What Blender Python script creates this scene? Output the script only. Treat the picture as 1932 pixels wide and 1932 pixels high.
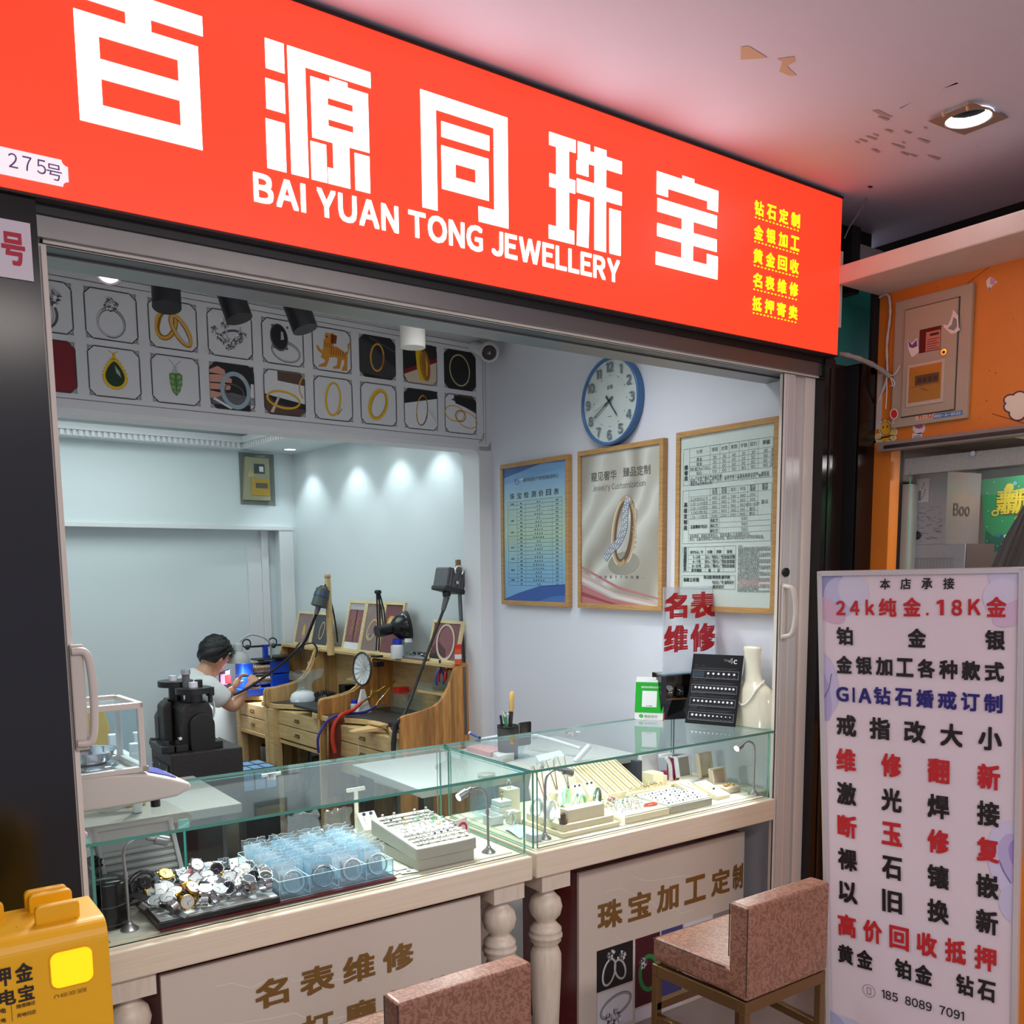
import bpy, bmesh, math, random
import numpy as np
from mathutils import Matrix, Vector
random.seed(7)
C = bpy.context.scene.collection
for o in list(bpy.data.objects): bpy.data.objects.remove(o)
PI = math.pi
def R(d): return math.radians(d)
# ---- camera, world, lights, exposure
EYE = Vector((0, 0, 1.6)); FPX = 1765.2; CX, CY = 966.0, 1288.0
yaw, pitch, roll = 0.619415, -0.1221656, -0.00922228
fw = Vector((math.sin(yaw)*math.cos(pitch), math.cos(yaw)*math.cos(pitch), math.sin(pitch)))
rt = Vector((math.cos(yaw), -math.sin(yaw), 0)); upv = rt.cross(fw)
r2 = rt*math.cos(roll) + upv*math.sin(roll); u2 = upv*math.cos(roll) - rt*math.sin(roll)
cam = bpy.data.cameras.new('camera'); camo = bpy.data.objects.new('camera', cam); C.objects.link(camo)
camo.matrix_world = Matrix(((r2.x, u2.x, -fw.x, 0), (r2.y, u2.y, -fw.y, 0), (r2.z, u2.z, -fw.z, 1.6), (0, 0, 0, 1)))
cam.sensor_width = 36; cam.sensor_fit = 'HORIZONTAL'; cam.lens = 36*FPX/1932; cam.shift_y = (CY-966)/1932
cam.clip_start = 0.05
bpy.context.scene.camera = camo
sc = bpy.context.scene
sc.view_settings.view_transform = 'Standard'; sc.view_settings.look = 'None'
sc.view_settings.gamma = 1; sc.view_settings.use_curve_mapping = False
sc.view_settings.exposure = 0.0
sc.cycles.max_bounces = 10; sc.cycles.transparent_max_bounces = 40; sc.cycles.diffuse_bounces = 4
sc.cycles.glossy_bounces = 4; sc.cycles.caustics_reflective = False; sc.cycles.caustics_refractive = False
sc.cycles.sample_clamp_indirect = 4.0
w = bpy.data.worlds.new('mall'); sc.world = w; w.use_nodes = True
w.node_tree.nodes['Background'].inputs[0].default_value = (0.74, 0.72, 0.90, 1)
w.node_tree.nodes['Background'].inputs[1].default_value = 0.75
def light(name, kind, loc, energy, col=(1,1,1), size=0.1, size_y=None, rot=None, look=None, spot=None, blend=0.5, spread=None):
 l = bpy.data.lights.new(name, kind); l.energy = energy; l.color = col
 if kind == 'AREA':
  l.size = size
  if size_y: l.shape = 'RECTANGLE'; l.size_y = size_y
  if spread: l.spread = R(spread)
 else: l.shadow_soft_size = size
 if kind == 'SPOT': l.spot_size = R(spot); l.spot_blend = blend
 o = bpy.data.objects.new(name, l); C.objects.link(o); o.location = loc
 if look is not None: o.rotation_euler = (Vector(look)-Vector(loc)).to_track_quat('-Z', 'Y').to_euler()
 elif rot: o.rotation_euler = rot
 return o
# added fills behind and above the viewer, standing in for unseen mall lighting
light('corridor_fill', 'AREA', (0.2, -1.2, 2.86), 50, (1, .92, .86), 1.6, 0.5, rot=(0, 0, 0))
light('corridor_fill', 'AREA', (2.0, -1.0, 2.86), 50, (1, .90, .88), 1.6, 0.5, rot=(0, 0, 0))
# shop front zone: added unseen fill between the sign header and the picture beam
light('front_zone_fill', 'AREA', (1.5, 2.85, 2.735), 24, (.93, .96, 1), 1.8, 0.3, rot=(0, 0, 0), spread=130)
# added cool white fill below the workshop tray ceiling
light('tray_fill', 'AREA', (1.3, 5.2, 2.52), 21, (.86, .99, .98), 1.2, 1.2, rot=(0, 0, 0))
def at(u, v, X=None, Y=None, Z=None, pl=None):
 d = r2*((u-CX)/FPX) - u2*((v-CY)/FPX) + fw
 if X is not None: t = (X-EYE.x)/d.x
 elif Y is not None: t = (Y-EYE.y)/d.y
 elif Z is not None: t = (Z-EYE.z)/d.z
 else: t = (pl[0]-EYE).dot(pl[1])/d.dot(pl[1])
 return EYE + d*t
# the workshop behind the beam stands four degrees askew to the shop front
RA = R(4.0); RP = Vector((2.80, 4.13, 0)); RX = Vector((math.cos(RA), math.sin(RA), 0)); RY = Vector((-math.sin(RA), math.cos(RA), 0))
def rm(a, b, z=0): return RP + RX*a + RY*b + Vector((0, 0, z))
def atb(u, v, b): return at(u, v, pl=(rm(0, b), RY))
def ata(u, v, a): return at(u, v, pl=(rm(a, 0), RX))
def lab(p):   # world -> room a,b,z
 q = p - RP; return q.dot(RX), q.dot(RY), p.z
# ---- materials
def lin(c):
 return tuple(((x/255)/12.92 if x/255 <= .04045 else ((x/255+.055)/1.055)**2.4) for x in c)
MATS = {}
def M(name, col=(200,200,200), rough=.5, metal=0, emit=0, ecol=None, coat=0, trans=0, bump=0, bscale=40, spec=.5, var=0, vscale=6, alpha=1):
 if name in MATS: return MATS[name]
 m = bpy.data.materials.new(name); m.use_nodes = True; nt = m.node_tree; b = nt.nodes['Principled BSDF']
 L = lin(col); b.inputs['Base Color'].default_value = (*L, 1); b.inputs['Roughness'].default_value = rough
 b.inputs['Metallic'].default_value = metal; b.inputs['Specular IOR Level'].default_value = spec
 b.inputs['Coat Weight'].default_value = coat; b.inputs['Transmission Weight'].default_value = trans
 b.inputs['Alpha'].default_value = alpha
 if emit: b.inputs['Emission Color'].default_value = (*lin(ecol or col), 1); b.inputs['Emission Strength'].default_value = emit
 if bump or var:
  tc = nt.nodes.new('ShaderNodeTexCoord'); n = nt.nodes.new('ShaderNodeTexNoise'); nt.links.new(tc.outputs['Object'], n.inputs['Vector'])
  n.inputs['Scale'].default_value = bscale if bump else vscale; n.inputs['Detail'].default_value = 5
  if bump:
   bp = nt.nodes.new('ShaderNodeBump'); bp.inputs['Strength'].default_value = bump; bp.inputs['Distance'].default_value = .01
   nt.links.new(n.outputs['Fac'], bp.inputs['Height']); nt.links.new(bp.outputs[0], b.inputs['Normal'])
  if var:
   n2 = nt.nodes.new('ShaderNodeTexNoise'); n2.inputs['Scale'].default_value = vscale; n2.inputs['Detail'].default_value = 4
   nt.links.new(tc.outputs['Object'], n2.inputs['Vector'])
   mx = nt.nodes.new('ShaderNodeMix'); mx.data_type = 'RGBA'; mx.inputs[6].default_value = (*[x*(1-var) for x in L], 1); mx.inputs[7].default_value = (*[min(1, x*(1+var)) for x in L], 1)
   nt.links.new(n2.outputs['Fac'], mx.inputs[0]); nt.links.new(mx.outputs[2], b.inputs['Base Color'])
 MATS[name] = m; return m
def grain(name, c1, c2, rough=.5, scale=(1,1,1), wave=6, dist=3, coat=0, staves=None, bump=.0):
 """wood: stretched noise rings; staves = (axis, width) gives edge-glued strips of differing tone"""
 if name in MATS: return MATS[name]
 m = bpy.data.materials.new(name); m.use_nodes = True; nt = m.node_tree; b = nt.nodes['Principled BSDF']; N = nt.nodes.new; K = nt.links.new
 b.inputs['Roughness'].default_value = rough; b.inputs['Coat Weight'].default_value = coat
 tc = N('ShaderNodeTexCoord'); mp = N('ShaderNodeMapping'); mp.inputs['Scale'].default_value = scale; K(tc.outputs['Object'], mp.inputs[0])
 n = N('ShaderNodeTexNoise'); n.inputs['Scale'].default_value = wave; n.inputs['Detail'].default_value = 6; n.inputs['Distortion'].default_value = dist; K(mp.outputs[0], n.inputs['Vector'])
 r = N('ShaderNodeValToRGB'); r.color_ramp.elements[0].color = (*lin(c1), 1); r.color_ramp.elements[1].color = (*lin(c2), 1)
 r.color_ramp.elements[0].position = .35; r.color_ramp.elements[1].position = .65; K(n.outputs['Fac'], r.inputs[0])
 out = r.outputs[0]
 if staves:
  sx = N('ShaderNodeSeparateXYZ'); K(tc.outputs['Object'], sx.inputs[0])
  dv = N('ShaderNodeMath'); dv.operation = 'DIVIDE'; K(sx.outputs[staves[0]], dv.inputs[0]); dv.inputs[1].default_value = staves[1]
  fl = N('ShaderNodeMath'); fl.operation = 'FLOOR'; K(dv.outputs[0], fl.inputs[0])
  wn = N('ShaderNodeTexWhiteNoise'); wn.noise_dimensions = '1D'; K(fl.outputs[0], wn.inputs['W'])
  mr = N('ShaderNodeMapRange'); K(wn.outputs[0], mr.inputs[0]); mr.inputs[3].default_value = .62; mr.inputs[4].default_value = 1.15
  mx = N('ShaderNodeMix'); mx.data_type = 'RGBA'; mx.blend_type = 'MULTIPLY'; mx.inputs[0].default_value = 1
  K(out, mx.inputs[6]); K(mr.outputs[0], mx.inputs[7]); out = mx.outputs[2]
 K(out, b.inputs['Base Color'])
 if bump:
  bp = N('ShaderNodeBump'); bp.inputs['Strength'].default_value = bump; bp.inputs['Distance'].default_value = .004; K(n.outputs['Fac'], bp.inputs['Height']); K(bp.outputs[0], b.inputs['Normal'])
 MATS[name] = m; return m
def gradm(name, axis, lo, hi, stops, rough=.5, wave=None):   # printed colour ramp along a world axis; wave = (scale, distortion) for folded silk
 m = bpy.data.materials.new(name); m.use_nodes = True; nt = m.node_tree; b = nt.nodes['Principled BSDF']; N = nt.nodes.new; K = nt.links.new; b.inputs['Roughness'].default_value = rough
 tc = N('ShaderNodeTexCoord')
 if wave:
  wv = N('ShaderNodeTexWave'); wv.bands_direction = 'DIAGONAL'; wv.inputs['Scale'].default_value = wave[0]; wv.inputs['Distortion'].default_value = wave[1]; wv.inputs['Detail'].default_value = 1.5; wv.inputs['Detail Scale'].default_value = 1.2; K(tc.outputs['Object'], wv.inputs[0]); src = wv.outputs['Fac']
 else:
  sx = N('ShaderNodeSeparateXYZ'); K(tc.outputs['Object'], sx.inputs[0]); mr = N('ShaderNodeMapRange'); K(sx.outputs[axis], mr.inputs[0]); mr.inputs[1].default_value = lo; mr.inputs[2].default_value = hi; src = mr.outputs[0]
 r = N('ShaderNodeValToRGB'); K(src, r.inputs[0]); e = r.color_ramp.elements
 while len(e) < len(stops): e.new(.5)
 for el, (p, c) in zip(e, stops): el.position = p; el.color = (*lin(c), 1)
 K(r.outputs[0], b.inputs['Base Color']); MATS[name] = m; return m
def glass(name, tint=(235,248,245), refl=1.5, rough=0.0, haze=0.0):
 if name in MATS: return MATS[name]
 m = bpy.data.materials.new(name); m.use_nodes = True; nt = m.node_tree; N = nt.nodes.new; K = nt.links.new
 nt.nodes.remove(nt.nodes['Principled BSDF']); out = nt.nodes['Material Output']
 t = N('ShaderNodeBsdfTransparent'); t.inputs[0].default_value = (*lin(tint), 1)
 g = N('ShaderNodeBsdfGlossy'); g.inputs['Roughness'].default_value = rough; g.inputs[0].default_value = (1, 1, 1, 1)
 f = N('ShaderNodeFresnel'); f.inputs['IOR'].default_value = refl; ge = N('ShaderNodeNewGeometry')
 iv = N('ShaderNodeMath'); iv.operation = 'SUBTRACT'; iv.inputs[0].default_value = 1; K(ge.outputs['Backfacing'], iv.inputs[1])
 ff = N('ShaderNodeMath'); ff.operation = 'MULTIPLY'; K(f.outputs[0], ff.inputs[0]); K(iv.outputs[0], ff.inputs[1])
 mx = N('ShaderNodeMixShader'); K(ff.outputs[0], mx.inputs[0]); K(t.outputs[0], mx.inputs[1]); K(g.outputs[0], mx.inputs[2])
 last = mx
 if haze:
  d = N('ShaderNodeBsdfDiffuse'); d.inputs[0].default_value = (.85, .92, .93, 1)
  m2 = N('ShaderNodeMixShader'); m2.inputs[0].default_value = haze; K(mx.outputs[0], m2.inputs[1]); K(d.outputs[0], m2.inputs[2]); last = m2
 K(last.outputs[0], out.inputs[0]); MATS[name] = m; return m
# ---- text glyphs from Blender's built-in font
_fc = bpy.data.curves.new('glyph_source', 'FONT'); _fo = bpy.data.objects.new('glyph_source', _fc); C.objects.link(_fo)
_fc.resolution_u = 3
GL = {}
def glyph(ch, bold=0.0):   # vertices, faces, bounds, advance; bold lays shifted copies over each other
 k = (ch, bold)
 if k in GL: return GL[k]
 src = chr(ord(ch)+0xFEE0) if 0x21 <= ord(ch) <= 0x7e and ch != '1' else ch     # full-width latin: same sans face as the Chinese
 _fc.body = src; bpy.context.view_layer.update()
 me = bpy.data.meshes.new_from_object(_fo.evaluated_get(bpy.context.evaluated_depsgraph_get()))
 v0 = [(p.co.x, p.co.y) for p in me.vertices]; f0 = [tuple(p.vertices) for p in me.polygons]; bpy.data.meshes.remove(me)
 if ch == 'I': v0 = [(0, 0), (.1, 0), (.1, .735), (0, .735)]; f0 = [(0, 1, 2, 3)]
 if ch == '1':
  k1 = .0 if bold else .02; v0 = [(.19+k1,0),(.29-k1,0),(.29-k1,.735),(.205+k1,.735),(.04,.635),(.04,.56+k1),(.19+k1,.64)]; f0 = [(0,1,2,6),(6,2,3),(6,3,4,5)]
 v, f = [], []
 for li, (dx, dy) in enumerate(((0, 0),) if not bold else ((-1, -1), (1, -1), (1, 1), (-1, 1))):
  n = len(v); v += [(x+dx*bold, y+dy*bold, li*.00012) for x, y in v0] if bold else [(x, y, 0) for x, y in v0]; f += [tuple(i+n for i in q) for q in f0]
 cjk = ord(ch) > 0x2e80
 if v:
  xs = [p[0] for p in v]; ys = [p[1] for p in v]; bb = (min(xs), max(xs), min(ys), max(ys))
 else: bb = (0, .3, 0, .1)
 GL[k] = (v, f, bb, 1.0 if cjk else (bb[1]-bb[0])+.09 if v else .3); return GL[k]
class P:   # a drawing plane: origin, x axis, y axis
 def __init__(s, O, X, Y):
  s.O = Vector(O); s.X = Vector(X).normalized(); s.Y = Vector(Y).normalized(); s.N = s.X.cross(s.Y)
 def __call__(s, a, b, c=0): return s.O + s.X*a + s.Y*b + s.N*c
 def mat(s): return Matrix(((s.X.x, s.Y.x, s.N.x, s.O.x), (s.X.y, s.Y.y, s.N.y, s.O.y), (s.X.z, s.Y.z, s.N.z, s.O.z), (0, 0, 0, 1)))
BASE = {}
class MB:
 def __init__(s): s.v = []; s.f = []; s.mi = []; s.sm = []; s.mats = []
 def add(s, verts, faces, mat, smooth=False, T=None):
  if mat not in s.mats: s.mats.append(mat)
  i = s.mats.index(mat); n = len(s.v)
  s.v += [tuple(T @ Vector(p)) if T is not None else tuple(p) for p in verts]
  s.f += [tuple(n+k for k in f) for f in faces]; s.mi += [i]*len(faces); s.sm += [smooth]*len(faces); return s
 def box(s, mat, x0, x1, y0, y1, z0, z1, T=None):
  v = [(x, y, z) for z in (z0, z1) for y in (y0, y1) for x in (x0, x1)]
  return s.add(v, [(0,2,3,1), (4,5,7,6), (0,1,5,4), (2,6,7,3), (0,4,6,2), (1,3,7,5)], mat, False, T)
 def hexa(s, mat, a, b):   # loft between two quads of 4 points
  return s.add(list(a)+list(b), [(3,2,1,0), (4,5,6,7), (0,1,5,4), (1,2,6,5), (2,3,7,6), (3,0,4,7)], mat)
 def prism(s, mat, poly, T, d0, d1, smooth=False):   # polygon in plane T (a P), extruded along its normal
  n = len(poly); v = [T(x, y, d0) for x, y in poly]+[T(x, y, d1) for x, y in poly]
  return s.add(v, [tuple(range(n-1, -1, -1)), tuple(range(n, 2*n))]+[(i, (i+1) % n, n+(i+1) % n, n+i) for i in range(n)], mat, smooth)
 def poly(s, mat, pts, T=None, off=0):
  return s.add([T(*p, off) for p in pts] if T else pts, [tuple(range(len(pts)))], mat)
 def rect(s, mat, T, a0, a1, b0, b1, off=.0006): return s.poly(mat, [(a0,b0),(a1,b0),(a1,b1),(a0,b1)], T, off)
 def frame(s, mat, T, a0, a1, b0, b1, w, off=.0006):
  s.rect(mat, T, a0, a1, b0, b0+w, off); s.rect(mat, T, a0, a1, b1-w, b1, off); s.rect(mat, T, a0, a0+w, b0, b1, off); s.rect(mat, T, a1-w, a1, b0, b1, off); return s
 def ering(s, mat, T, ca, cb, ra, rb, w, ang=0, off=.001, t0=0, t1=360, n=40, w2=None):   # flat elliptical ring
  v = []; f = []; ca_, sa = math.cos(ang), math.sin(ang)
  for i in range(n+1):
   t = R(t0+(t1-t0)*i/n); ww = w if w2 is None else w+(w2-w)*(.5-.5*math.sin(t))
   for k in (0, 1):
    x = (ra-k*ww)*math.cos(t); y = (rb-k*ww)*math.sin(t); v.append(T(ca+x*ca_-y*sa, cb+x*sa+y*ca_, off))
  for i in range(n): f.append((2*i, 2*i+2, 2*i+3, 2*i+1))
  return s.add(v, f, mat)
 def disc(s, mat, T, ca, cb, ra, rb=None, off=.001, n=32, ang=0):
  rb = rb or ra
  return s.poly(mat, [(ca+ra*math.cos(2*PI*i/n)*math.cos(ang)-rb*math.sin(2*PI*i/n)*math.sin(ang), cb+ra*math.cos(2*PI*i/n)*math.sin(ang)+rb*math.sin(2*PI*i/n)*math.cos(ang)) for i in range(n)], T, off)
 def line(s, mat, T, p, q, w, off=.001):
  d = Vector((q[0]-p[0], q[1]-p[1])); d = d.normalized()*w/2; n = (-d.y, d.x)
  return s.poly(mat, [(p[0]+n[0], p[1]+n[1]), (p[0]-n[0], p[1]-n[1]), (q[0]-n[0], q[1]-n[1]), (q[0]+n[0], q[1]+n[1])], T, off)
 def cyl(s, mat, p, q, r, rb=None, n=16, caps=True, smooth=True):
  p, q = Vector(p), Vector(q); d = (q-p).normalized(); a = d.orthogonal().normalized(); b = d.cross(a); rb = r if rb is None else rb
  v = [p+(a*math.cos(2*PI*i/n)+b*math.sin(2*PI*i/n))*r for i in range(n)]+[q+(a*math.cos(2*PI*i/n)+b*math.sin(2*PI*i/n))*rb for i in range(n)]
  s.add(v, [(i, (i+1) % n, n+(i+1) % n, n+i) for i in range(n)], mat, smooth)
  if caps: s.add(v, [tuple(range(n-1, -1, -1)), tuple(range(n, 2*n))], mat, False)
  return s
 def lathe(s, mat, prof, c=(0,0,0), n=24, T=None, smooth=True, sx=1, sy=1, caps=True):
  v = []; f = []; m = len(prof)
  for i in range(n):
   t = 2*PI*i/n
   for r, z in prof: v.append((c[0]+r*math.cos(t)*sx, c[1]+r*math.sin(t)*sy, c[2]+z))
  for i in range(n):
   for j in range(m-1):
    a, b = i*m+j, ((i+1) % n)*m+j; f.append((a, b, b+1, a+1))
  s.add(v, f, mat, smooth, T)
  for j, fl in ((0, True), (m-1, False)):
   if caps and prof[j][0] > 1e-6:
    ring = [v[i*m+j] for i in range(n)]; s.add(ring, [tuple(range(n-1, -1, -1)) if fl else tuple(range(n))], mat, False, T)
  return s
 def tube(s, mat, pts, r, n=8, closed=False, smooth=True, flat=None):
  pts = [Vector(p) for p in pts]; m = len(pts); v = []; rs = r if isinstance(r, (list, tuple)) else [r]*m
  up = None
  for i in range(m):
   if closed: d = (pts[(i+1) % m]-pts[i-1]).normalized()
   else: d = (pts[min(i+1, m-1)]-pts[max(i-1, 0)]).normalized()
   if up is None: up = Vector(flat) if flat else d.orthogonal().normalized()
   up = (up-d*up.dot(d)); up = up.normalized() if up.length > 1e-6 else d.orthogonal().normalized(); b = d.cross(up)
   for k in range(n): v.append(pts[i]+(up*math.cos(2*PI*k/n)+b*math.sin(2*PI*k/n))*rs[i])
  f = [(i*n+k, i*n+(k+1) % n, ((i+1) % m)*n+(k+1) % n, ((i+1) % m)*n+k) for i in range(m if closed else m-1) for k in range(n)]
  s.add(v, f, mat, smooth)
  if not closed: s.add(v[:n], [tuple(range(n-1, -1, -1))], mat); s.add(v[-n:], [tuple(range(n))], mat)
  return s
 def torus(s, mat, c, Rr, r, T=None, n=28, k=10, sx=1, sy=1, flat=1):
  v = []; f = []
  for i in range(n):
   a = 2*PI*i/n
   for j in range(k):
    b = 2*PI*j/k; rr = Rr+r*math.cos(b); v.append((c[0]+rr*math.cos(a)*sx, c[1]+rr*math.sin(a)*sy, c[2]+r*math.sin(b)*flat))
  for i in range(n):
   for j in range(k): f.append((i*k+j, ((i+1) % n)*k+j, ((i+1) % n)*k+(j+1) % k, i*k+(j+1) % k))
  return s.add(v, f, mat, True, T)
 def sphere(s, mat, c, r, n=16, m=10, T=None, sx=1, sy=1, sz=1):
  return s.lathe(mat, [(r*math.sin(PI*j/m), -r*math.cos(PI*j/m)*sz) for j in range(m+1)], c, n, T, True, sx, sy)
 def char(s, mat, ch, T, a0, a1, b0, b1, off=.001, bold=.02):   # glyph fitted to a cell
  v, f, bb, _ = glyph(ch, bold)
  if not v: return s
  sx = (a1-a0)/max(1e-6, bb[1]-bb[0]); sy = (b1-b0)/max(1e-6, bb[3]-bb[2])
  return s.add([T(a0+(x-bb[0])*sx, b0+(y-bb[2])*sy, off+l) for x, y, l in v], f, mat)
 def text(s, mat, txt, T, a, b, h, off=.001, bold=.0, sp=0, cx=False, sx=1, width=None):   # h = em height
  adv = [glyph(c, bold)[3] for c in txt]; W = sum(adv)*h*sx+sp*(len(txt)-1)
  if width and W > 0: sx *= width/W; W = width
  x = a-(W/2 if cx else 0)
  for ch, ad in zip(txt, adv):
   v, f, bb, _ = glyph(ch, bold)
   lead = 0 if ord(ch) > 0x2e80 else bb[0]-.04
   if v: s.add([T(x+(p-lead)*h*sx, b+q*h, off+l) for p, q, l in v], f, mat)
   x += ad*h*sx+sp
  return s
 def build(s, name, parent=None, bevel=0, seg=2, subd=0, autosmooth=None):
  off = BASE.get(parent.name, Vector((0,0,0))) if parent is not None else Vector((0,0,0))
  me = bpy.data.meshes.new(name); me.from_pydata([tuple(Vector(p)-off) for p in s.v], [], s.f); me.validate()
  for m in s.mats: me.materials.append(m)
  if len(me.polygons) == len(s.mi):
   me.polygons.foreach_set('material_index', s.mi); me.polygons.foreach_set('use_smooth', s.sm)
  o = bpy.data.objects.new(name, me); C.objects.link(o)
  if parent is not None: o.parent = parent; BASE[o.name] = off
  if bevel:
   b = o.modifiers.new('edge', 'BEVEL'); b.width = bevel; b.segments = seg; b.limit_method = 'ANGLE'; b.angle_limit = R(40); b.harden_normals = False
  if subd: q = o.modifiers.new('sub', 'SUBSURF'); q.levels = subd; q.render_levels = subd
  return o
def tag(o, label=None, cat=None, group=None, kind=None):
 if label: o['label'] = label
 if cat: o['category'] = cat
 if group: o['group'] = group
 if kind: o['kind'] = kind
 return o
def thing(name, label, cat, loc=(0,0,0), group=None, local=False, rz=0, rot=None):
 """Empty at the base; with local=True parts are modelled round the origin, else in world coordinates"""
 o = bpy.data.objects.new(name, None); C.objects.link(o); o.location = loc; o.empty_display_size = .05
 if rz: o.rotation_euler = (0, 0, rz)
 if rot: o.rotation_euler = rot
 BASE[o.name] = Vector((0,0,0)) if local else Vector(loc)
 return tag(o, label, cat, group)
def struct(name, mb, bevel=0):
 return tag(mb.build(name, bevel=bevel), kind='structure')
def copy_tree(o, parent=None, loc=None, rot=None, label=None, group=None, scale=None):
 c = o.copy(); C.objects.link(c)
 if parent is not None: c.parent = parent
 if loc is not None: c.location = loc
 if rot is not None: c.rotation_euler = rot
 if scale is not None: c.scale = (scale,)*3
 if label: c['label'] = label
 if group: c['group'] = group
 for ch in list(o.children): copy_tree(ch, c)
 return c
VX, VY, VZ = Vector((1,0,0)), Vector((0,1,0)), Vector((0,0,1))
def arcpts(c, r, a0, a1, n, X=VX, Y=VZ): return [Vector(c)+X*(r*math.cos(R(a0+(a1-a0)*i/n)))+Y*(r*math.sin(R(a0+(a1-a0)*i/n))) for i in range(n+1)]
def smooth(pts, k=6):   # catmull-rom
 pts = [Vector(p) for p in pts]; out = []
 for i in range(len(pts)-1):
  p0, p1, p2, p3 = pts[max(i-1,0)], pts[i], pts[i+1], pts[min(i+2, len(pts)-1)]
  for j in range(k):
   t = j/k; out.append(.5*((2*p1)+(p2-p0)*t+(2*p0-5*p1+4*p2-p3)*t*t+(3*p1-p0-3*p2+p3)*t**3))
 return out+[pts[-1]]
# ---- the setting
white = M('white_paint', (222,224,226), .6, bump=.05, bscale=90)
wall_w = M('shop_wall_paint', (216,220,228), .55, bump=.04, bscale=120)
back_w = M('workshop_paint', (214,224,226), .55, bump=.04, bscale=120)
ceil_m = M('corridor_ceiling_paint', (214,212,226), .7, bump=.06, bscale=30, var=.05, vscale=2)
black_gl = M('black_glass_cladding', (13,11,12), .18, spec=.5, var=.2, vscale=3)
brown_gl = M('brown_film_panel', (38,27,22), .22, var=.35, vscale=5)
steel = M('brushed_steel', (128,126,124), .32, .85, bump=.05, bscale=15)
steel_d = M('dark_steel', (70,69,68), .3, .8)
alu = M('ivory_aluminium', (228,220,208), .38)
alu_g = M('grey_aluminium', (206,206,202), .35, .1)
blk = M('black_plastic', (16,16,18), .4)
rub = M('black_rubber', (12,12,12), .7)
floor_m = M('floor_tile', (150,140,134), .25, var=.12, vscale=4)
CZ = 2.885
struct('floor', MB().box(floor_m, -4, 5.5, -3, 7, -.1, 0))
c = MB();
c.box(ceil_m, -4, 2.55, -3, 2.2, CZ, CZ+.12); c.box(ceil_m, 2.55, 2.98, -3, 1.49, CZ, CZ+.12); c.box(ceil_m, 2.55, 2.98, 1.66, 2.2, CZ, CZ+.12)
c.box(ceil_m, 2.98, 4.2, -3, 3.2, CZ, CZ+.12)
# plaster cut round the lamp hole: square opening left between the slabs is filled by a ring
hx, hy, hr = 2.765, 1.575, .062
n = 32; ring = [(hx+hr*math.cos(2*PI*i/n), hy+hr*math.sin(2*PI*i/n)) for i in range(n)]
sq = []
for i in range(n):
 t = 2*PI*i/n; cx_, sy_ = math.cos(t), math.sin(t); k = min(.215/max(1e-6, abs(cx_)), .085/max(1e-6, abs(sy_))); sq.append((hx+cx_*k, hy+sy_*k))
for i in range(n):
 j = (i+1) % n; c.add([(*ring[i], CZ), (*ring[j], CZ), (*sq[j], CZ), (*sq[i], CZ), (*ring[i], CZ+.05), (*ring[j], CZ+.05)], [(0,1,2,3), (0,4,5,1)], ceil_m)
tan = M('torn_ceiling_paper', (206,176,142), .8); scar = M('plaster_scar', (176,164,160), .85)
CP = P((0,0,CZ), VX, -VY)   # faces down
def cz(u, v): p = at(u, v, Z=CZ); return (p.x, -p.y)
c.poly(tan, [cz(*q) for q in [(1398,88),(1412,86),(1448,108),(1430,110),(1397,112)]], CP, .001)
c.poly(tan, [cz(*q) for q in [(1466,110),(1498,106),(1500,116),(1484,124),(1503,142),(1488,142),(1470,134),(1476,116)]], CP, .001)
c.poly(scar, [cz(*q) for q in [(1645,208),(1656,206),(1684,220),(1672,222)]], CP, .001)
rs = random.Random(3)
for k in range(18):
 u, v = rs.uniform(1610, 1760), rs.uniform(205, 290); v = 215+(v-215)*.8+(u-1610)*.18
 l = rs.uniform(6, 26); c.poly(scar, [cz(u, v), cz(u+l, v+l*.3), cz(u+l*.8, v+l*.3+3), cz(u+2, v+3)], CP, .001+.0001*k)
struct('ceiling', c)
# wall over the opening, behind the sign; dark gap above the sign box
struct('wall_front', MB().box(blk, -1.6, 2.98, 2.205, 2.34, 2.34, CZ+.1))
# shop shell
s = MB(); s.box(wall_w, 2.825, 2.9, 2.25, 4.6, 0, 2.8); s.box(wall_w, 2.825, 2.9, 4.4, 6.9, 0, 2.8); struct('wall_right', s)
def rbox(mb, mat, a0, a1, b0, b1, z0, z1): return mb.hexa(mat, [rm(a0,b0,z0), rm(a1,b0,z0), rm(a1,b1,z0), rm(a0,b1,z0)], [rm(a0,b0,z1), rm(a1,b0,z1), rm(a1,b1,z1), rm(a0,b1,z1)])
struct('wall_left', MB().box(wall_w, .2, .26, 2.3, 6.6, 0, 2.8))
struct('ceiling_front', MB().box(M('front_ceiling', (196,196,198), .6), .2, 2.9, 2.3, 4.25, 2.74, 2.82))
SO = 2.405   # workshop soffit height
s = rbox(MB(), back_w, .03, .1, .05, 2.5, 0, 2.7); struct('wall_workshop_right', s)
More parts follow.
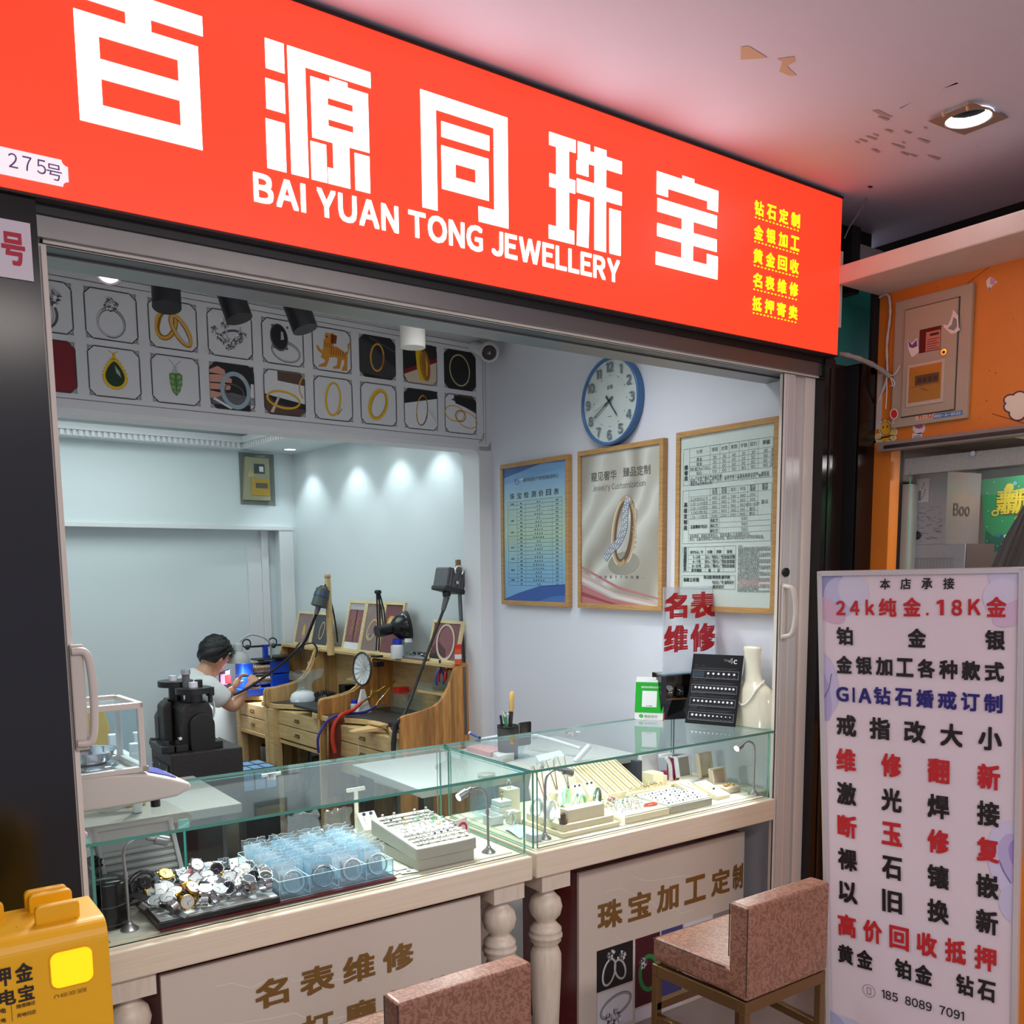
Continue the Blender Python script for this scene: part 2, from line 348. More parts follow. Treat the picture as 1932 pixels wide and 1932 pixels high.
# back wall: framed recess on the left, flush strip on the right
s = MB(); rbox(s, back_w, -2.4, .1, 2.36, 2.42, 0, 2.7); rbox(s, back_w, -.09, .05, 2.26, 2.36, 0, 2.7); rbox(s, back_w, -2.4, -.09, 2.26, 2.36, 1.89, 2.7)
struct('wall_back', s)
tr = MB(); rbox(tr, white, -2.4, -.0, 2.235, 2.262, 1.875, 1.905); rbox(tr, white, -.105, -.0, 2.24, 2.262, .1, 1.875); rbox(tr, white, -.2, -.15, 2.33, 2.362, 0, 1.89); rbox(tr, white, -.30, -.2, 2.345, 2.362, 0, 1.76)
struct('trim_1', tr, .003)
s = MB(); rbox(s, back_w, -.36, .06, .1, 2.42, SO, SO+.08); rbox(s, back_w, -2.4, -.36, 2.14, 2.42, SO, SO+.08); rbox(s, back_w, -2.4, .06, .1, 2.42, SO+.17, SO+.22)
rbox(s, back_w, -.36, -.34, .1, 2.2, SO+.08, SO+.18); rbox(s, back_w, -2.4, -.36, 2.14, 2.16, SO+.08, SO+.18)
for a in (-2.2, -1.85, -1.1, -.75): rbox(s, white, a, a+.03, .3, 2.14, SO+.155, SO+.17)
for b in (.9, 1.25, 1.95): rbox(s, white, -2.4, -.36, b, b+.03, SO+.155, SO+.17)
struct('ceiling_workshop', s)
# cornice with dentils round the tray
cn = MB();
rbox(cn, white, -2.4, -.36, 2.10, 2.14, SO-.005, SO+.05); rbox(cn, white, -2.4, -.40, 2.07, 2.10, SO+.03, SO+.07); rbox(cn, white, -.40, -.36, .1, 2.14, SO-.005, SO+.05); rbox(cn, white, -.43, -.40, .1, 2.1, SO+.03, SO+.07)
k = 0
while -.42-k*.035 > -2.4: rbox(cn, white, -.42-k*.035, -.40-k*.035, 2.085, 2.10, SO-.003, SO+.03); k += 1
for k in range(56): rbox(cn, white, -.415, -.40, .12+k*.035, .14+k*.035, SO-.003, SO+.03)
struct('trim_2', cn)
# beam between the front zone and the workshop, with its pillar
bm = MB(); rbox(bm, white, -2.45, .08, 0, .14, 2.205, 2.78); rbox(bm, white, -.055, .03, 0, .14, 0, 2.25)
T = P(rm(-.055, 0, 2.205), RX, VZ)
fil = [(0,0), (0,-.045)]+[(-.045+.045*math.cos(R(a)), -.045+.045*math.sin(R(a))) for a in range(0, 91, 10)]
bm.prism(white, fil, P(rm(-.055, 0, 2.205), RX, VZ), -.14, 0)
struct('wall_divider', bm, .004)
# doorway: black glass piers, header, sliding door stiles and frames
struct('wall_front_left', MB().box(black_gl, -1.6, .375, 2.14, 2.34, 0, 2.345))
hd = MB(); hd.box(steel, .37, 2.98, 2.165, 2.34, 2.272, 2.342); hd.box(blk, .37, 2.98, 2.158, 2.166, 2.315, 2.342)
for y0, y1, m in ((2.176, 2.182, alu), (2.182, 2.190, rub), (2.190, 2.196, alu), (2.2, 2.25, steel_d)): hd.box(m, .39, 2.92, y0, y1, 2.266, 2.273)
hd.box(steel, .37, 2.98, 2.25, 2.34, 2.262, 2.273)
struct('trim_3', hd, .001)
def door(n, x0, x1, hx0, flip):
 d = MB(); d.box(alu, x0, x1, 2.185, 2.206, .01, 2.266); d.box(alu_g, x0+.012, x1-.012, 2.18, 2.186, .02, 2.26)
 o = tag(d.build('door_%d' % n, bevel=.004), kind='structure')
 return o
d1 = door(1, .3755, .3975, .4, 1); d2 = door(2, 2.738, 2.80, 2.75, -1)
handm = M('ivory_handle', (208,200,190), .3)
h = MB(); hz = 1.36
pts = smooth([(.392, 2.172, 1.43), (.420, 2.168, 1.425), (.428, 2.166, 1.37), (.428, 2.166, 1.29), (.420, 2.168, 1.235), (.392, 2.172, 1.23)], 5); h.tube(handm, pts, .009, 10); h.box(handm, .388, .416, 2.172, 2.184, 1.215, 1.445); h.build('handle', d1, .003)
h = MB(); h.tube(handm, smooth([(2.752, 2.178, 1.525), (2.757, 2.14, 1.515), (2.764, 2.132, 1.46), (2.764, 2.132, 1.41), (2.757, 2.14, 1.355), (2.752, 2.178, 1.345)], 5), .0095, 10); h.box(handm, 2.744, 2.762, 2.172, 2.182, 1.335, 1.535); h.build('handle', d2, .003)
k_ = MB(); k_.cyl(blk, (2.762, 2.181, 1.575), (2.762, 2.172, 1.575), .016, n=20); k_.build('lock', d2)
fr = MB(); fr.box(alu_g, 2.802, 2.862, 2.2, 2.26, 0, 2.272); fr.box(alu, 2.862, 2.917, 2.19, 2.26, 0, 2.272); fr.box(rub, 2.735, 2.738, 2.186, 2.19, 0, 2.27); struct('trim_4', fr, .003)
pr = MB(); pr.box(black_gl, 2.917, 2.975, 2.15, 2.26, 0, 2.33); pr.box(steel_d, 2.948, 2.956, 2.146, 2.151, 0, 2.3); pr.box(brown_gl, 2.975, 3.14, 2.19, 2.26, 0, 2.33); pr.box(black_gl, 3.10, 3.2, 2.13, 2.26, 0, 2.33); pr.box(rub, 3.095, 3.1, 2.14, 2.2, 0, 2.33)
struct('wall_front_right', pr)
# corner above: teal board, tarry gap and pale board over the shelf beam
teal = M('teal_board', (30,128,112), .6, var=.1); tar = M('tar_black', (10,9,9), .8, bump=.5, bscale=60); pale = M('pale_board', (176,166,160), .7)
ub = MB(); ub.box(teal, 2.9, 3.45, 2.265, 2.30, 2.3, 2.72); ub.box(tar, 2.98, 3.4, 2.31, 2.40, 2.3, CZ); ub.box(pale, 3.16, 3.42, 2.27, 2.31, 2.60, CZ-.07); ub.box(tar, 3.16, 3.2, 2.13, 2.142, 2.3, 2.585); ub.box(tar, 3.12, 3.17, 2.2, 2.26, 2.6, CZ-.05)
ub.box(M('recess_shade', (22,18,17), .9), 3.55, 3.6, .3, 2.4, 2.5, CZ); struct('wall_corner', ub)  # back of the recess coloured near-black for its unlit depth
# next shop: orange side wall, shelf beam, window track and window
org = M('orange_paint', (222,128,38), .45, bump=.08, bscale=25, var=.10, vscale=4)
plas = M('plastered_beam', (214,196,184), .7, bump=.25, bscale=22, var=.08, vscale=9)
s = MB(); s.box(org, 3.2, 3.3, .2, 2.13, 2.052, 2.60); s.box(org, 3.2, 3.26, 2.06, 2.13, .5, 2.06); s.box(org, 3.2, 3.3, .2, 2.13, 0, .95)
red_l = M('wall_crack', (120,36,20), .8); W3 = P((3.2,2.13,0), -VY, VZ)
s.line(red_l, W3, (.44, 2.10), (.56, 2.05), .002, .001); s.line(red_l, W3, (.33, 2.545), (.44, 2.598), .0015, .001)
for k in range(30):
 a, b = rs.uniform(.05, .6), rs.uniform(2.06, 2.58); s.disc(red_l, W3, a, b, rs.uniform(.0006, .003), rs.uniform(.0006, .002), .001, 7)
struct('wall_corridor_right', s)
struct('trim_5', MB().box(plas, 2.95, 3.22, .2, 2.135, 2.582, 2.645), .005)
sealm = M('white_sealant', (206,196,186), .7, bump=.3)
sl = MB(); sl.tube(sealm, smooth([(3.194, 2.12, 2.20), (3.192, 2.085, 2.28), (3.193, 2.09, 2.4), (3.191, 2.08, 2.5), (3.19, 2.085, 2.56), (3.19, 2.10, 2.578), (3.195, 2.13, 2.575)], 6), [.004, .006, .005]*12+[.004], 8); sl.box(sealm, 3.196, 3.2, 2.105, 2.125, 2.1, 2.3)
struct('trim_6', sl)
tk = MB(); tk.box(M('taupe_track', (142,126,116), .4), 3.155, 3.2, .2, 2.09, 2.012, 2.046); tk.box(steel_d, 3.15, 3.156, .2, 2.06, 2.02, 2.032); tk.box(blk, 3.262, 3.3, 2.07, 2.14, .95, 2.05); struct('trim_7', tk, .002)
# ---- light-box sign
red_e = M('sign_red_lit', (255,66,40), .35, emit=.92, ecol=(255,62,34))
wht_e = M('sign_white_lit', (255,252,250), .4, emit=4.0, ecol=(255,250,250))
yel_e = M('sign_yellow_lit', (240,255,30), .4, emit=1.0, ecol=(240,255,20))
SY = 2.13; T = P((0, SY, 0), VX, VZ)
sg = thing('shop_sign', 'long red backlit shop sign with big white characters above the jewellery shop opening', 'sign', (1.43, SY, 2.335))
c = MB(); c.box(M('sign_casing', (92,88,88), .4, .5), -.2, 2.957, SY+.004, 2.204, 2.337, 2.872); c.box(M('sign_edge_dark', (52,14,16), .5), -.2, 2.957, SY-.001, SY+.004, 2.336, 2.341); c.box(blk, -.2, 2.957, SY-.004, SY+.06, 2.868, 2.876); c.build('casing', sg)
MB().box(red_e, -.2, 2.953, SY-.002, SY+.004, 2.342, 2.868).build('light_panel', sg)
def strokes(name, rects, polys=(), lb=None):
 m = MB()
 for x0, x1, z0, z1 in rects: m.rect(wht_e, T, x0, x1, z0, z1, .003)
 for p in polys: m.poly(wht_e, p, T, .003)
 o = m.build(name, sg); return o
B, t = 2.4955, 2.7705
strokes('character', [(.44,.722,2.7315,2.771),(.564,.6145,2.707,2.7315),(.465,.71,2.669,2.708),(.465,.51,2.5,2.669),(.666,.71,2.5,2.669),(.51,.666,2.589,2.627),(.51,.666,2.5,2.539)])
strokes('character', [(.86,.904,2.708,t),(.858,.9025,2.623,2.687),(.855,.9,2.497,2.602),(.912,1.12,2.7355,t),(.912,.954,2.497,2.7355),(.966,1.112,2.6845,2.7205),(1.014,1.059,2.7205,2.7305),(.966,1.0075,2.5885,2.6845),(1.071,1.112,2.5885,2.6845),(1.0075,1.071,2.638,2.6695),(1.0075,1.071,2.5885,2.6235),(.961,1.0,2.496,2.58),(1.017,1.059,2.496,2.5885),(1.0025,1.017,2.496,2.5315),(1.0725,1.1115,2.4965,2.58)])
strokes('character', [(1.256,1.519,2.734,t),(1.256,1.3,2.495,2.734),(1.474,1.519,2.494,2.734),(1.424,1.474,2.494,2.532),(1.315,1.4605,2.6745,2.7115),(1.314,1.457,2.6185,2.6545),(1.314,1.457,2.551,2.586),(1.314,1.3555,2.586,2.6185),(1.416,1.457,2.586,2.6185)])
strokes('character', [(1.657,1.7495,2.737,t),(1.681,1.726,2.665,2.737),(1.657,1.748,2.63,2.665),(1.681,1.726,2.531,2.63),(1.654,1.744,2.495,2.531),(1.757,1.8015,2.7195,t),(1.753,1.796,2.685,2.7195),(1.8015,1.921,2.7195,2.754),(1.818,1.862,2.754,t),(1.818,1.8615,2.495,2.7195),(1.7535,1.818,2.6355,2.6725),(1.8615,1.921,2.634,2.671)], [[(1.753,2.495),(1.796,2.495),(1.8,2.618),(1.758,2.618)],[(1.875,2.495),(1.918,2.495),(1.918,2.618),(1.874,2.618)]])
strokes('character', [(2.0595,2.324,2.72,2.76),(2.166,2.217,2.76,2.771),(2.0595,2.106,2.696,2.72),(2.276,2.324,2.6975,2.72),(2.063,2.32,2.6475,2.6855),(2.166,2.216,2.534,2.6475),(2.063,2.321,2.578,2.615),(2.058,2.327,2.496,2.533),(2.2775,2.327,2.533,2.565)])
m = MB(); m.text(wht_e, 'BAI YUAN TONG JEWELLERY', T, .818, 2.4213, .0785, .003, .03, width=1.1); m.build('latin_lettering', sg)
m = MB(); rows = ['钻石定制', '金银加工', '黄金回收', '名表维修', '抵押寄卖']
for i, r_ in enumerate(rows):
 z1 = 2.7705-i*.0742
 for j, ch in enumerate(r_): m.char(yel_e, ch, T, 2.494+j*.0615, 2.494+j*.0615+.046, z1-.0455, z1, .003, .03)
 for k in range(13): m.rect(yel_e, T, 2.497+k*.0178, 2.497+k*.0178+.009, z1-.0555, z1-.0515, .003)
m.build('small_lettering', sg)
np_ = thing('number_plate', 'white scalloped shop number plate 275号 stuck on the left end of the red sign', 'sign', (.37, SY-.004, 2.365))
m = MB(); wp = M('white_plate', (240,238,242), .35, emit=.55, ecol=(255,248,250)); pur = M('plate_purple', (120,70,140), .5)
x0, x1, z0, z1, q = .29, .436, 2.3635, 2.414, .011
pl_ = []
for cx_, cz_, a0 in ((x1, z0, 180), (x1, z1, 270), (x0, z1, 0), (x0, z0, 90)):
 pl_ += [(cx_+q*math.cos(R(a0-90*i/6)), cz_+q*math.sin(R(a0-90*i/6))) for i in range(7)][::1]
m.prism(wp, pl_, T, .004, .006); m.build('plate', np_)
m = MB(); m.text(pur, '275', T, .328, 2.379, .036, .0068, .0, sp=.006, sx=.85); m.char(pur, '号', T, .396, .424, 2.372, 2.402, .0068, .0); m.build('lettering', np_)
cd = thing('number_card', 'white card with red 号 character on the black pier below the sign', 'sign', (.34, 2.139, 2.15))
T2 = P((0, 2.139, 0), VX, VZ); m = MB(); m.prism(M('white_card', (222,216,222), .5), [(.2,2.175),(.362,2.175),(.362,2.285),(.2,2.285)], T2, 0, .003); m.build('card', cd)
m = MB(); m.char(M('crimson_print', (186,30,60), .5), '号', T2, .308, .35, 2.20, 2.262, .0036, .03); m.build('lettering', cd)
# ---- poster stand on the right
BO = Vector((2.380, 1.75, 1.573)); hx_ = Vector((.215,-.976,.015)).normalized(); vv = Vector((.085,.003,-.996)); vv = (vv-hx_*vv.dot(hx_)).normalized()
BT = P(BO, hx_, -vv)     # a to the right, b up (negative going down); normal towards the viewer
if BT.N.dot(EYE-BO) < 0: raise Exception('banner plane faces away')
bs = thing('poster_stand', 'tall pale floral service poster in a thin aluminium stand right of the opening', 'poster stand', BT(.27, -1.575))
bh = -1.565
al2 = M('poster_stand_alu', (206,200,200), .3, .4)
paper = M('poster_paper', (222,206,212), .45, var=.05, vscale=1.6)
m = MB()
for a0, a1, b0, b1 in ((-.008,.006,bh,.006),(.537,.551,bh,.006),(-.008,.551,-.006,.008),(-.008,.551,bh-.006,bh+.006)): m.prism(al2, [(a0,b0),(a1,b0),(a1,b1),(a0,b1)], BT, -.02, .006)
m.build('frame', bs, .001)
m = MB(); m.prism(paper, [(0,bh),(.543,bh),(.543,0),(0,0)], BT, -.01, 0)
for i, (ca, cb, ra, rb, ang, col) in enumerate([(.02,-.035,.055,.03,.4,(150,150,196)),(.06,-.07,.05,.06,.2,(190,186,214)),(.10,-.05,.045,.05,.5,(206,200,218)),(.02,-.11,.06,.03,-.5,(208,170,192)),(.0,-.33,.05,.10,.15,(196,186,214)),(-.005,-.36,.03,.09,.2,(176,164,204)),
 (.52,-.03,.06,.035,-.4,(200,196,222)),(.50,-.07,.05,.05,.2,(212,204,224)),(.53,-.11,.06,.03,.5,(210,182,206)),(.545,-.80,.075,.12,.2,(206,196,222)),(.55,-.80,.05,.085,.3,(186,172,212)),(.555,-.78,.03,.05,.3,(160,140,200)),(.55,-.92,.05,.06,.1,(200,192,218)),(.03,-1.50,.12,.08,.3,(196,190,212)),(.0,-1.47,.06,.06,.3,(170,166,204))]):
 pts = [(ca+ra*math.cos(2*PI*k/28)*math.cos(ang)-rb*math.sin(2*PI*k/28)*math.sin(ang), cb+ra*math.cos(2*PI*k/28)*math.sin(ang)+rb*math.sin(2*PI*k/28)*math.cos(ang)) for k in range(28)]
 pts = [(min(.537, max(.006, a)), min(-.006, b)) for a, b in pts]
 m.poly(M('petal_%s' % 'abcdefghijklmnop'[i], col, .5), pts, BT, .0005+.0001*i)
vl = M('petal_line', (92,72,150), .5)
for p, q in [((.03,-.30),(.022,-.345)),((.022,-.345),(.006,-.375)),((.50,-.80),(.512,-.83)),((.512,-.83),(.53,-.86))]: m.line(vl, BT, p, q, .002, .0025)
m.build('print', bs)
kb, kr, ku = M('print_black', (26,16,16), .5), M('print_red', (190,30,36), .5), M('print_navy', (34,28,110), .5)
def brow(txt, cells, mat, b0, b1, bold=.035):
 for ch, (a0, a1) in zip(txt, cells): mm = MB(); mm.char(mat, ch, BT, a0, a1, -b1, -b0, .003, bold); mm.build('lettering', bs)
def ev(x0, x1, n, w): return [(x0+(x1-w-x0)*i/(n-1), x0+(x1-w-x0)*i/(n-1)+w) for i in range(n)]
brow('本店承接', ev(.178,.379,4,.029), kb, .016, .047, .02)
for ch, a0, a1, b0, b1 in [('2',.048,.076,.079,.122),('4',.09,.118,.079,.122),('k',.136,.162,.076,.121),('纯',.174,.224,.072,.125),('金',.242,.291,.07,.123),('.',.305,.312,.112,.12),('1',.333,.352,.076,.119),('8',.372,.399,.076,.12),('K',.415,.446,.074,.118),('金',.46,.509,.068,.122)]: mm = MB(); mm.char(kr, ch, BT, a0, a1, -b1, -b0, .003, .03); mm.build('lettering', bs)
brow('铂金银', [(.048,.097),(.255,.305),(.458,.507)], kb, .157, .211)
brow('金银加工各种款式', ev(.046,.506,8,.048), kb, .243, .297)
for ch, a0, a1 in zip('GIA钻石婚戒订制', [.044,.094,.112,.157,.218,.278,.337,.398,.457], [.082,.101,.15,.206,.266,.326,.387,.446,.503]): mm = MB(); mm.char(ku, ch, BT, a0, a1, -.383, -(.338 if ord(ch)<200 else .331), .003, .035); mm.build('lettering', bs)
brow('戒指改大小', ev(.044,.503,5,.06), kb, .423, .489)
four = [(.041,.101),(.177,.236),(.309,.369),(.442,.5)]
for txt, mat, b in [('维修翻新', kr, .528), ('激光焊接', kb, .634), ('断玉修复', kr, .739), ('裸石镶嵌', kb, .846), ('以旧换新', kb, .953)]: brow(txt, four, mat, b, b+.072)
brow('高价回收抵押', ev(.037,.497,6,.058), kr, 1.064, 1.138)
brow('黄金铂金钻石', [(.036,.085),(.096,.146),(.214,.262),(.273,.323),(.39,.438),(.448,.496)], kb, 1.168, 1.231)
mm = MB(); mm.ering(kb, BT, .1335, -1.302, .02, .021, .0012, off=.003); mm.frame(kb, BT, .127, .14, -1.313, -1.291, .0014, .003); mm.text(kb, '185  8089  7091', BT, .172, -1.312, .037, .003, -.012, width=.242); mm.build('lettering', bs)
m = MB()
for a in (.03, .51): m.hexa(al2, [BT(a,0,-.02), BT(a+.02,0,-.02), BT(a+.02,0,-.03), BT(a,0,-.03)], [BT(a,bh,-.35)*1, BT(a+.02,bh,-.35), BT(a+.02,bh,-.36), BT(a,bh,-.36)])
m.build('rear_strut', bs)
# ---- two low stools
def damask(name, c1, c2):
 m = bpy.data.materials.new(name); m.use_nodes = True; nt = m.node_tree; b = nt.nodes['Principled BSDF']; N = nt.nodes.new; K = nt.links.new
 tc = N('ShaderNodeTexCoord'); n = N('ShaderNodeTexNoise'); n.inputs['Scale'].default_value = 40; n.inputs['Detail'].default_value = 2.5; n.inputs['Distortion'].default_value = 3.2; K(tc.outputs['Object'], n.inputs['Vector'])
 w_ = N('ShaderNodeTexWave'); w_.inputs['Scale'].default_value = 14; w_.inputs['Distortion'].default_value = 14; w_.inputs['Detail'].default_value = 2; w_.inputs['Detail Scale'].default_value = 2.2; K(tc.outputs['Object'], w_.inputs['Vector'])
 mu = N('ShaderNodeMath'); mu.operation = 'MULTIPLY_ADD'; K(n.outputs['Fac'], mu.inputs[0]); mu.inputs[1].default_value = .85; mu.inputs[2].default_value = 0; v_ = N('ShaderNodeMath'); v_.operation = 'MULTIPLY'; K(w_.outputs['Fac'], v_.inputs[0]); v_.inputs[1].default_value = .14; K(v_.outputs[0], mu.inputs[2])
 r = N('ShaderNodeValToRGB'); r.color_ramp.elements[0].color = (*lin(c1), 1); r.color_ramp.elements[1].color = (*lin(c2), 1); r.color_ramp.elements[0].position = .485; r.color_ramp.elements[1].position = .515; K(mu.outputs[0], r.inputs[0])
 K(r.outputs[0], b.inputs['Base Color']); b.inputs['Roughness'].default_value = .42
 rr = N('ShaderNodeMapRange'); K(r.outputs['Alpha'], rr.inputs[0])
 bp = N('ShaderNodeBump'); bp.inputs['Strength'].default_value = .25; bp.inputs['Distance'].default_value = .003; K(mu.outputs[0], bp.inputs['Height']); K(bp.outputs[0], b.inputs['Normal'])
 MATS[name] = m; return m
dam = damask('damask_leather', (146,104,84), (120,80,62)); brass = M('bronze_tube', (128,98,64), .28, .75); seam = M('seam_piping', (60,40,36), .6)
def stool(name, label, loc):
 t = thing(name, label, 'stool', loc, 'damask stools in front of the counters', local=True)
 z0, zs, zt, Wd, D = .445, .52, .705, .346, .335
 m = MB(); m.hexa(dam, [(-Wd/2,.02,z0),(Wd/2,.02,z0),(Wd/2+.02,D,z0+.005),(-Wd/2-.02,D,z0+.005)], [(-Wd/2,.02,zs),(Wd/2,.02,zs),(Wd/2+.02,D,zs),(-Wd/2-.02,D,zs)]); m.build('seat', t, .012, 3)
 m = MB(); m.box(dam, -Wd/2-.001, Wd/2+.001, -.004, .062, z0-.002, zt); m.build('backrest', t, .009, 3)
 m = MB(); hw = Wd/2+.001
 m.tube(seam, [(-hw+.004,.064,zs+.03),(-hw+.004,.064,zt-.008),(-hw+.006,.003,zt-.004)], .0018, 6); m.tube(seam, [(-hw-.001,.07,zs-.002),(-hw-.019,D-.003,zs-.003),(hw+.019,D-.003,zs-.003),(hw+.001,.07,zs-.002)], .0016, 6); m.tube(seam, [(-hw+.002,0,zt-.004),(-hw+.002,0,z0+.01)], .0016, 6); m.build('piping', t)
 f = MB(); q = .022; fz = .44
 for a, b in (((-Wd/2, 0), (Wd/2, 0)), ((-Wd/2-.02, D), (Wd/2+.02, D))): f.box(brass, a[0], b[0], a[1]-(q if a[1] else 0), a[1]+(0 if a[1] else q), fz-.035, fz)
 for sx in (-1, 1): f.hexa(brass, [(sx*Wd/2,q,fz-.035),(sx*(Wd/2-q),q,fz-.035),(sx*(Wd/2+.02-q),D-q,fz-.035),(sx*(Wd/2+.02),D-q,fz-.035)], [(sx*Wd/2,q,fz),(sx*(Wd/2-q),q,fz),(sx*(Wd/2+.02-q),D-q,fz),(sx*(Wd/2+.02),D-q,fz)])
 f.build('frame', t, .002)
 for sx in (-1, 1):
  for y, dx in ((0, 0), (D-q, .02)):
   l = MB(); x = sx*(Wd/2+dx); xi = sx*(Wd/2+dx-q); l.hexa(brass, [(x*1.03,y,0),(xi*1.03,y,0),(xi*1.03,y+q,0),(x*1.03,y+q,0)], [(x,y,fz-.035),(xi,y,fz-.035),(xi,y+q,fz-.035),(x,y+q,fz-.035)]); l.build('leg', t, .002)
 f = MB();
 f.box(brass, -Wd/2, Wd/2, 0, q, .16, .185); f.box(brass, -Wd/2-.02, Wd/2+.02, D-q, D, .30, .325)
 for sx in (-1, 1): f.hexa(brass, [(sx*Wd/2,q,.26),(sx*(Wd/2-q),q,.26),(sx*(Wd/2+.02-q),D-q,.26),(sx*(Wd/2+.02),D-q,.26)], [(sx*Wd/2,q,.285),(sx*(Wd/2-q),q,.285),(sx*(Wd/2+.02-q),D-q,.285),(sx*(Wd/2+.02),D-q,.285)])
 f.build('footrest', t, .002); return t
st1 = stool('bar_stool', 'brown damask stool with bronze legs between the poster stand and the right counter', (2.052, 1.575, 0))
st2 = copy_tree(st1, loc=(1.046, 1.645, 0), label='brown damask stool whose back cuts off the lower lettering of the left counter panel')
# ---- yellow power bank kiosk
yel = M('kiosk_yellow', (226,166,10), .38, bump=.03, bscale=400); yb = M('kiosk_print', (34,22,14), .5)
KX0, KX1, KY, KZ0, KZ1, KD = .05, .334, 1.69, .72, .998, .155
ks = thing('power_bank_kiosk', 'yellow power bank rental kiosk at the bottom left corner in front of the black pier', 'power bank kiosk', ((KX0+KX1)/2, KY+KD/2, KZ0))
prof = [(0,KZ0),(KD,KZ0),(KD,KZ1-.004),(KD-.004,KZ1)]+[(.035-.035*math.sin(R(a)), KZ1-.035+.035*math.cos(R(a))) for a in range(0, 91, 9)]
m = MB(); m.prism(yel, prof, P((KX0, KY, 0), VY, VZ), 0, KX1-KX0, False); m.build('body', ks, .002)
def rrect(x0, x1, z0, z1, r, n=6):
 out = []
 for cx_, cz_, a0 in ((x1-r, z1-r, 0), (x0+r, z1-r, 90), (x0+r, z0+r, 180), (x1-r, z0+r, 270)): out += [(cx_+r*math.cos(R(a0+90*i/n)), cz_+r*math.sin(R(a0+90*i/n))) for i in range(n+1)]
 return out
KF = P((0, KY, 0), VX, VZ)
m = MB(); m.prism(M('code_panel_lit', (255,206,10), .4, emit=.8, ecol=(255,196,0)), rrect(.2395, .305, .8965, .9585, .013), KF, -.001, .003); m.prism(yel, rrect(.2375, .307, .8945, .9605, .014), KF, -.001, .0018); m.build('light_panel', ks)
m = MB()
m.char(yb, '金', KF, .186, .2125, .9215, .9545, .0012, .03); m.char(yb, '押', KF, .152, .180, .9215, .9545, .0012, .03)
for i, ch in enumerate('充电宝'): m.char(yb, ch, KF, .132+i*.028, .132+i*.028+.0245, .888, .9155, .0012, .03)
m.text(yb, '400 000 5658', KF, .251, .8785, .0095, .0012, .0, width=.042); m.ering(yb, KF, .2455, .8815, .0038, .0036, .0009, off=.0012, t0=-40, t1=220)
m.text(yb, '随借随还', KF, .184, .8785, .0078, .0012, .01, width=.029); m.text(yb, '异地归还', KF, .184, .8625, .0078, .0012, .01, width=.029)
m.rect(yb, KF, .1765, .1772, .858, .888, .0012); m.text(yb, '充电', KF, .150, .877, .0095, .0012, .02); m.text(yb, '省电', KF, .152, .861, .008, .0012, .02)
m.build('lettering', ks)
sd = P((KX1, KY, 0), VY, VZ); m = MB()
for z in (.943, .933):
 for y in (.008, .018): m.disc(blk, sd, y, z, .0016, off=.0008, n=10)
m.build('side_holes', ks)
m = MB()
for x, y in ((.29, .012), (.16, .028), (.20, .024), (.17, .085)): m.disc(blk, P((0, KY, KZ1), VX, VY), x, y+.03, .0012, off=.0006, n=8)
for y in (.034, .05): m.prism(yel, rrect(.10, .165, y, y+.006, .003, 3), P((0, KY, KZ1), VX, VY), 0, .002)
m.build('slots', ks)
def pbank(label, x0, y, first=None):
 if first is None:
  t = thing('power_bank', label, 'power bank', (x0, y, KZ1), 'yellow power banks in the kiosk slots', local=True)
  m = MB(); m.prism(yel, rrect(0, .071, -.05, .031, .009), P((0, .007, 0), VX, VZ), -.007, .007); m.build('casing', t, .003); return t
 return copy_tree(first, loc=(x0, y, KZ1), label=label)
p1_ = pbank('yellow power bank standing in the front slot of the kiosk', .228, 1.735)
pbank('yellow power bank in the second slot behind the front one of the kiosk', .229, 1.806, p1_); pbank('yellow power bank in the rearmost slot of the kiosk', .226, 1.833, p1_); pbank('yellow power bank in the kiosk slot left of the others, cut by the frame', .118, 1.80, p1_)
kp = thing('kiosk_pedestal', 'plain dark pedestal carrying the yellow power bank kiosk', 'pedestal', (.19, 1.77, 0)); MB().box(blk, .09, .30, 1.71, 1.82, 0, .705).build('column', kp, .004); MB().box(blk, .05, .334, 1.69, 1.845, .705, .72).build('plate', kp)
# ---- corridor ceiling details
rl = thing('downlight', 'glowing ring downlight hanging loose in the torn ceiling hole top right', 'ceiling light', (hx, hy, CZ))
led = M('led_ring', (255,255,255), .4, emit=36, ecol=(245,248,255))
m = MB(); m.lathe(led, [(hr-.002, .0), (hr-.001, .018), (hr-.006, .02), (hr-.012, .016), (hr-.012, -.001), (hr-.002, -.003)], (hx, hy, CZ+.0), 40, caps=False); m.build('light_ring', rl)
m = MB(); m.lathe(M('hole_black', (5,5,5), .9, spec=0), [(hr+.002,CZ+.02),(hr*1.3,CZ+.05),(hr*1.3,CZ+.2),(0,CZ+.2)], (hx,hy,0), 24); m.lathe(white, [(hr+.004, -.002), (hr+.006, -.006), (hr-.002, -.006), (hr-.003, .0)], (hx, hy, CZ), 40, caps=False); m.build('rim', rl)  # black lining puts the dark of the ceiling void into the colour
m = MB(); m.tube(M('flex_blue', (90,110,190), .4), smooth([(hx-.01,hy+.02,CZ+.045),(hx-.005,hy+.01,CZ+.02),(hx+.006,hy-.0,CZ+.05)], 6), .003, 6); m.build('wire', rl)
m = MB(); TT = P((hx, hy, CZ-.008), Vector((1,.0,.05)), Vector((0,-1,.0)))
sqr = [(-.10,-.055),(.10,-.062),(.085,.058),(-.095,.062)]
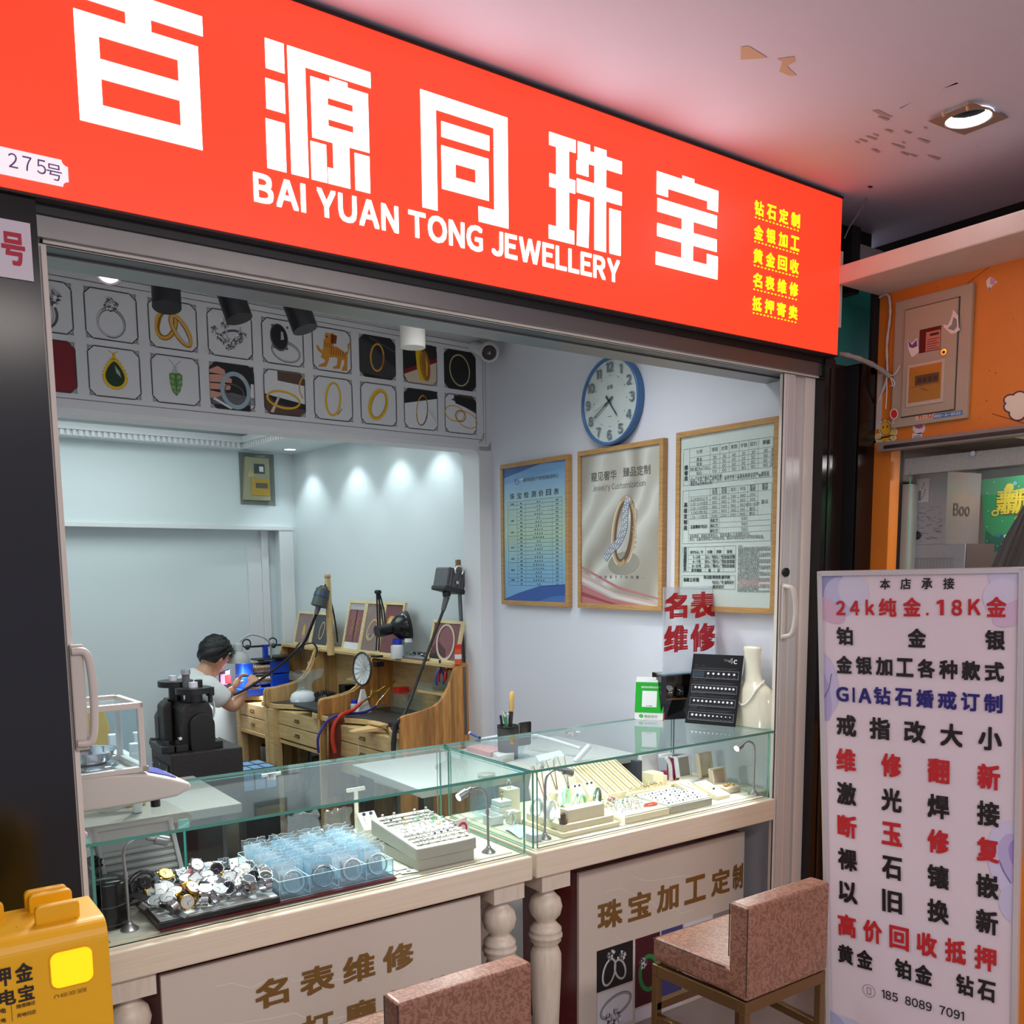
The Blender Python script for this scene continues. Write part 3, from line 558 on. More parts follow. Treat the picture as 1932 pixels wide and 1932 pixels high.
for i in range(32):
 a, b = 2*PI*i/32, 2*PI*(i+1)/32
 def edge(t): k = min(.098/max(1e-6, abs(math.cos(t))), .068/max(1e-6, abs(math.sin(t)))); return (math.cos(t)*k, math.sin(t)*k)
 m.add([TT(hr*1.02*math.cos(a), hr*1.02*math.sin(a)), TT(*edge(a)), TT(*edge(b)), TT(hr*1.02*math.cos(b), hr*1.02*math.sin(b))], [(0,1,2,3)], M('chip_board', (150,128,108), .8, var=.2))
m.build('mount_board', rl);
m = MB()
for x, y, l in ((-.085, .045, .012), (-.095, -.02, .006)): m.tube(tan, smooth([(hx+x, hy-y, CZ-.004), (hx+x-.004, hy-y, CZ-.012), (hx+x+.002, hy-y, CZ-.01-l)], 3), [.006]*3+[.004]*3+[.002], 6)
m.build('torn_paper', rl)
wr = thing('dangling_wire', 'thin pale wire hanging from a small ceiling hole beside the end of the sign', 'cable', (2.99, 2.05, CZ))
w0 = at(1642, 352, Z=CZ); m = MB(); m.tube(M('wire_grey', (150,140,134), .5), smooth([w0, at(1636,372,Y=2.1), at(1618,405,Y=2.14), at(1603,428,Y=2.16), at(1593,450,Y=2.18)], 6), .0022, 6); m.build('wire', wr); m = MB(); m.disc(tar, CP, w0.x, -w0.y, .012, .006, .001); m.build('hole', wr)
pp = thing('conduit_pipe', 'pale vertical conduit strip along the right end of the sign', 'conduit', (2.972, 2.15, 2.33)); m = MB(); m.box(M('conduit_cream', (206,190,178), .5), 2.962, 2.982, 2.136, 2.16, 2.44, 2.70); m.build('strip', pp, .002)
cb = thing('wrapped_cable', 'grey wrapped cable reaching from the sign corner to the orange wall', 'cable', (3.0, 2.1, 2.35))
m = MB(); m.tube(M('wrap_grey', (150,142,134), .7, bump=.4, bscale=80), smooth([at(1584,668,Y=2.16), at(1605,672,Y=2.13), at(1628,680,Y=2.11), at(1650,690,Y=2.10), at(1668,702,Y=2.08), at(1680,712,Y=2.06)], 5), [.008+.003*(i % 5)/5 for i in range(26)], 8); m.build('wrapping', cb)
m = MB()
for q in (((1680,710),(1690,704),(1698,690)), ((1682,713),(1688,722),(1686,730)), ((1680,712),(1684,726),(1680,728)), ((1673,706),(1673,740),(1671,772))): m.tube(M('tie_white', (220,216,210), .5), smooth([at(u, v, X=3.17) for u, v in q], 4), .0018, 6)
m.build('cable_ties', cb)
# made-up housings, out of view, for the added corridor and counter fills
def fill_panel(label, x, y, z, sx, sy):
 t = thing('fill_panel', label, 'ceiling light', (x, y, z)); MB().box(alu_g, x-sx/2-.03, x+sx/2+.03, y-sy/2-.03, y+sy/2+.03, z, z+.03).build('frame', t)
 MB().box(M('fill_diffuser', (255,255,255), .5, emit=1.5), x-sx/2, x+sx/2, y-sy/2, y+sy/2, z-.002, z).build('diffuser', t)
fill_panel('corridor ceiling panel lamp behind the viewer on the left', .2, -1.2, 2.865, 1.6, .5); fill_panel('corridor ceiling panel lamp behind the viewer on the right', 2.0, -1.0, 2.865, 1.6, .5)
# ---- front zone: picture board on the beam, lamps, right wall pictures, clock
BT2 = P(rm(0, -.004, 0), RX, VZ)      # picture board plane; a = room a, b = z
def bp(u, v): l = lab(atb(u, v, -.004)); return l[0], l[2]
gry = M('board_print', (214,216,220), .42); inkd = M('ink_dark', (44,42,44), .5)
pbd = thing('picture_board', 'long printed board of framed jewellery pictures on the beam over the workshop', 'picture board', rm(-1.2, 0, 2.22))
bd = MB(); bd.prism(gry, [(-2.4,2.225),(.0,2.225),(.012,2.237),(.012,2.738),(-2.4,2.738)], BT2, -.004, 0); bd.build('board', pbd)
m = MB()
for z in (2.258, 2.705, 2.730): m.rect(inkd, BT2, -2.4, -.025 if z < 2.72 else .0, z, z+.0022, .0008)
for a in (-.027, -.012): m.rect(inkd, BT2, a, a+.0018, 2.258 if a < -.02 else 2.24, 2.705, .0008)
for a, b, r in ((-.052,2.246,.008),(-.040,2.252,.007),(-.034,2.264,.008),(-.028,2.276,.006),(-.024,2.288,.006)): m.ering(inkd, BT2, a, b, r, r*.8, .0018, off=.0012, t0=20, t1=300, n=14)
m.build('border_lines', pbd)
gold_p, gold_d, sil, sil_d, jade, jade_d, ink = [M(n, c, .45) for n, c in (('print_gold',(214,164,54)),('print_gold_shade',(150,98,20)),('print_silver',(178,180,184)),('print_silver_shade',(84,86,92)),('print_jade',(92,138,78)),('print_dark_jade',(18,44,30)),('print_night',(20,20,22)))]
white_p, red_p, skin_p, brown_p, cream_p, blue_p, gwhite = [M(n, c, .5) for n, c in (('print_white',(232,234,236)),('print_wine',(120,10,26)),('print_skin',(206,150,132)),('print_brown',(88,66,54)),('print_cream',(206,190,168)),('print_ice',(150,174,186)),('print_pale',(220,222,226)))]
yelg = M('print_yellow_gold', (226,186,10), .45)
PW, PH = .205, .198
lefts = [-1.977+.2413*k for k in range(9)]
def pic(k, row, lb, bg, draw):
 a0 = -2.204+.2413*k if k == 0 else -1.963+.2413*(k-1); b0 = 2.492 if row == 0 else 2.276
 m = MB(); s = P(BT2(a0, b0, 0), BT2.X, BT2.Y); w_, h_ = PW, PH; ch = .03
 oct_ = [(ch,.004),(w_-ch,.004),(w_-.004,ch),(w_-.004,h_-ch),(w_-ch,h_-.004),(ch,h_-.004),(.004,h_-ch),(.004,ch)]
 if bg: m.poly(bg, oct_, s, .0006)
 for i in range(8):
  p, q = oct_[i], oct_[(i+1) % 8]; m.line(inkd, s, p, q, .003, .001)
  if i % 2 == 0:
   c_ = (w_/2, h_/2); f = lambda r: (r[0]+(c_[0]-r[0])*.03, r[1]+(c_[1]-r[1])*.03); m.line(inkd, s, f(p), f(q), .0012, .001)
 for cx_, cy_ in ((.004,.004),(w_-.004,.004),(.004,h_-.004),(w_-.004,h_-.004)):   # corner filigree
  sx, sy = (1 if cx_ < .1 else -1), (1 if cy_ < .1 else -1)
  for dx, dy, r in ((.004,.004,.0045),(.013,.005,.004),(.005,.013,.004),(.02,.003,.0028),(.003,.02,.0028)): m.ering(inkd, s, cx_+sx*dx, cy_+sy*dy, r, r, .0016, off=.0014, n=10)
 draw(m, s); o = m.build('picture', pbd); o['label'] = lb; return o
def gem(m, s, x, y, r, seed=1):
 q = random.Random(seed)
 for i in range(26):
  a, d = q.uniform(0, 6.28), r*math.sqrt(q.random()); e = r*.5; x1, y1 = x+d*math.cos(a), y+d*math.sin(a)
  m.poly((white_p, sil, sil_d, sil_d)[i % 4], [(x1+e*q.uniform(.4,1)*math.cos(t), y1+e*q.uniform(.4,1)*math.sin(t)) for t in (0, 2.1, 4.2)], s, .0016+.00002*i)
def d_ring(m, s):
 m.ering(sil_d, s, .10, .072, .055, .058, .012, off=.001, w2=.006); m.ering(sil, s, .10, .072, .052, .055, .005, off=.0014)
 m.ering(white_p, s, .10, .072, .0535, .0565, .0018, off=.0016, t0=130, t1=250)
 m.poly(sil_d, [(.078,.132),(.122,.132),(.112,.118),(.10,.112),(.088,.118)], s, .0014); gem(m, s, .10, .145, .024, 3); gem(m, s, .088, .14, .014, 4); gem(m, s, .113, .142, .014, 5)
def d_left(m, s): gem(m, s, .13, .13, .03, 6); m.ering(sil_d, s, .09, .07, .06, .06, .01, off=.001, t0=-60, t1=80); m.ering(sil, s, .085, .07, .05, .055, .005, off=.0012, t0=-60, t1=80)
def d_couple(m, s):
 m.ering(gold_d, s, .075, .10, .045, .068, .02, -.35, .001); m.ering(gold_p, s, .073, .102, .043, .066, .011, -.35, .0014); m.ering(gold_d, s, .132, .082, .034, .072, .018, .55, .0018); m.ering(gold_p, s, .134, .084, .033, .070, .010, .55, .0022); m.ering(cream_p, s, .133, .083, .024, .06, .004, .55, .0024)
 m.text(gold_d, 'YOUR', P(s(.043,.075), BT2.X*.35+BT2.Y, -BT2.X+BT2.Y*.35), 0, 0, .014, .003, .02)
def d_diamonds(m, s):
 gem(m, s, .085, .148, .026, 8); m.ering(sil_d, s, .105, .09, .055, .028, .01, .3, .001); m.ering(sil, s, .118, .12, .03, .05, .008, -.5, .0012, 200, 400)
 for i in range(7): gem(m, s, .035+.021*i, .088-.03*math.sin(i*.52)+.006*abs(i-3), .017, 20+i)
 gem(m, s, .10, .052, .02, 30)
def d_onyx(m, s):
 m.ering(sil_d, s, .115, .062, .07, .046, .012, -.15, .001, w2=.006); m.ering(sil, s, .115, .062, .067, .043, .006, -.15, .0012); m.disc(sil_d, s, .085, .118, .042, .058, .0014, ang=.15); m.disc(ink, s, .085, .12, .037, .052, .0018, ang=.15); m.poly(sil, [(.092,.108),(.108,.112),(.104,.142),(.094,.146)], s, .0022)
 for p in ((.055,.165),(.125,.165),(.12,.075),(.06,.075)): m.disc(sil_d, s, *p, .006, off=.002, n=8)
def d_beast(m, s):   # gilded lion-like beast
 g, d = M('print_beast_gold', (204,138,40), .45), M('print_beast_shade', (128,60,16), .45)
 m.poly(g, [(.045,.06),(.06,.105),(.09,.12),(.13,.118),(.165,.10),(.175,.07),(.15,.062),(.12,.07),(.09,.066),(.07,.05)], s, .001); m.poly(g, [(.058,.10),(.062,.14),(.085,.158),(.108,.15),(.112,.122),(.09,.105)], s, .0013)
 m.poly(g, [(.07,.15),(.072,.172),(.092,.17),(.112,.176),(.12,.158),(.105,.142),(.085,.14)], s, .0016); m.poly(d, [(.07,.158),(.082,.160),(.084,.152),(.074,.15)], s, .0019)
 for x in (.098,.108,.118,.104): m.poly(d, [(x,.17),(x+.012,.165),(x+.006,.128),(x-.002,.13)], s, .0018)
 for p in ([(.06,.07),(.03,.09),(.022,.11),(.032,.112),(.045,.096),(.066,.088)], [(.07,.065),(.062,.04),(.035,.026),(.03,.018),(.07,.022),(.088,.06)], [(.13,.07),(.125,.035),(.105,.026),(.105,.018),(.14,.022),(.152,.065)], [(.155,.085),(.165,.05),(.15,.022),(.15,.014),(.178,.018),(.182,.08)], [(.17,.09),(.186,.11),(.182,.135),(.196,.145),(.192,.115),(.18,.08)]): m.poly(g, p, s, .0012)
 for i in range(7): m.line(d, s, (.10+.012*i,.112-.002*i), (.097+.012*i,.078), .003, .002)
 for i in range(4): m.line(d, s, (.064+.01*i,.13), (.07+.012*i,.108), .0025, .002)
def d_band(m, s):
 m.poly(M('print_tweed', (58,58,60), .8, var=.5, vscale=220), [(.004,.004+.02),(.17,.004),(.2,.03),(.2,.06),(.06,.16),(.004,.175)], s, .0008); m.line(sil_d, s, (.06,.185), (.2,.135), .004, .001)
 m.ering(gold_d, s, .10, .098, .04, .066, .010, -.1, .001); m.ering(gold_p, s, .10, .098, .039, .065, .006, -.1, .0014, 20, 320)
def d_wide(m, s):
 m.poly(ink, [(.004,.03),(.004,.17),(.03,.194),(.2,.194),(.2,.14),(.004,.06)], s, .0008); m.poly(red_p, [(.004,.06),(.2,.14),(.2,.118),(.004,.04)], s, .001); m.poly(cream_p, [(.004,.04),(.2,.118),(.2,.03),(.175,.004),(.03,.004)], s, .0009)
 m.poly(yelg, [(.075,.16),(.11,.172),(.13,.12),(.145,.03),(.12,.022),(.10,.025),(.082,.08)], s, .0014); m.ering(gold_d, s, .13, .096, .03, .075, .007, .14, .0018); m.disc(gold_d, s, .131, .095, .022, .066, .0016, ang=.14); m.poly(gold_p, [(.135,.15),(.147,.10),(.143,.05),(.135,.04)], s, .002)
def d_hoop(m, s): m.ering(M('print_pale_gold', (196,182,120), .45), s, .10, .098, .064, .078, .006, .15, .001)
def d_pear(m, s):
 m.line(gold_p, s, (.082,.182), (.10,.172), .003); m.line(gold_p, s, (.12,.182), (.10,.172), .003); m.rect(yelg, s, .096, .108, .148, .174, .001)
 pt = lambda k: [(.103+k*(.038*math.sin(t)*(math.sin(t/2)**1.2)), .092-k*(.055*math.cos(t))) for t in [2*PI*i/32 for i in range(32)]]
 tear = lambda k, off, mt: m.poly(mt, [(.103+k*.04*math.cos(t)*(1-.42*max(0, math.sin(t))**1.5), .085+k*(.042*math.sin(t) if math.sin(t) < 0 else .062*math.sin(t))) for t in [2*PI*i/36 for i in range(36)]], s, off)
 tear(1.12, .001, yelg); tear(.92, .0014, M('print_teardrop', (20,52,26), .4)); m.poly(M('print_glint', (150,170,166), .4), [(.104,.128),(.108,.10),(.126,.083),(.122,.104)], s, .0018)
 for i in range(30): t = 2*PI*i/30; m.disc(gold_p, s, .103+.0455*math.cos(t)*(1-.42*max(0, math.sin(t))**1.5), .085+(.048 if math.sin(t) < 0 else .070)*math.sin(t), .0045, off=.0008, n=8)
def d_leaf(m, s):
 m.line(sil_d, s, (.075,.18), (.10,.155), .0015); m.line(sil_d, s, (.125,.178), (.102,.155), .0015); m.disc(sil, s, .101, .15, .008, off=.001, n=12); m.disc(sil, s, .101, .135, .012, .009, .001, 12)
 m.poly(jade, [(.075,.12),(.085,.128),(.10,.126),(.118,.13),(.13,.12),(.128,.085),(.118,.055),(.102,.035),(.086,.052),(.077,.085)], s, .0012)
 for i, (x, y) in enumerate(((.09,.112),(.115,.112),(.086,.092),(.12,.092),(.092,.07),(.113,.07),(.102,.052))): m.disc(M('print_leaf_light', (126,170,108), .4), s, x, y, .010, .006, .0016, 12, .6 if i % 2 else -.6)
 m.line(jade_d, s, (.102,.125), (.102,.04), .0018, .0018)
def d_hand(m, s):
 m.poly(ink, [(.05,.19),(.2,.19),(.2,.06),(.06,.06)], s, .0009); m.poly(M('print_grey_silk', (96,98,102), .5), [(.004,.02),(.2,.03),(.2,.06),(.1,.075),(.004,.06)], s, .001); m.poly(gwhite, [(.185,.12),(.2,.12),(.2,.03),(.18,.01)], s, .001); m.poly(gwhite, [(.02,.05),(.10,.01),(.09,.006),(.015,.04)], s, .0012)
 for p in ([(.004,.16),(.04,.178),(.07,.165),(.075,.145),(.004,.148)], [(.004,.14),(.06,.145),(.10,.132),(.10,.115),(.004,.11)], [(.004,.105),(.07,.108),(.095,.10),(.09,.085),(.004,.08)], [(.004,.075),(.05,.07),(.055,.06),(.02,.045),(.004,.045)]): m.poly(skin_p, p, s, .0014)
 m.ering(blue_p, s, .115, .085, .068, .078, .018, .12, .002); m.ering(sil, s, .115, .085, .068, .078, .018, .12, .0022, 40, 60); m.ering(sil_d, s, .11, .08, .045, .03, .005, -.3, .0018)
def d_bangle(m, s):
 m.poly(gwhite, [(.004,.17),(.2,.15),(.2,.07),(.004,.10)], s, .0008); m.poly(brown_p, [(.07,.19),(.18,.19),(.2,.17),(.2,.14),(.07,.15)], s, .001); m.poly(brown_p, [(.004,.09),(.004,.03),(.03,.004),(.17,.004),(.2,.03),(.2,.05)], s, .0009); m.poly(ink, [(.02,.085),(.2,.06),(.2,.035),(.06,.05)], s, .0011); m.poly(cream_p, [(.07,.085),(.08,.083),(.045,.01),(.03,.012)], s, .0013)
 m.ering(gold_p, s, .095, .07, .082, .040, .010, -.08, .0016); m.ering(yelg, s, .095, .072, .080, .038, .004, -.08, .002); m.ering(gold_p, s, .22, .13, .05, .06, .006, 0, .0016, 110, 230)
def d_y1(m, s): m.ering(yelg, s, .10, .098, .042, .078, .010, -.12, .001); m.ering(gold_p, s, .103, .098, .038, .074, .004, -.12, .0014); m.line(gold_d, s, (.12,.03), (.145,.06), .004, .0008)
def d_y2(m, s): m.ering(gold_p, s, .10, .098, .05, .078, .016, -.42, .001); m.ering(yelg, s, .098, .098, .05, .078, .009, -.42, .0014); m.ering(gold_d, s, .102, .098, .036, .064, .002, -.42, .0018)
def d_two(m, s):
 m.poly(ink, [(.004,.12),(.2,.16),(.2,.194),(.03,.194),(.004,.17)], s, .0008); m.poly(gwhite, [(.004,.12),(.2,.16),(.2,.03),(.175,.004),(.03,.004),(.004,.03)], s, .0008)
 m.ering(gold_d, s, .108, .095, .034, .075, .006, -.15, .001); m.ering(gold_p, s, .107, .095, .034, .075, .004, -.15, .0014, 90, 270); m.ering(sil, s, .109, .095, .033, .074, .003, -.15, .0016, 150, 200); m.ering(sil_d, s, .109, .095, .034, .075, .004, -.15, .0016, 290, 350)
 for i in range(6): m.line(sil, s, (.12+.01*i,.11), (.19,.06-.005*i), .0012, .001)
def d_pair(m, s):
 m.poly(brown_p, [(.004,.14),(.09,.194),(.175,.194),(.2,.17),(.2,.10)], s, .0008); m.poly(ink, [(.06,.19),(.19,.18),(.2,.16),(.2,.12),(.07,.15)], s, .001); m.poly(gwhite, [(.004,.15),(.05,.165),(.2,.11),(.2,.03),(.175,.004),(.03,.004),(.004,.03)], s, .0009)
 m.ering(gold_p, s, .065, .10, .062, .04, .005, -.1, .0012); m.ering(gold_p, s, .14, .075, .068, .04, .005, -.25, .0014); m.ering(gold_d, s, .10, .09, .034, .03, .005, 0, .0016, n=30)
pics = [(0,0,'leftmost upper picture: half of a diamond ring beside the door stile',None,d_left),(1,0,'picture of a silver diamond ring',None,d_ring),(2,0,'picture of two engraved gold wedding rings',None,d_couple),(3,0,'picture of a cluster of diamond rings',None,d_diamonds),(4,0,'picture of a ring with a black oval stone',None,d_onyx),(5,0,'picture of a gilded lion-like beast',None,d_beast),(6,0,'picture of a thin gold band on dark cloth',ink,d_band),(7,0,'picture of a wide gold ring on red and cream',ink,d_wide),(8,0,'picture of a plain thin bangle on black',ink,d_hoop),
 (0,1,'dark red picture at the left end of the lower row',red_p,lambda m,s: None),(1,1,'picture of a dark green teardrop pendant',None,d_pear),(2,1,'picture of a green leaf pendant',None,d_leaf),(3,1,'picture of a hand holding an icy jade bangle',ink,d_hand),(4,1,'picture of a gold bangle on a brown box',gwhite,d_bangle),(5,1,'picture of an upright narrow gold ring',None,d_y1),(6,1,'picture of a tilted broad gold ring',None,d_y2),(7,1,'picture of a two-tone bangle on paper',gwhite,d_two),(8,1,'picture of two twisted gold bangles',gwhite,d_pair)]
for a in pics: pic(*a)
# ring downlight that shines out, track spots, dome camera
chrome = M('chrome', (220,220,222), .12, 1)
lamp_e = M('lamp_lit', (255,255,255), .4, emit=9, ecol=(250,250,255))
def dirv(p): return (EYE-Vector(p)).normalized()
q = at(205, 511, Y=3.3); t = thing('spotlight', 'lit round spotlight with chrome ring at the left end under the header', 'spotlight', q)
fwd = (dirv(q)+Vector((0,0,-.15))).normalized(); m = MB(); m.cyl(chrome, q-fwd*.04, q, .043, n=28); m.cyl(white, q-fwd*.04, q-fwd*.04+Vector((0,.03,.14)), .008); m.build('housing', t)
m = MB(); a = fwd.orthogonal().normalized(); m.cyl(lamp_e, q-fwd*.002, q+fwd*.002, .036, n=28); m.build('lens', t)
def can(label, top, bot, r, mat, power, aim=None, col=(1,.99,.97), group='black track spotlights'):
 t = thing('track_spotlight', label, 'spotlight', top, group); d = (bot-top).normalized(); m = MB(); m.cyl(mat, top, bot, r, n=28); m.cyl(blk, bot-d*.004, bot-d*.0035, r*.8, n=20); m.build('housing', t, .002)
 m = MB(); m.cyl(mat, top+Vector((0,.0,.0)), Vector((top.x, top.y, 2.742)), .007); m.cyl(mat, top-Vector((r,0,0)), top+Vector((r,0,0)), .006, n=8); m.build('bracket', t)
 m = MB(); m.cyl(lamp_e, bot-d*.012, bot-d*.008, r*.7, n=20); m.build('lens', t)
 light('track_spot', 'SPOT', bot+d*.01, power, col, .02, look=aim or bot+d, spot=58, blend=.8)
sp = M('spot_black', (14,14,22), .45)
for lb, u0, v0, u1, v1, yy, am_, pw_ in (('black track spotlight hanging straight, the leftmost of the black ones', 312, 522, 310, 578, 3.5, (.68,2.27,.8), 130), ('black tilted track spotlight in front of the diamond picture', 430, 540, 446, 600, 3.5, (1.02,2.3,.8), 110), ('black tilted track spotlight in front of the black stone picture', 553, 560, 570, 620, 3.5, (1.45,2.35,.8), 50)):
 a, b = at(u0, v0, Y=yy), at(u1, v1, Y=yy); can(lb, a, b+Vector((0,-.03,-.01)), .049, sp, pw_, am_)
a, b = at(778, 606, Y=3.35), at(779, 656, Y=3.35); can('white cylinder track spotlight in front of the picture beam', a, b, .05, M('spot_white', (214,212,206), .4), 55, (2.0,2.35,.8), group=None)
a, b = at(950, 622, Y=3.3), at(950, 634, Y=3.3); can('black spotlight under the header near the ceiling corner, mostly hidden', a, b+Vector((0,0,-.004)), .045, sp, 55, (2.45,2.35,.8))
tl = thing('light_track', 'thin ceiling track carrying the spotlights in front of the beam', 'track', (1.7, 3.42, 2.735)); MB().box(white, .5, 2.8, 3.40, 3.44, 2.72, 2.742).build('rail', tl)
q = at(923, 664, Y=3.98); t = thing('security_camera', 'white dome security camera with black lens at the right end of the picture board', 'camera', q)
m = MB(); m.sphere(M('camera_white', (214,214,216), .3), q, .05, 24, 16); m.cyl(white, q+Vector((0,.02,0)), Vector((q.x, 4.12, q.z+.05)), .032); m.build('shell', t)
d = (dirv(q)+Vector((.0,0,-.12))).normalized(); m = MB(); m.cyl(M('lens_black', (8,8,10), .1), q+d*.035, q+d*.049, .036, .03, 28); m.cyl(M('lens_glint', (90,94,100), .2), q+d*.049, q+d*.0495, .008, n=12); m.build('lens', t)
for c_ in (( .9, 3.1),(1.9, 3.1)): pass
fill_panel('ceiling panel lamp over the counters, hidden behind the header', 1.5, 2.85, 2.738, 1.8, .3)  # housing made up for the counter fill
# ---- pictures on the right wall
oak = grain('oak_frame', (186,146,92), (164,124,72), .5, (1,1,12), 14, .6)
acr = glass('picture_glass', (250,252,252), 1.3)
XF = 2.797
RWP = P((XF, 0, 0), -VY, VZ)    # normal is -x; a = -y
if RWP.N.x > 0: raise Exception('wall plane')
def framed(label, y0, y1, z0, z1, paint):   # y0 far, y1 near
 t = thing('framed_poster', label, 'framed poster', (XF+.014, (y0+y1)/2, z0), 'oak framed posters on the right wall'); fw_ = .022; a0, a1 = -y0, -y1
 m = MB()
 for p in ((a0,a1,z0,z0+fw_),(a0,a1,z1-fw_,z1),(a0,a0+fw_,z0+fw_,z1-fw_),(a1-fw_,a1,z0+fw_,z1-fw_)): m.prism(oak, [(p[0],p[2]),(p[1],p[2]),(p[1],p[3]),(p[0],p[3])], RWP, -.027, 0)
 m.build('frame', t, .0015)
 m = MB(); s = P(RWP(a0+fw_, z0+fw_, -.008), RWP.X, RWP.Y); paint(m, s, a1-a0-2*fw_, z1-z0-2*fw_); m.build('print', t)
 m = MB(); m.prism(acr, [(a0+fw_,z0+fw_),(a1-fw_,z0+fw_),(a1-fw_,z1-fw_),(a0+fw_,z1-fw_)], RWP, -.005, -.003); m.build('glazing', t)
tk_ = M('table_ink', (40,50,60), .6)
def grid(m, s, x0, x1, y0, y1, cols, rows, w=.0012, mat=None, off=.0012):
 for c_ in cols: m.rect(mat or tk_, s, x0+c_*(x1-x0)-w/2, x0+c_*(x1-x0)+w/2, y0, y1, off)
 for r_ in rows: m.rect(mat or tk_, s, x0, x1, y0+r_*(y1-y0)-w/2, y0+r_*(y1-y0)+w/2, off)
def paint1(m, s, W, H):
 bl, gr, bl2, dk = gradm('poster_sky', 2, .02, .68, [(0,(120,172,220)),(.25,(140,190,220)),(.5,(190,214,190)),(.7,(180,206,200)),(.85,(150,192,224)),(1,(120,166,212))]), M('poster_mint', (190,212,192), .5), M('poster_pale_blue', (164,204,226), .5), M('poster_blue', (44,86,166), .5)
 N_ = 14
 m.rect(bl, s, 0, W, 0, H, 0)
 m.poly(dk, [(0,H),(W*.62,H),(0,H*.93)], s, .0005); m.poly(M('poster_blue_mid',(84,130,196),.5), [(W*.62,H),(W,H*.985),(W,H),(W*.6,H)], s, .0005); m.poly(M('poster_blue_light',(120,166,214),.5), [(0,H*.93),(W*.62,H),(W,H),(W,H*.95),(0,H*.88)], s, .0004)
 m.poly(dk, [(0,0),(W,0),(W,H*.13),(W*.6,H*.115),(W*.25,H*.06),(0,H*.01)], s, .0006); m.poly(M('poster_blue_wave',(70,116,186),.5), [(W*.55,0),(W,0),(W,H*.05),(W*.8,H*.04)], s, .0008)
 m.ering(dk, s, W*.23, H*.895, .018, .018, .008, off=.0012, t0=120, t1=400, w2=.002); m.line(white_p, s, (W*.26,H*.903), (W*.34,H*.908), .006, .0014)
 m.text(tk_, '重庆地质矿产研究院检测中心', s, W*.33, H*.885, .021, .0012, 0, width=W*.56)
 tt = M('poster_title', (44,64,80), .5)
 for i, ch in enumerate('珠宝检测价目表'): m.char(tt, ch, s, W*.11+i*W*.118, W*.11+i*W*.118+W*.075, H*.765, H*.81, .0012, .01)
 y0, y1 = H*.115, H*.745; n = 22; x0, x1 = W*.07, W*.94; cs = (0,.18,.34,.83,1)
 for c_ in cs: m.rect(tk_, s, x0+c_*(x1-x0), x0+c_*(x1-x0)+.001, y0, y1, .0012)
 dy = (y1-y0)/n
 for i in range(n+1): m.rect(tk_, s, x0 if i in (0,1,2,6,9,13,16,19,20,21,22) else x0+.18*(x1-x0), x1, y1-i*dy, y1-i*dy+.001, .0012)
 rnd = random.Random(5); vocab = '手镯挂件吊坠耳环戒面原石钻石翡翠和田玉宝石金银'
 for i in range(n):
  yy = y1-(i+1)*dy+dy*.25
  if i in (0,4,7,11,14,17,20): m.text(tk_, ''.join(rnd.sample(vocab, 3)), s, x0+.09*(x1-x0), yy-dy*.4*(i not in (0,20)), dy*.5, .0012, .01, cx=True)
  m.text(tk_, ''.join(rnd.sample(vocab, 2)), s, x0+.26*(x1-x0), yy, dy*.5, .0012, .01, cx=True); m.text(tk_, '、'.join(rnd.sample(vocab, rnd.randint(2, 5))), s, x0+.585*(x1-x0), yy, dy*.5, .0012, .01, cx=True); m.text(tk_, rnd.choice(['100','200','300','400','600','800']), s, x0+.915*(x1-x0), yy, dy*.6, .0012, .01, cx=True)
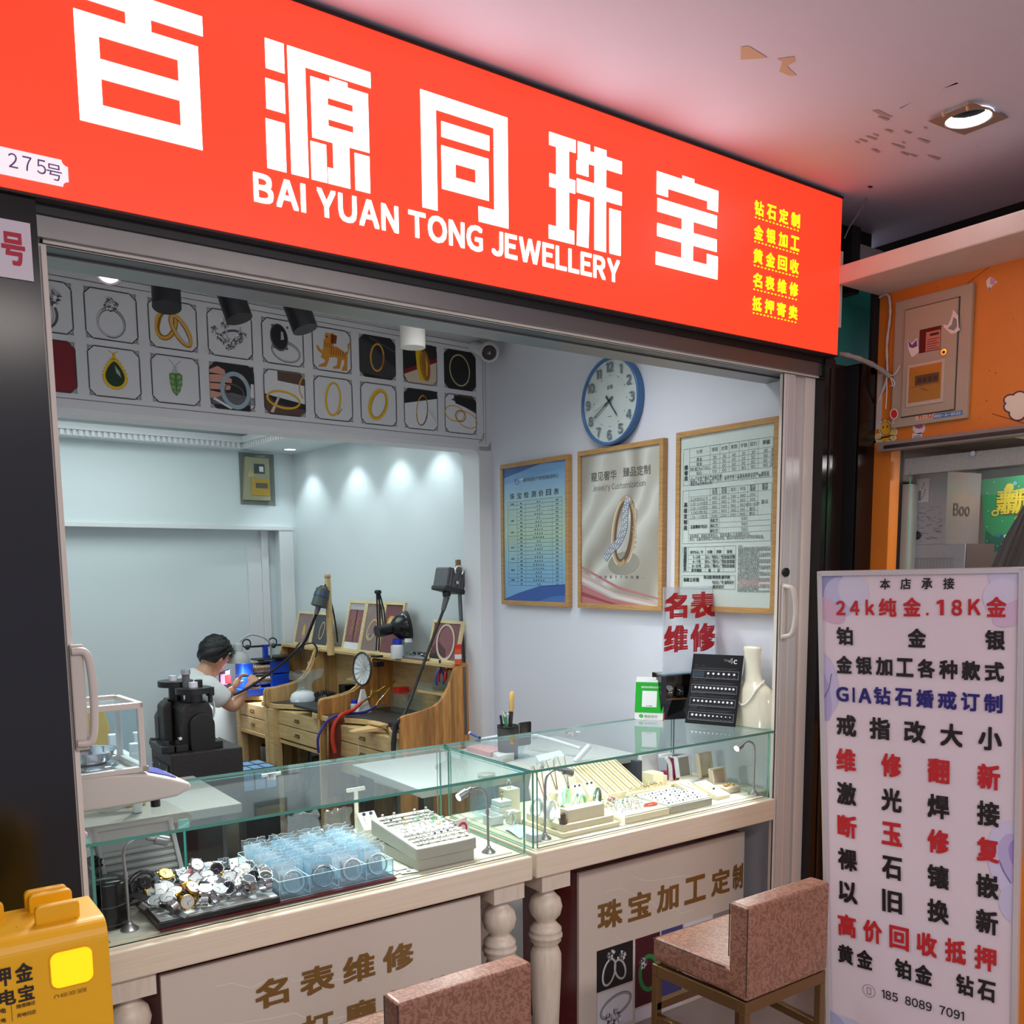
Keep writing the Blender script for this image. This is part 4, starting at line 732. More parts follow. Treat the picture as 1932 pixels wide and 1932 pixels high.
def paint2(m, s, W, H):
 si, si2, si3, pk, pk2, rd = gradm('silk', 2, 0, 1, [(0,(168,158,144)),(.35,(206,200,188)),(.7,(226,222,212)),(1,(196,188,174))], wave=(1.6, 7)), M('silk_light', (222,218,208), .5), M('silk_fold', (164,154,140), .5), M('silk_pink', (214,176,172), .5), M('silk_rose', (196,124,124), .5), M('silk_red', (170,70,76), .5)
 m.rect(si, s, 0, W, 0, H, 0)
 for p, mt in (([(0,H*.22),(W*.45,H*.08),(W,H*.02),(W,0),(0,0)], pk), ([(0,H*.13),(W*.4,H*.04),(W*.8,0),(0,0)], pk2), ([(0,H*.18),(W*.5,H*.06),(W,H*.0),(W*.9,0),(W*.45,H*.04),(0,H*.15)], si2), ([(0,H*.08),(W*.3,H*.03),(W*.5,0),(W*.4,0),(0,H*.05)], rd), ([(0,H*.24),(W*.5,H*.1),(W,H*.04),(W,H*.05),(W*.5,H*.12),(0,H*.255)], pk2)): m.poly(mt, p, s, .0003+.00005*len(m.f) % .0006)
 tt = M('poster_brown', (110,98,88), .5); m.text(tt, '窥见奢华', s, W*.13, H*.825, .044, .0012, -.005, width=W*.34); m.text(tt, '臻品定制', s, W*.55, H*.83, .044, .0012, -.005, width=W*.34)
 m.text(M('poster_script', (116,106,96), .5), 'Jewelry Customization', P(s(0,0), s.X, s.Y+s.X*.0), W*.15, H*.755, .034, .0012, 0, width=W*.68)
 gp, gd, gl = M('rose_gold', (196,162,120), .4), M('rose_gold_shade', (112,80,54), .4), M('rose_gold_glint', (240,228,206), .3)
 m.ering(M('ring_shade', (160,152,138), .5), s, W*.56, H*.27, .10, .05, .05, .1, .0011)
 m.ering(gd, s, W*.56, H*.48, .075, .155, .032, -.16, .0012); m.ering(gp, s, W*.555, H*.48, .075, .155, .02, -.16, .0014, 60, 300); m.ering(gl, s, W*.55, H*.475, .07, .15, .006, -.16, .0016, 120, 260); m.ering(gp, s, W*.60, H*.47, .06, .14, .018, -.1, .0015, -80, 70); m.ering(gl, s, W*.605, H*.47, .058, .138, .005, -.1, .0017, -70, 50)
 br = [(.62,.69),(.585,.62),(.58,.55),(.56,.48),(.50,.41),(.40,.36),(.32,.30)]
 pts = smooth([(W*a, H*b, 0) for a, b in br], 5); wd = [.02-.006*abs(i/len(pts)-.5) for i in range(len(pts))]
 dg = M('pave_grey', (150,152,166), .35)
 for i in range(len(pts)-1):
  d = (pts[i+1]-pts[i]).normalized(); n_ = Vector((-d.y, d.x, 0)); m.poly(dg, [tuple((pts[i]+n_*wd[i])[:2]), tuple((pts[i]-n_*wd[i])[:2]), tuple((pts[i+1]-n_*wd[i+1])[:2]), tuple((pts[i+1]+n_*wd[i+1])[:2])], s, .002)
  for k in (-1, 0, 1): c_ = pts[i]+n_*wd[i]*.6*k; m.disc(white_p if (i+k) % 3 else sil, s, c_.x, c_.y, .0042, off=.0022, n=8)
 for i in range(9): m.ering(gp, s, W*.70+.006*math.sin(i), H*(.36+.03*i), .012, .010, .003, off=.002, t0=40*i, t1=40*i+240, n=12)
 for i, ch in enumerate('—定制属于你的唯一—'): m.char(tt, ch, s, W*.18+i*W*.068, W*.18+i*W*.068+W*.03, H*.172, H*.19 if ch != '—' else H*.174, .0016, 0)
def paint3(m, s, W, H):
 pp_ = M('price_paper', (214,222,214), .5); m.rect(pp_, s, 0, W, 0, H, 0); gl_ = M('table_line', (90,120,104), .6); bk = M('table_black', (58,60,62), .6); rr = M('table_red', (170,60,60), .6)
 def tx(t_, x, y, h, bold=0, mat=None, width=None): m.text(mat or bk, t_, s, x*W, H*(1-y), h, .0014, bold, cx=True, width=width*W if width else None)
 Y0, Y1 = .07, .285; cols = [.03,.10,.33,.44,.54,.645,.74,.84,.985]
 m.frame(gl_, s, .03*W, .985*W, H*(1-Y1), H*(1-Y0), .0012, .001); ys = [Y0, .125, .152, .178, .204, .232]
 for c_ in cols[1:-1]: m.rect(gl_, s, c_*W, c_*W+.001, H*(1-.232), H*(1-Y0), .001)
 m.rect(gl_, s, .10*W, .10*W+.001, H*(1-Y1), H*(1-.232), .001)
 for y in ys[1:]: m.rect(gl_, s, .10*W, .985*W, H*(1-y), H*(1-y)+.001, .001)
 for i, t_ in enumerate(['分类','项链','女款','男款','手链','耳钉','吊坠','手镯']): tx(t_, (cols[i+1]+(cols[i+2] if i < 7 else .985))/2 if i < 7 else .92, .105, .017)
 for r_, row in enumerate([('黄金','30','30','40','30','30','30','50'),('铂金','30','50','60','50','50','50','80'),('18K金(Au750)','40','60','80','80','80','80','100'),('钻石','100','100','150','180','180','180','260')]):
  for i, t_ in enumerate(row): a = cols[i+1]; b = cols[i+2] if i < 7 else .985; tx(t_, (a+b)/2, .149+r_*.026, .0155)
 for i, ch in enumerate('维修类'): tx(ch, .065, .19+i*.032, .02, .03)
 for i, t_ in enumerate(['注：此价格为单个焊点的价格。','如遇、车花、磨砂、金镶玉等，此类特殊工艺需采用激光焊接，维修如','需加金、配小钻、配钉、扣头、青华工艺、硬度较低的宝石、镶嵌戒面','等以上情况费用另算。']): m.text(bk, t_, s, .115*W, H*(1-.247-i*.0125)-.004, .0122, .0014, 0, width=min(.85, .033*len(t_)*.82)*W)
 A0, A1 = .315, .63; m.frame(gl_, s, .03*W, .985*W, H*(1-A1), H*(1-A0), .0012, .001); m.rect(gl_, s, .10*W, .10*W+.001, H*(1-A1), H*(1-A0), .001)
 c2 = [.10,.34,.445,.545,.645,.74,.845,.985]; yy = [.355,.382,.408,.434,.46,.486]
 for c_ in c2[1:-1]: m.rect(gl_, s, c_*W, c_*W+.001, H*(1-.486), H*(1-A0), .001)
 for y in yy: m.rect(gl_, s, .10*W, (.985 if y in (.355,.486) else .845)*W, H*(1-y), H*(1-y)+.001, .001)
 for i, t_ in enumerate(['女款戒指','男款戒指','耳钉','吊坠','微钻镶嵌','豪华镶嵌']):
  a, b = c2[i+1], c2[i+2]
  if len(t_) == 4: tx(t_[:2], (a+b)/2, .333, .0145); tx(t_[2:], (a+b)/2, .350, .0145)
  else: tx(t_, (a+b)/2, .342, .015)
 for r_, row in enumerate([('0.29克拉以下','480','680','580','480','200'),('0.30-0.49克拉','680','880','780','660','300'),('0.50-0.69克拉','880','1080','960','860','400-600'),('1.00克拉','1280','1460','1360','1160','面议'),('1.10-1.5克拉','2080','2260','2160','1960','面议')]):
  for i, t_ in enumerate(row): tx(t_, (c2[i]+c2[i+1])/2, .379+r_*.026, .0145, width=.2 if i == 0 else None)
 tx('面议', .915, .425, .017)
 for i, ch in enumerate('高级定制类'): tx(ch, .065, .41+i*.034, .02, .03)
 m.rect(gl_, s, .34*W, .34*W+.001, H*(1-.575), H*(1-.486), .001); m.rect(gl_, s, .445*W, .445*W+.001, H*(1-.575), H*(1-.486), .001)
 for i, (t_, v) in enumerate((('普通工艺','680'),('复杂工艺','980'),('豪华工艺','1260'))):
  tx(t_, .392, .509+i*.03, .0145, .02, width=.085); tx(v, .715, .509+i*.03, .0165); m.rect(gl_, s, (.34 if i < 2 else .10)*W, .985*W, H*(1-.516-i*.03), H*(1-.516-i*.03)+.001, .001)
 tx('玉器镶嵌(包边)', .22, .54, .015, .02, width=.2)
 for i, t_ in enumerate(['金料费用、配副石费用另计，实际金重X1.2(含损耗20%)。','宝石、玉器在维修加工时存在风险，需另外收取货品5%的风险保证金。']): m.text(bk, t_, s, .115*W, H*(1-.596-i*.018), .0155, .0014, 0, width=(.68, .82)[i]*W)
 m.frame(gl_, s, .03*W, .63*W, H*(1-.80), H*(1-.65), .0012, .001)
 for c_ in (.10,.30,.40,.50): m.rect(gl_, s, c_*W, c_*W+.001, H*(1-.80), H*(1-.65), .001)
 for y in (.70,.725,.75,.775): m.rect(gl_, s, .10*W, .63*W, H*(1-y), H*(1-y)+.001, .001)
 for r_, row in enumerate([('刻字10元/件','女款','男款','加金'),('1-3号','50/号','80/号','加金另算'),('4-7号','100/号','150/号','包含加金'),('8-10号','200/号','300/号','包含加金'),('豪华镶嵌','面','议','')]):
  for i, t_ in enumerate(row):
   if t_: tx(t_, (.20,.35,.45,.565)[i], .695+r_*.0255 if r_ else .69, .014, .02, width=(.15 if len(t_) > 5 else None))
 for i, ch in enumerate('改指圈翻新类'): tx(ch, .065, .672+i*.024, .018, .03)
 m.frame(gl_, s, .03*W, .63*W, H*(1-.90), H*(1-.82), .0012, .001)
 for i, t_ in enumerate(('简洁款','精致款','豪华款')): tx(t_, .33+i*.1, .838, .015, .02)
 tx('新款工乐钢', .14, .855, .017, .03); tx('100元/节 金料另计', .50, .868, .015, .02, width=.24); tx('面议设计', .45, .893, .015, .02)
 rnd = random.Random(9); voc = '维修加工货品顾客确认时间工费配石镶嵌风险保证金检测重量成色取货凭单遗失补办请当面核对离柜概不负责'
 for i in range(23):
  t_ = ''.join(rnd.choice(voc) for _ in range(17 if i % 3 else 12)); m.text(rr if 17 <= i < 20 else bk, ('注意：' if i == 0 else t_), s, .655*W, H*(1-.66-i*.0115), .0095, .0014, 0, width=(.06 if i == 0 else .33 if i % 3 else .22)*W)
framed('oak framed blue and green price list poster, farthest from the door', 4.012, 3.46, 1.412, 2.122, paint1)
framed('oak framed silk and diamond ring poster, hanging right below the clock', 3.39, 2.838, 1.412, 2.125, paint2)
framed('oak framed pale repair price table, nearest to the sliding door', 2.765, 2.252, 1.420, 2.135, paint3)
# clock
cy, cz_, cr = 3.165, 2.318, .188; ck = thing('wall_clock', 'round blue rimmed wall clock with big numerals above the middle poster', 'clock', (2.80, cy, cz_))
KP = P((2.792, cy, cz_), -VY, VZ); blu = M('clock_rim_blue', (70,110,160), .35); face = M('clock_face', (216,222,216), .5); num = M('clock_numeral', (126,136,144), .4); hand = M('clock_hand', (70,78,90), .35)
TR = Matrix.Translation((2.80, cy, cz_)) @ Matrix.Rotation(-PI/2, 4, 'Y')
m = MB(); m.lathe(blu, [(cr,-.023),(cr,.012),(cr-.006,.016),(cr-.012,.012),(cr-.014,.004)], (0,0,0), 64, TR, caps=False); m.build('rim', ck)
m = MB(); m.disc(face, KP, 0, 0, cr-.012, off=-.004, n=64)
for i in range(60): t_ = 2*PI*i/60; r_ = .108; m.disc(num, KP, r_*math.sin(t_), r_*math.cos(t_), .0035 if i % 5 == 0 else .0012, off=-.003, n=8)
m.text(hand, '金雁', KP, 0, .052, .02, -.002, 0, cx=True); m.rect(hand, KP, -.012, .012, -.066, -.064, -.002); m.build('dial', ck)
for i in range(1, 13):
 t_ = 2*PI*i/12; m = MB(); h_ = .052; w_ = sum(glyph(c_)[3] for c_ in str(i))*h_*1.0; m.text(num, str(i), KP, .143*math.sin(t_), .143*math.cos(t_)-.019, h_, .002, .012, cx=True); m.text(M('clock_numeral_side', (168,178,184), .4), str(i), KP, .143*math.sin(t_)+.003, .143*math.cos(t_)-.021, h_, -.002, .012, cx=True); m.build('numeral', ck)
def hnd(ang, l, w_, tail, nm):
 m = MB(); d = (math.sin(R(ang)), math.cos(R(ang))); m.line(hand, KP, (-d[0]*tail, -d[1]*tail), (d[0]*l*.3, d[1]*l*.3), w_*1.6, .004); m.line(hand, KP, (d[0]*l*.25, d[1]*l*.25), (d[0]*l, d[1]*l), w_, .005); m.build(nm, ck)
hnd(141, .085, .007, .03, 'hour_hand'); hnd(238, .115, .005, .03, 'minute_hand'); hnd(250, .10, .0015, .0, 'second_hand')
m = MB(); m.prism(glass('clock_glass', (250,252,252), 1.25), [((cr-.013)*math.cos(2*PI*i/48), (cr-.013)*math.sin(2*PI*i/48)) for i in range(48)], KP, .008, .010); m.build('lens', ck)
# ---- glass counters
cw = grain('counter_wood', (232,220,196), (224,210,184), .42, (.5,30,30), 6, .2, bump=.05)
cwl = grain('turned_wood', (226,214,196), (214,202,182), .35, (10,10,1), 9, .4, bump=.05)
GT = glass('counter_glass', (246,252,251), 1.45, haze=.008); GE = M('glass_edge_green', (70,150,132), .15, spec=.8); GF = glass('counter_front_glass', (251,254,253), 1.25)
def pane(m, x0, x1, y0, y1, z0, z1, mat, edge):   # slab: big faces clear, rims green
 v = [(x, y, z) for z in (z0, z1) for y in (y0, y1) for x in (x0, x1)]; F = [(0,2,3,1), (4,5,7,6), (0,1,5,4), (2,6,7,3), (0,4,6,2), (1,3,7,5)]
 d = (x1-x0, y1-y0, z1-z0); k = d.index(min(d)); big = {2: (0,1), 1: (2,3), 0: (4,5)}[k]
 m.add(v, [F[i] for i in big], mat); m.add(v, [F[i] for i in range(6) if i not in big], edge)
def turned(m, x, y, z1):
 pr = [(.036,z1-.055),(.028,z1-.062),(.026,z1-.075),(.032,z1-.085),(.047,z1-.10),(.053,z1-.125),(.047,z1-.15),(.032,z1-.168),(.030,z1-.175),(.036,z1-.18),(.050,z1-.195),(.050,z1-.203),(.047,z1-.206),(.053,z1-.214),(.053,z1-.222),(.047,z1-.226),(.049,z1-.236),(.040,z1-.245),(.038,z1-.255),(.042,z1-.262),(.049,z1-.28),(.049,z1-.33),(.040,.14),(.030,.07),(.034,.05),(.026,0)]
 m.lathe(cwl, pr[::-1], (x, y, 0), 28); m.box(cwl, x-.055, x+.055, y-.055, y+.055, z1-.056, z1)
def counter(name, label, x0, x1, y0, y1, zt, legs):
 t = thing(name, label, 'display counter', ((x0+x1)/2, (y0+y1)/2, 0), 'glass jewellery counters')
 m = MB()
 if x1 > 2: m.box(cw, x1-.03, 2.82, 2.275, y1, .672, zt-.006)
 m.box(cw, x0, x1, y0, y1, .672, zt-.006); m.box(cw, x0+.02, x1-.02, y0+.018, y1-.01, zt-.01, zt); m.build('wooden_top', t, .008, 3)
 m = MB(); m.box(M('case_lining', (214,208,190), .5), x0+.04, x1-.04, y0+.05, y1-.03, zt-.001, zt+.003); m.build('display_floor', t)
 g = MB(); pane(g, x0-.004, x1+.004, y0+.015, y1+.01, .994, 1.002, GT, GE);
 if x1 > 2: pane(g, x1+.0042, 2.822, 2.28, y1+.01, .994, 1.002, GT, GE)
 g.build('glass_top', t)
 g = MB(); pane(g, x0+.022, x1-.014, y0+.022, y0+.029, zt, .994, GF, GE); g.build('glass_front', t)
 for nm, xx in (('glass_side', x0+.006), ('glass_side', x1-.013)): g = MB(); pane(g, xx, xx+.007, y0+.03, y1-.02, zt, .994, GF, GE); g.build(nm, t)
 g = MB(); pane(g, x0+.02, x1-.02, y1-.02, y1-.014, zt, .994, GF, GE); g.build('glass_back', t)
 g = MB(); g.cyl(chrome, ((x0+x1)/2, y1-.03, .994), ((x0+x1)/2, y1-.03, .975), .014, n=14); g.cyl(chrome, ((x0+x1)/2+.03, y1-.03, .990), ((x0+x1)/2-.03, y1-.03, .990), .006, n=10); g.build('lock', t)
 for lx, ly in legs: m = MB(); turned(m, lx, ly, .672); m.build('leg', t)
 return t
counter('display_counter', 'long left glass jewellery counter with ivory wood edge and turned legs', .402, 1.618, 2.17, 2.70, .751, [(.475,2.245),(1.545,2.245),(.475,2.64),(1.545,2.64)])
counter('display_counter', 'right glass jewellery counter standing against the sliding door stile', 1.632, 2.728, 2.17, 2.70, .757, [(1.722,2.245),(1.722,2.64)])
# cabinets under the counters
marb = M('marble_print_board', (214,204,190), .38, var=.05, vscale=3); redg = M('wine_red_gloss', (110,3,14), .12, spec=.6); brz = M('bronze_lettering', (140,104,52), .42, .35); vein = M('marble_vein', (232,226,214), .4)
def cabinet(label, x0, x1, yf, yb, zt):
 t = thing('base_cabinet', label, 'cabinet', ((x0+x1)/2, (yf+yb)/2, 0), 'cabinets under the counters')
 m = MB(); m.box(redg, x0, x1, yf+.012, yb, 0, zt-.004); m.build('carcass', t, .002); m = MB(); m.box(marb, x0, x1, yf, yf+.012, .0, zt)
 rn = random.Random(int(x0*100)); s = P((0, yf, 0), VX, VZ)
 for k in range(3):
  x, z = rn.uniform(x0+.1, x0+.3), rn.uniform(.3, .58)
  for j in range(9): x2, z2 = x+rn.uniform(.03, .07), z-rn.uniform(-.01, .03); x2 = min(x2, x1-.02); m.line(vein, s, (x, z), (x2, z2), .0022, .0005); x, z = x2, z2
 m.build('front_panel', t, .001); return t, P((0, yf-.0008, 0), VX, VZ)
c1, S1 = cabinet('red sided cabinet under the left counter, front lettered with watch repair', .548, 1.463, 2.222, 2.62, .643)
def letters(S, parent, cells, z0, z1, mat):
 for ch, a0, a1 in cells: m = MB(); m.char(mat, ch, S, a0, a1, z0, z1, .0012, .03); m.build('lettering', parent)
letters(S1, c1, [('名',.774,.864),('表',.895,.993),('维',1.018,1.113),('修',1.138,1.235)], .488, .564, brz)
letters(S1, c1, [('打',.895,.985),('磨',1.018,1.113),('保',1.138,1.235),('养',1.262,1.355)], .358, .434, brz)
c2, S2 = cabinet('red sided cabinet under the right counter, lettered and hung with ring pictures', 1.905, 2.72, 2.302, 2.62, .599)
letters(S2, c2, [('珠',1.986,2.097),('宝',2.124,2.232),('加',2.261,2.368),('工',2.399,2.509),('定',2.539,2.640),('制',2.655,2.712)], .380, .479, brz)
def tile(x0, x1, z0, z1, bg, lb, draw):
 s = P(S2(x0, z0, 0), S2.X, S2.Y); m = MB(); m.rect(bg, s, 0, x1-x0, 0, z1-z0, .0006); draw(m, s, x1-x0, z1-z0); o = m.build('picture', c2); o['label'] = lb
def t_two(m, s, w, h): m.ering(sil, s, .055, .06, .03, .05, .008, -.3, .001); m.ering(white_p, s, .054, .06, .029, .049, .003, -.3, .0012, 90, 260); m.ering(sil, s, .105, .058, .026, .042, .008, .4, .0014); gem(m, s, .06, .12, .018, 41); gem(m, s, .112, .105, .017, 42)
def t_halo(m, s, w, h): m.ering(sil_d, s, .085, .075, .075, .04, .010, .25, .001); m.ering(sil, s, .085, .075, .072, .037, .005, .25, .0012); gem(m, s, .08, .03, .032, 43); gem(m, s, .08, .03, .02, 44); gem(m, s, .05, .045, .012, 45)
def t_jade(m, s, w, h): m.ering(M('print_green', (40,140,70), .4), s, w*.55, h*.45, .05, .07, .016, .1, .001, n=30); gem(m, s, w*.3, h*.62, .02, 46)
def t_bang(m, s, w, h): m.ering(M('print_pale_jade', (150,190,160), .4), s, w*.5, h*.5, .048, .07, .016, -.1, .001); m.ering(white_p, s, w*.5, h*.5, .046, .068, .004, -.1, .0012, 60, 200)
def t_band(m, s, w, h): m.ering(sil_d, s, w*.4, h*.5, .04, .06, .012, .2, .001); m.ering(sil, s, w*.65, h*.5, .04, .06, .012, -.2, .0012)
pl_r = M('print_plum', (70,14,28), .5)
tile(1.982, 2.147, .164, .312, ink, 'two diamond rings on black', t_two); tile(1.984, 2.147, .02, .157, gwhite, 'silver halo ring on white', t_halo); tile(2.159, 2.277, .058, .311, pl_r, 'green jade ring on plum', t_jade); tile(2.285, 2.392, .058, .311, M('print_violet', (70,70,130), .5), 'pale jade bangle on violet', t_bang)
tile(2.400, 2.545, .058, .311, gwhite, 'two pale bands', t_band); tile(2.553, 2.70, .058, .311, M('print_taupe', (150,142,140), .5), 'grey picture behind the stool', t_band); tile(2.159, 2.392, -.0+.005, .05, gwhite, 'lower white picture', lambda m, s, w, h: None)
# gooseneck lamps inside the cases
lamp_g = M('satin_silver', (168,168,170), .3, .7)
def gooseneck(label, x, y, z, hdir, lean, h=.20, power=5, group='gooseneck lamps in the glass counters'):
 t = thing('gooseneck_lamp', label, 'lamp', (x, y, z), group, local=True); m = MB(); m.lathe(lamp_g, [(.021,0),(.021,.003),(.008,.014),(.006,.02)], n=24); m.build('base', t)
 r_ = .042; hd_ = Vector((hdir, 0, 0)); pts = smooth([(0,0,.015), (lean*.3,0,h*.35), (lean*.55,0,h*.62), (lean,0,h-.03)]+[tuple(Vector((lean, 0, h-.03))+hd_*(r_-r_*math.cos(R(a)))+VZ*(r_*.8*math.sin(R(a)))) for a in (40, 80, 115)], 4)
 m = MB(); m.tube(lamp_g, pts, .0038, 8); m.cyl(lamp_g, (lean*.53,0,h*.58), (lean*.58,0,h*.66), .0052); m.build('neck', t)
 p = pts[-1]; d = (pts[-1]-pts[-2]).normalized()*.7+Vector((hdir*.55, -.1, -.35)); d.normalize(); m = MB(); m.cyl(lamp_g, p-d*.006, p+d*.014, .007, n=16); m.cyl(lamp_g, p+d*.014, p+d*.045, .0125, n=20); m.build('head', t, .0015)
 m = MB(); m.cyl(lamp_e, p+d*.0445, p+d*.0455, .0105, n=18); m.build('lens', t)
 g = p+d*.05; light('counter_lamp', 'SPOT', (x+g.x, y+g.y, z+g.z), power, (1,1,.97), .012, look=Vector((x+g.x, y+g.y, z+g.z))+Vector((hdir*.6, .1, -.5)), spot=150, blend=.5); return t
gooseneck('gooseneck lamp at the left end of the left counter, above the watches', .497, 2.272, .754, 1, -.004, .215, 1.3)
gooseneck('gooseneck lamp bending left beside the grey ring tray', 1.52, 2.261, .754, -1, -.004, .20)
gooseneck('gooseneck lamp at the left front corner of the right counter', 1.728, 2.255, .76, 1, .004, .21)
gooseneck('gooseneck lamp at the right end of the right counter beside the open boxes', 2.69, 2.24, .76, -1, .0, .20)
# ---- left counter: watches
black_t = M('tray_black', (18,18,20), .35); wht_t = M('tray_white', (226,228,228), .5); wine = M('wine_mat', (96,14,24), .6)
t = thing('watch_tray', 'black edged tray with a white top heaped with watches', 'tray', (.69, 2.27, .755)); TX0, TX1, TY0, TY1 = .548, .848, 2.213, 2.40
m = MB(); m.box(black_t, TX0, TX1, TY0, TY1, .7605, .776); m.build('rim', t, .002); m = MB(); m.box(wht_t, TX0+.006, TX1-.004, TY0+.006, TY1-.006, .776, .7775); m.build('surface', t)
t = thing('felt_mat', 'thin wine red mat lying under the watch tray and the acrylic organizer', 'mat', (.86, 2.3, .754)); MB().box(wine, TX0+.003, 1.18, 2.209, 2.54, .7545, .76).build('cloth', t)
ss = M('watch_steel', (196,196,200), .22, 1); ssd = M('watch_steel_dark', (90,90,96), .25, 1); gd = M('watch_gold', (214,170,80), .22, 1); blkm = M('watch_black', (24,24,26), .3, .6)
lea_r, lea_b, lea_br = M('strap_red', (120,20,34), .6), M('strap_black', (22,20,20), .6), M('strap_brown', (90,52,34), .6)
def watch_proto(label, case, dial, band, square=False, flat=False, r=.0185):
 t = thing('wrist_watch', label, 'watch', (0,0,0), 'watches heaped on the black tray', local=True)
 m = MB()
 if square: m.box(case, -r*.8, r*.8, -r, r, -.004, .004)
 else: m.lathe(case, [(r*.9,-.004),(r,-.002),(r,.002),(r*.92,.0045),(r*.82,.004)], n=24)
 m.cyl(case, (r, 0, 0), (r+.004, 0, 0), .0028, n=10)
 for sx in (-1, 1):
  for sy in (-1, 1): m.box(case, sx*.010-.0025, sx*.010+.0025, sy*r*.8-.004 if sy > 0 else sy*r*.8-.005, sy*r*.8+.005 if sy > 0 else sy*r*.8+.004, -.004, .002)
 m.build('case', t, .0006)
 m = MB(); T_ = P((0,0,.0040), VX, VY)
 if square: m.rect(dial, T_, -r*.66, r*.66, -r*.86, r*.86, .0003)
 else: m.disc(dial, T_, 0, 0, r*.84, off=.0003, n=24)
 hm = blkm if dial.name.find('black') < 0 else ss
 for i in range(12): a = 2*PI*i/12; m.line(hm, T_, (r*.62*math.sin(a), r*.62*math.cos(a)), (r*.74*math.sin(a), r*.74*math.cos(a)), .0009, .0005)
 m.line(hm, T_, (0,0), (r*.4, r*.2), .0012, .0007); m.line(hm, T_, (0,0), (-r*.35, r*.45), .0009, .0008); m.build('dial', t)
 m = MB(); w_ = .0085
 if flat:
  for sgn, L_ in ((1, .075), (-1, .085)):
   pts = [(0, sgn*(r*.8+L_*i/8), -.002-.012*math.sin(i/8*1.6)**2) for i in range(9)]
   for i in range(8):
    p, q = pts[i], pts[i+1]; w0, w1 = w_*(1-.25*i/8), w_*(1-.25*(i+1)/8); m.hexa(band, [(-w0,p[1],p[2]-.0012),(w0,p[1],p[2]-.0012),(w0,p[1],p[2]+.0012),(-w0,p[1],p[2]+.0012)], [(-w1,q[1],q[2]-.0012),(w1,q[1],q[2]-.0012),(w1,q[1],q[2]+.0012),(-w1,q[1],q[2]+.0012)])
  m.build('strap', t)
 else:
  N_ = 26; ry, rz_ = .029, .021
  for i in range(N_):
   a0, a1 = R(112+ (316)*i/N_), R(112+316*(i+.86)/N_)
   if i < 0: continue
   p = lambda a, k: (ry*k*math.cos(a), -rz_+rz_*k*math.sin(a))
   y0, z0 = p(a0, 1); y1, z1 = p(a1, 1); y2, z2 = p(a0, .88); y3, z3 = p(a1, .88)
   for x0_, x1_ in ((-w_, -w_*.36), (-w_*.30, w_*.30), (w_*.36, w_)): m.hexa(band, [(x0_,y0,z0),(x1_,y0,z0),(x1_,y2,z2),(x0_,y2,z2)], [(x0_,y1,z1),(x1_,y1,z1),(x1_,y3,z3),(x0_,y3,z3)])
  m.build('bracelet', t)
 return t
d_w, d_s, d_k, d_g, d_b = M('dial_white', (222,220,214), .6), M('dial_silver', (170,170,172), .5, .2), M('dial_black', (20,20,24), .2), M('dial_champagne', (214,186,120), .3), M('dial_slate', (80,84,92), .25)
protos = {}
def protot(k):
 if k in protos: return protos[k], False
 spec = {'sw': (ss,d_w,ss,0,0), 'ss': (ss,d_s,ss,0,0), 'sk': (ss,d_k,ss,0,0), 'gw': (gd,d_w,gd,0,0), 'gc': (gd,d_g,ss,0,0), 'qw': (ss,d_s,ss,1,0), 'qk': (ssd,d_k,ss,1,0), 'rl': (ss,d_w,lea_r,0,1), 'bl': (ss,d_s,lea_b,0,1), 'kk': (blkm,d_k,lea_b,0,0), 'sb': (ss,d_b,ss,0,0), 'ts': (gd,d_s,ss,0,0)}[k]
 protos[k] = watch_proto('w', spec[0], spec[1], spec[2], bool(spec[3]), bool(spec[4])); return protos[k], True
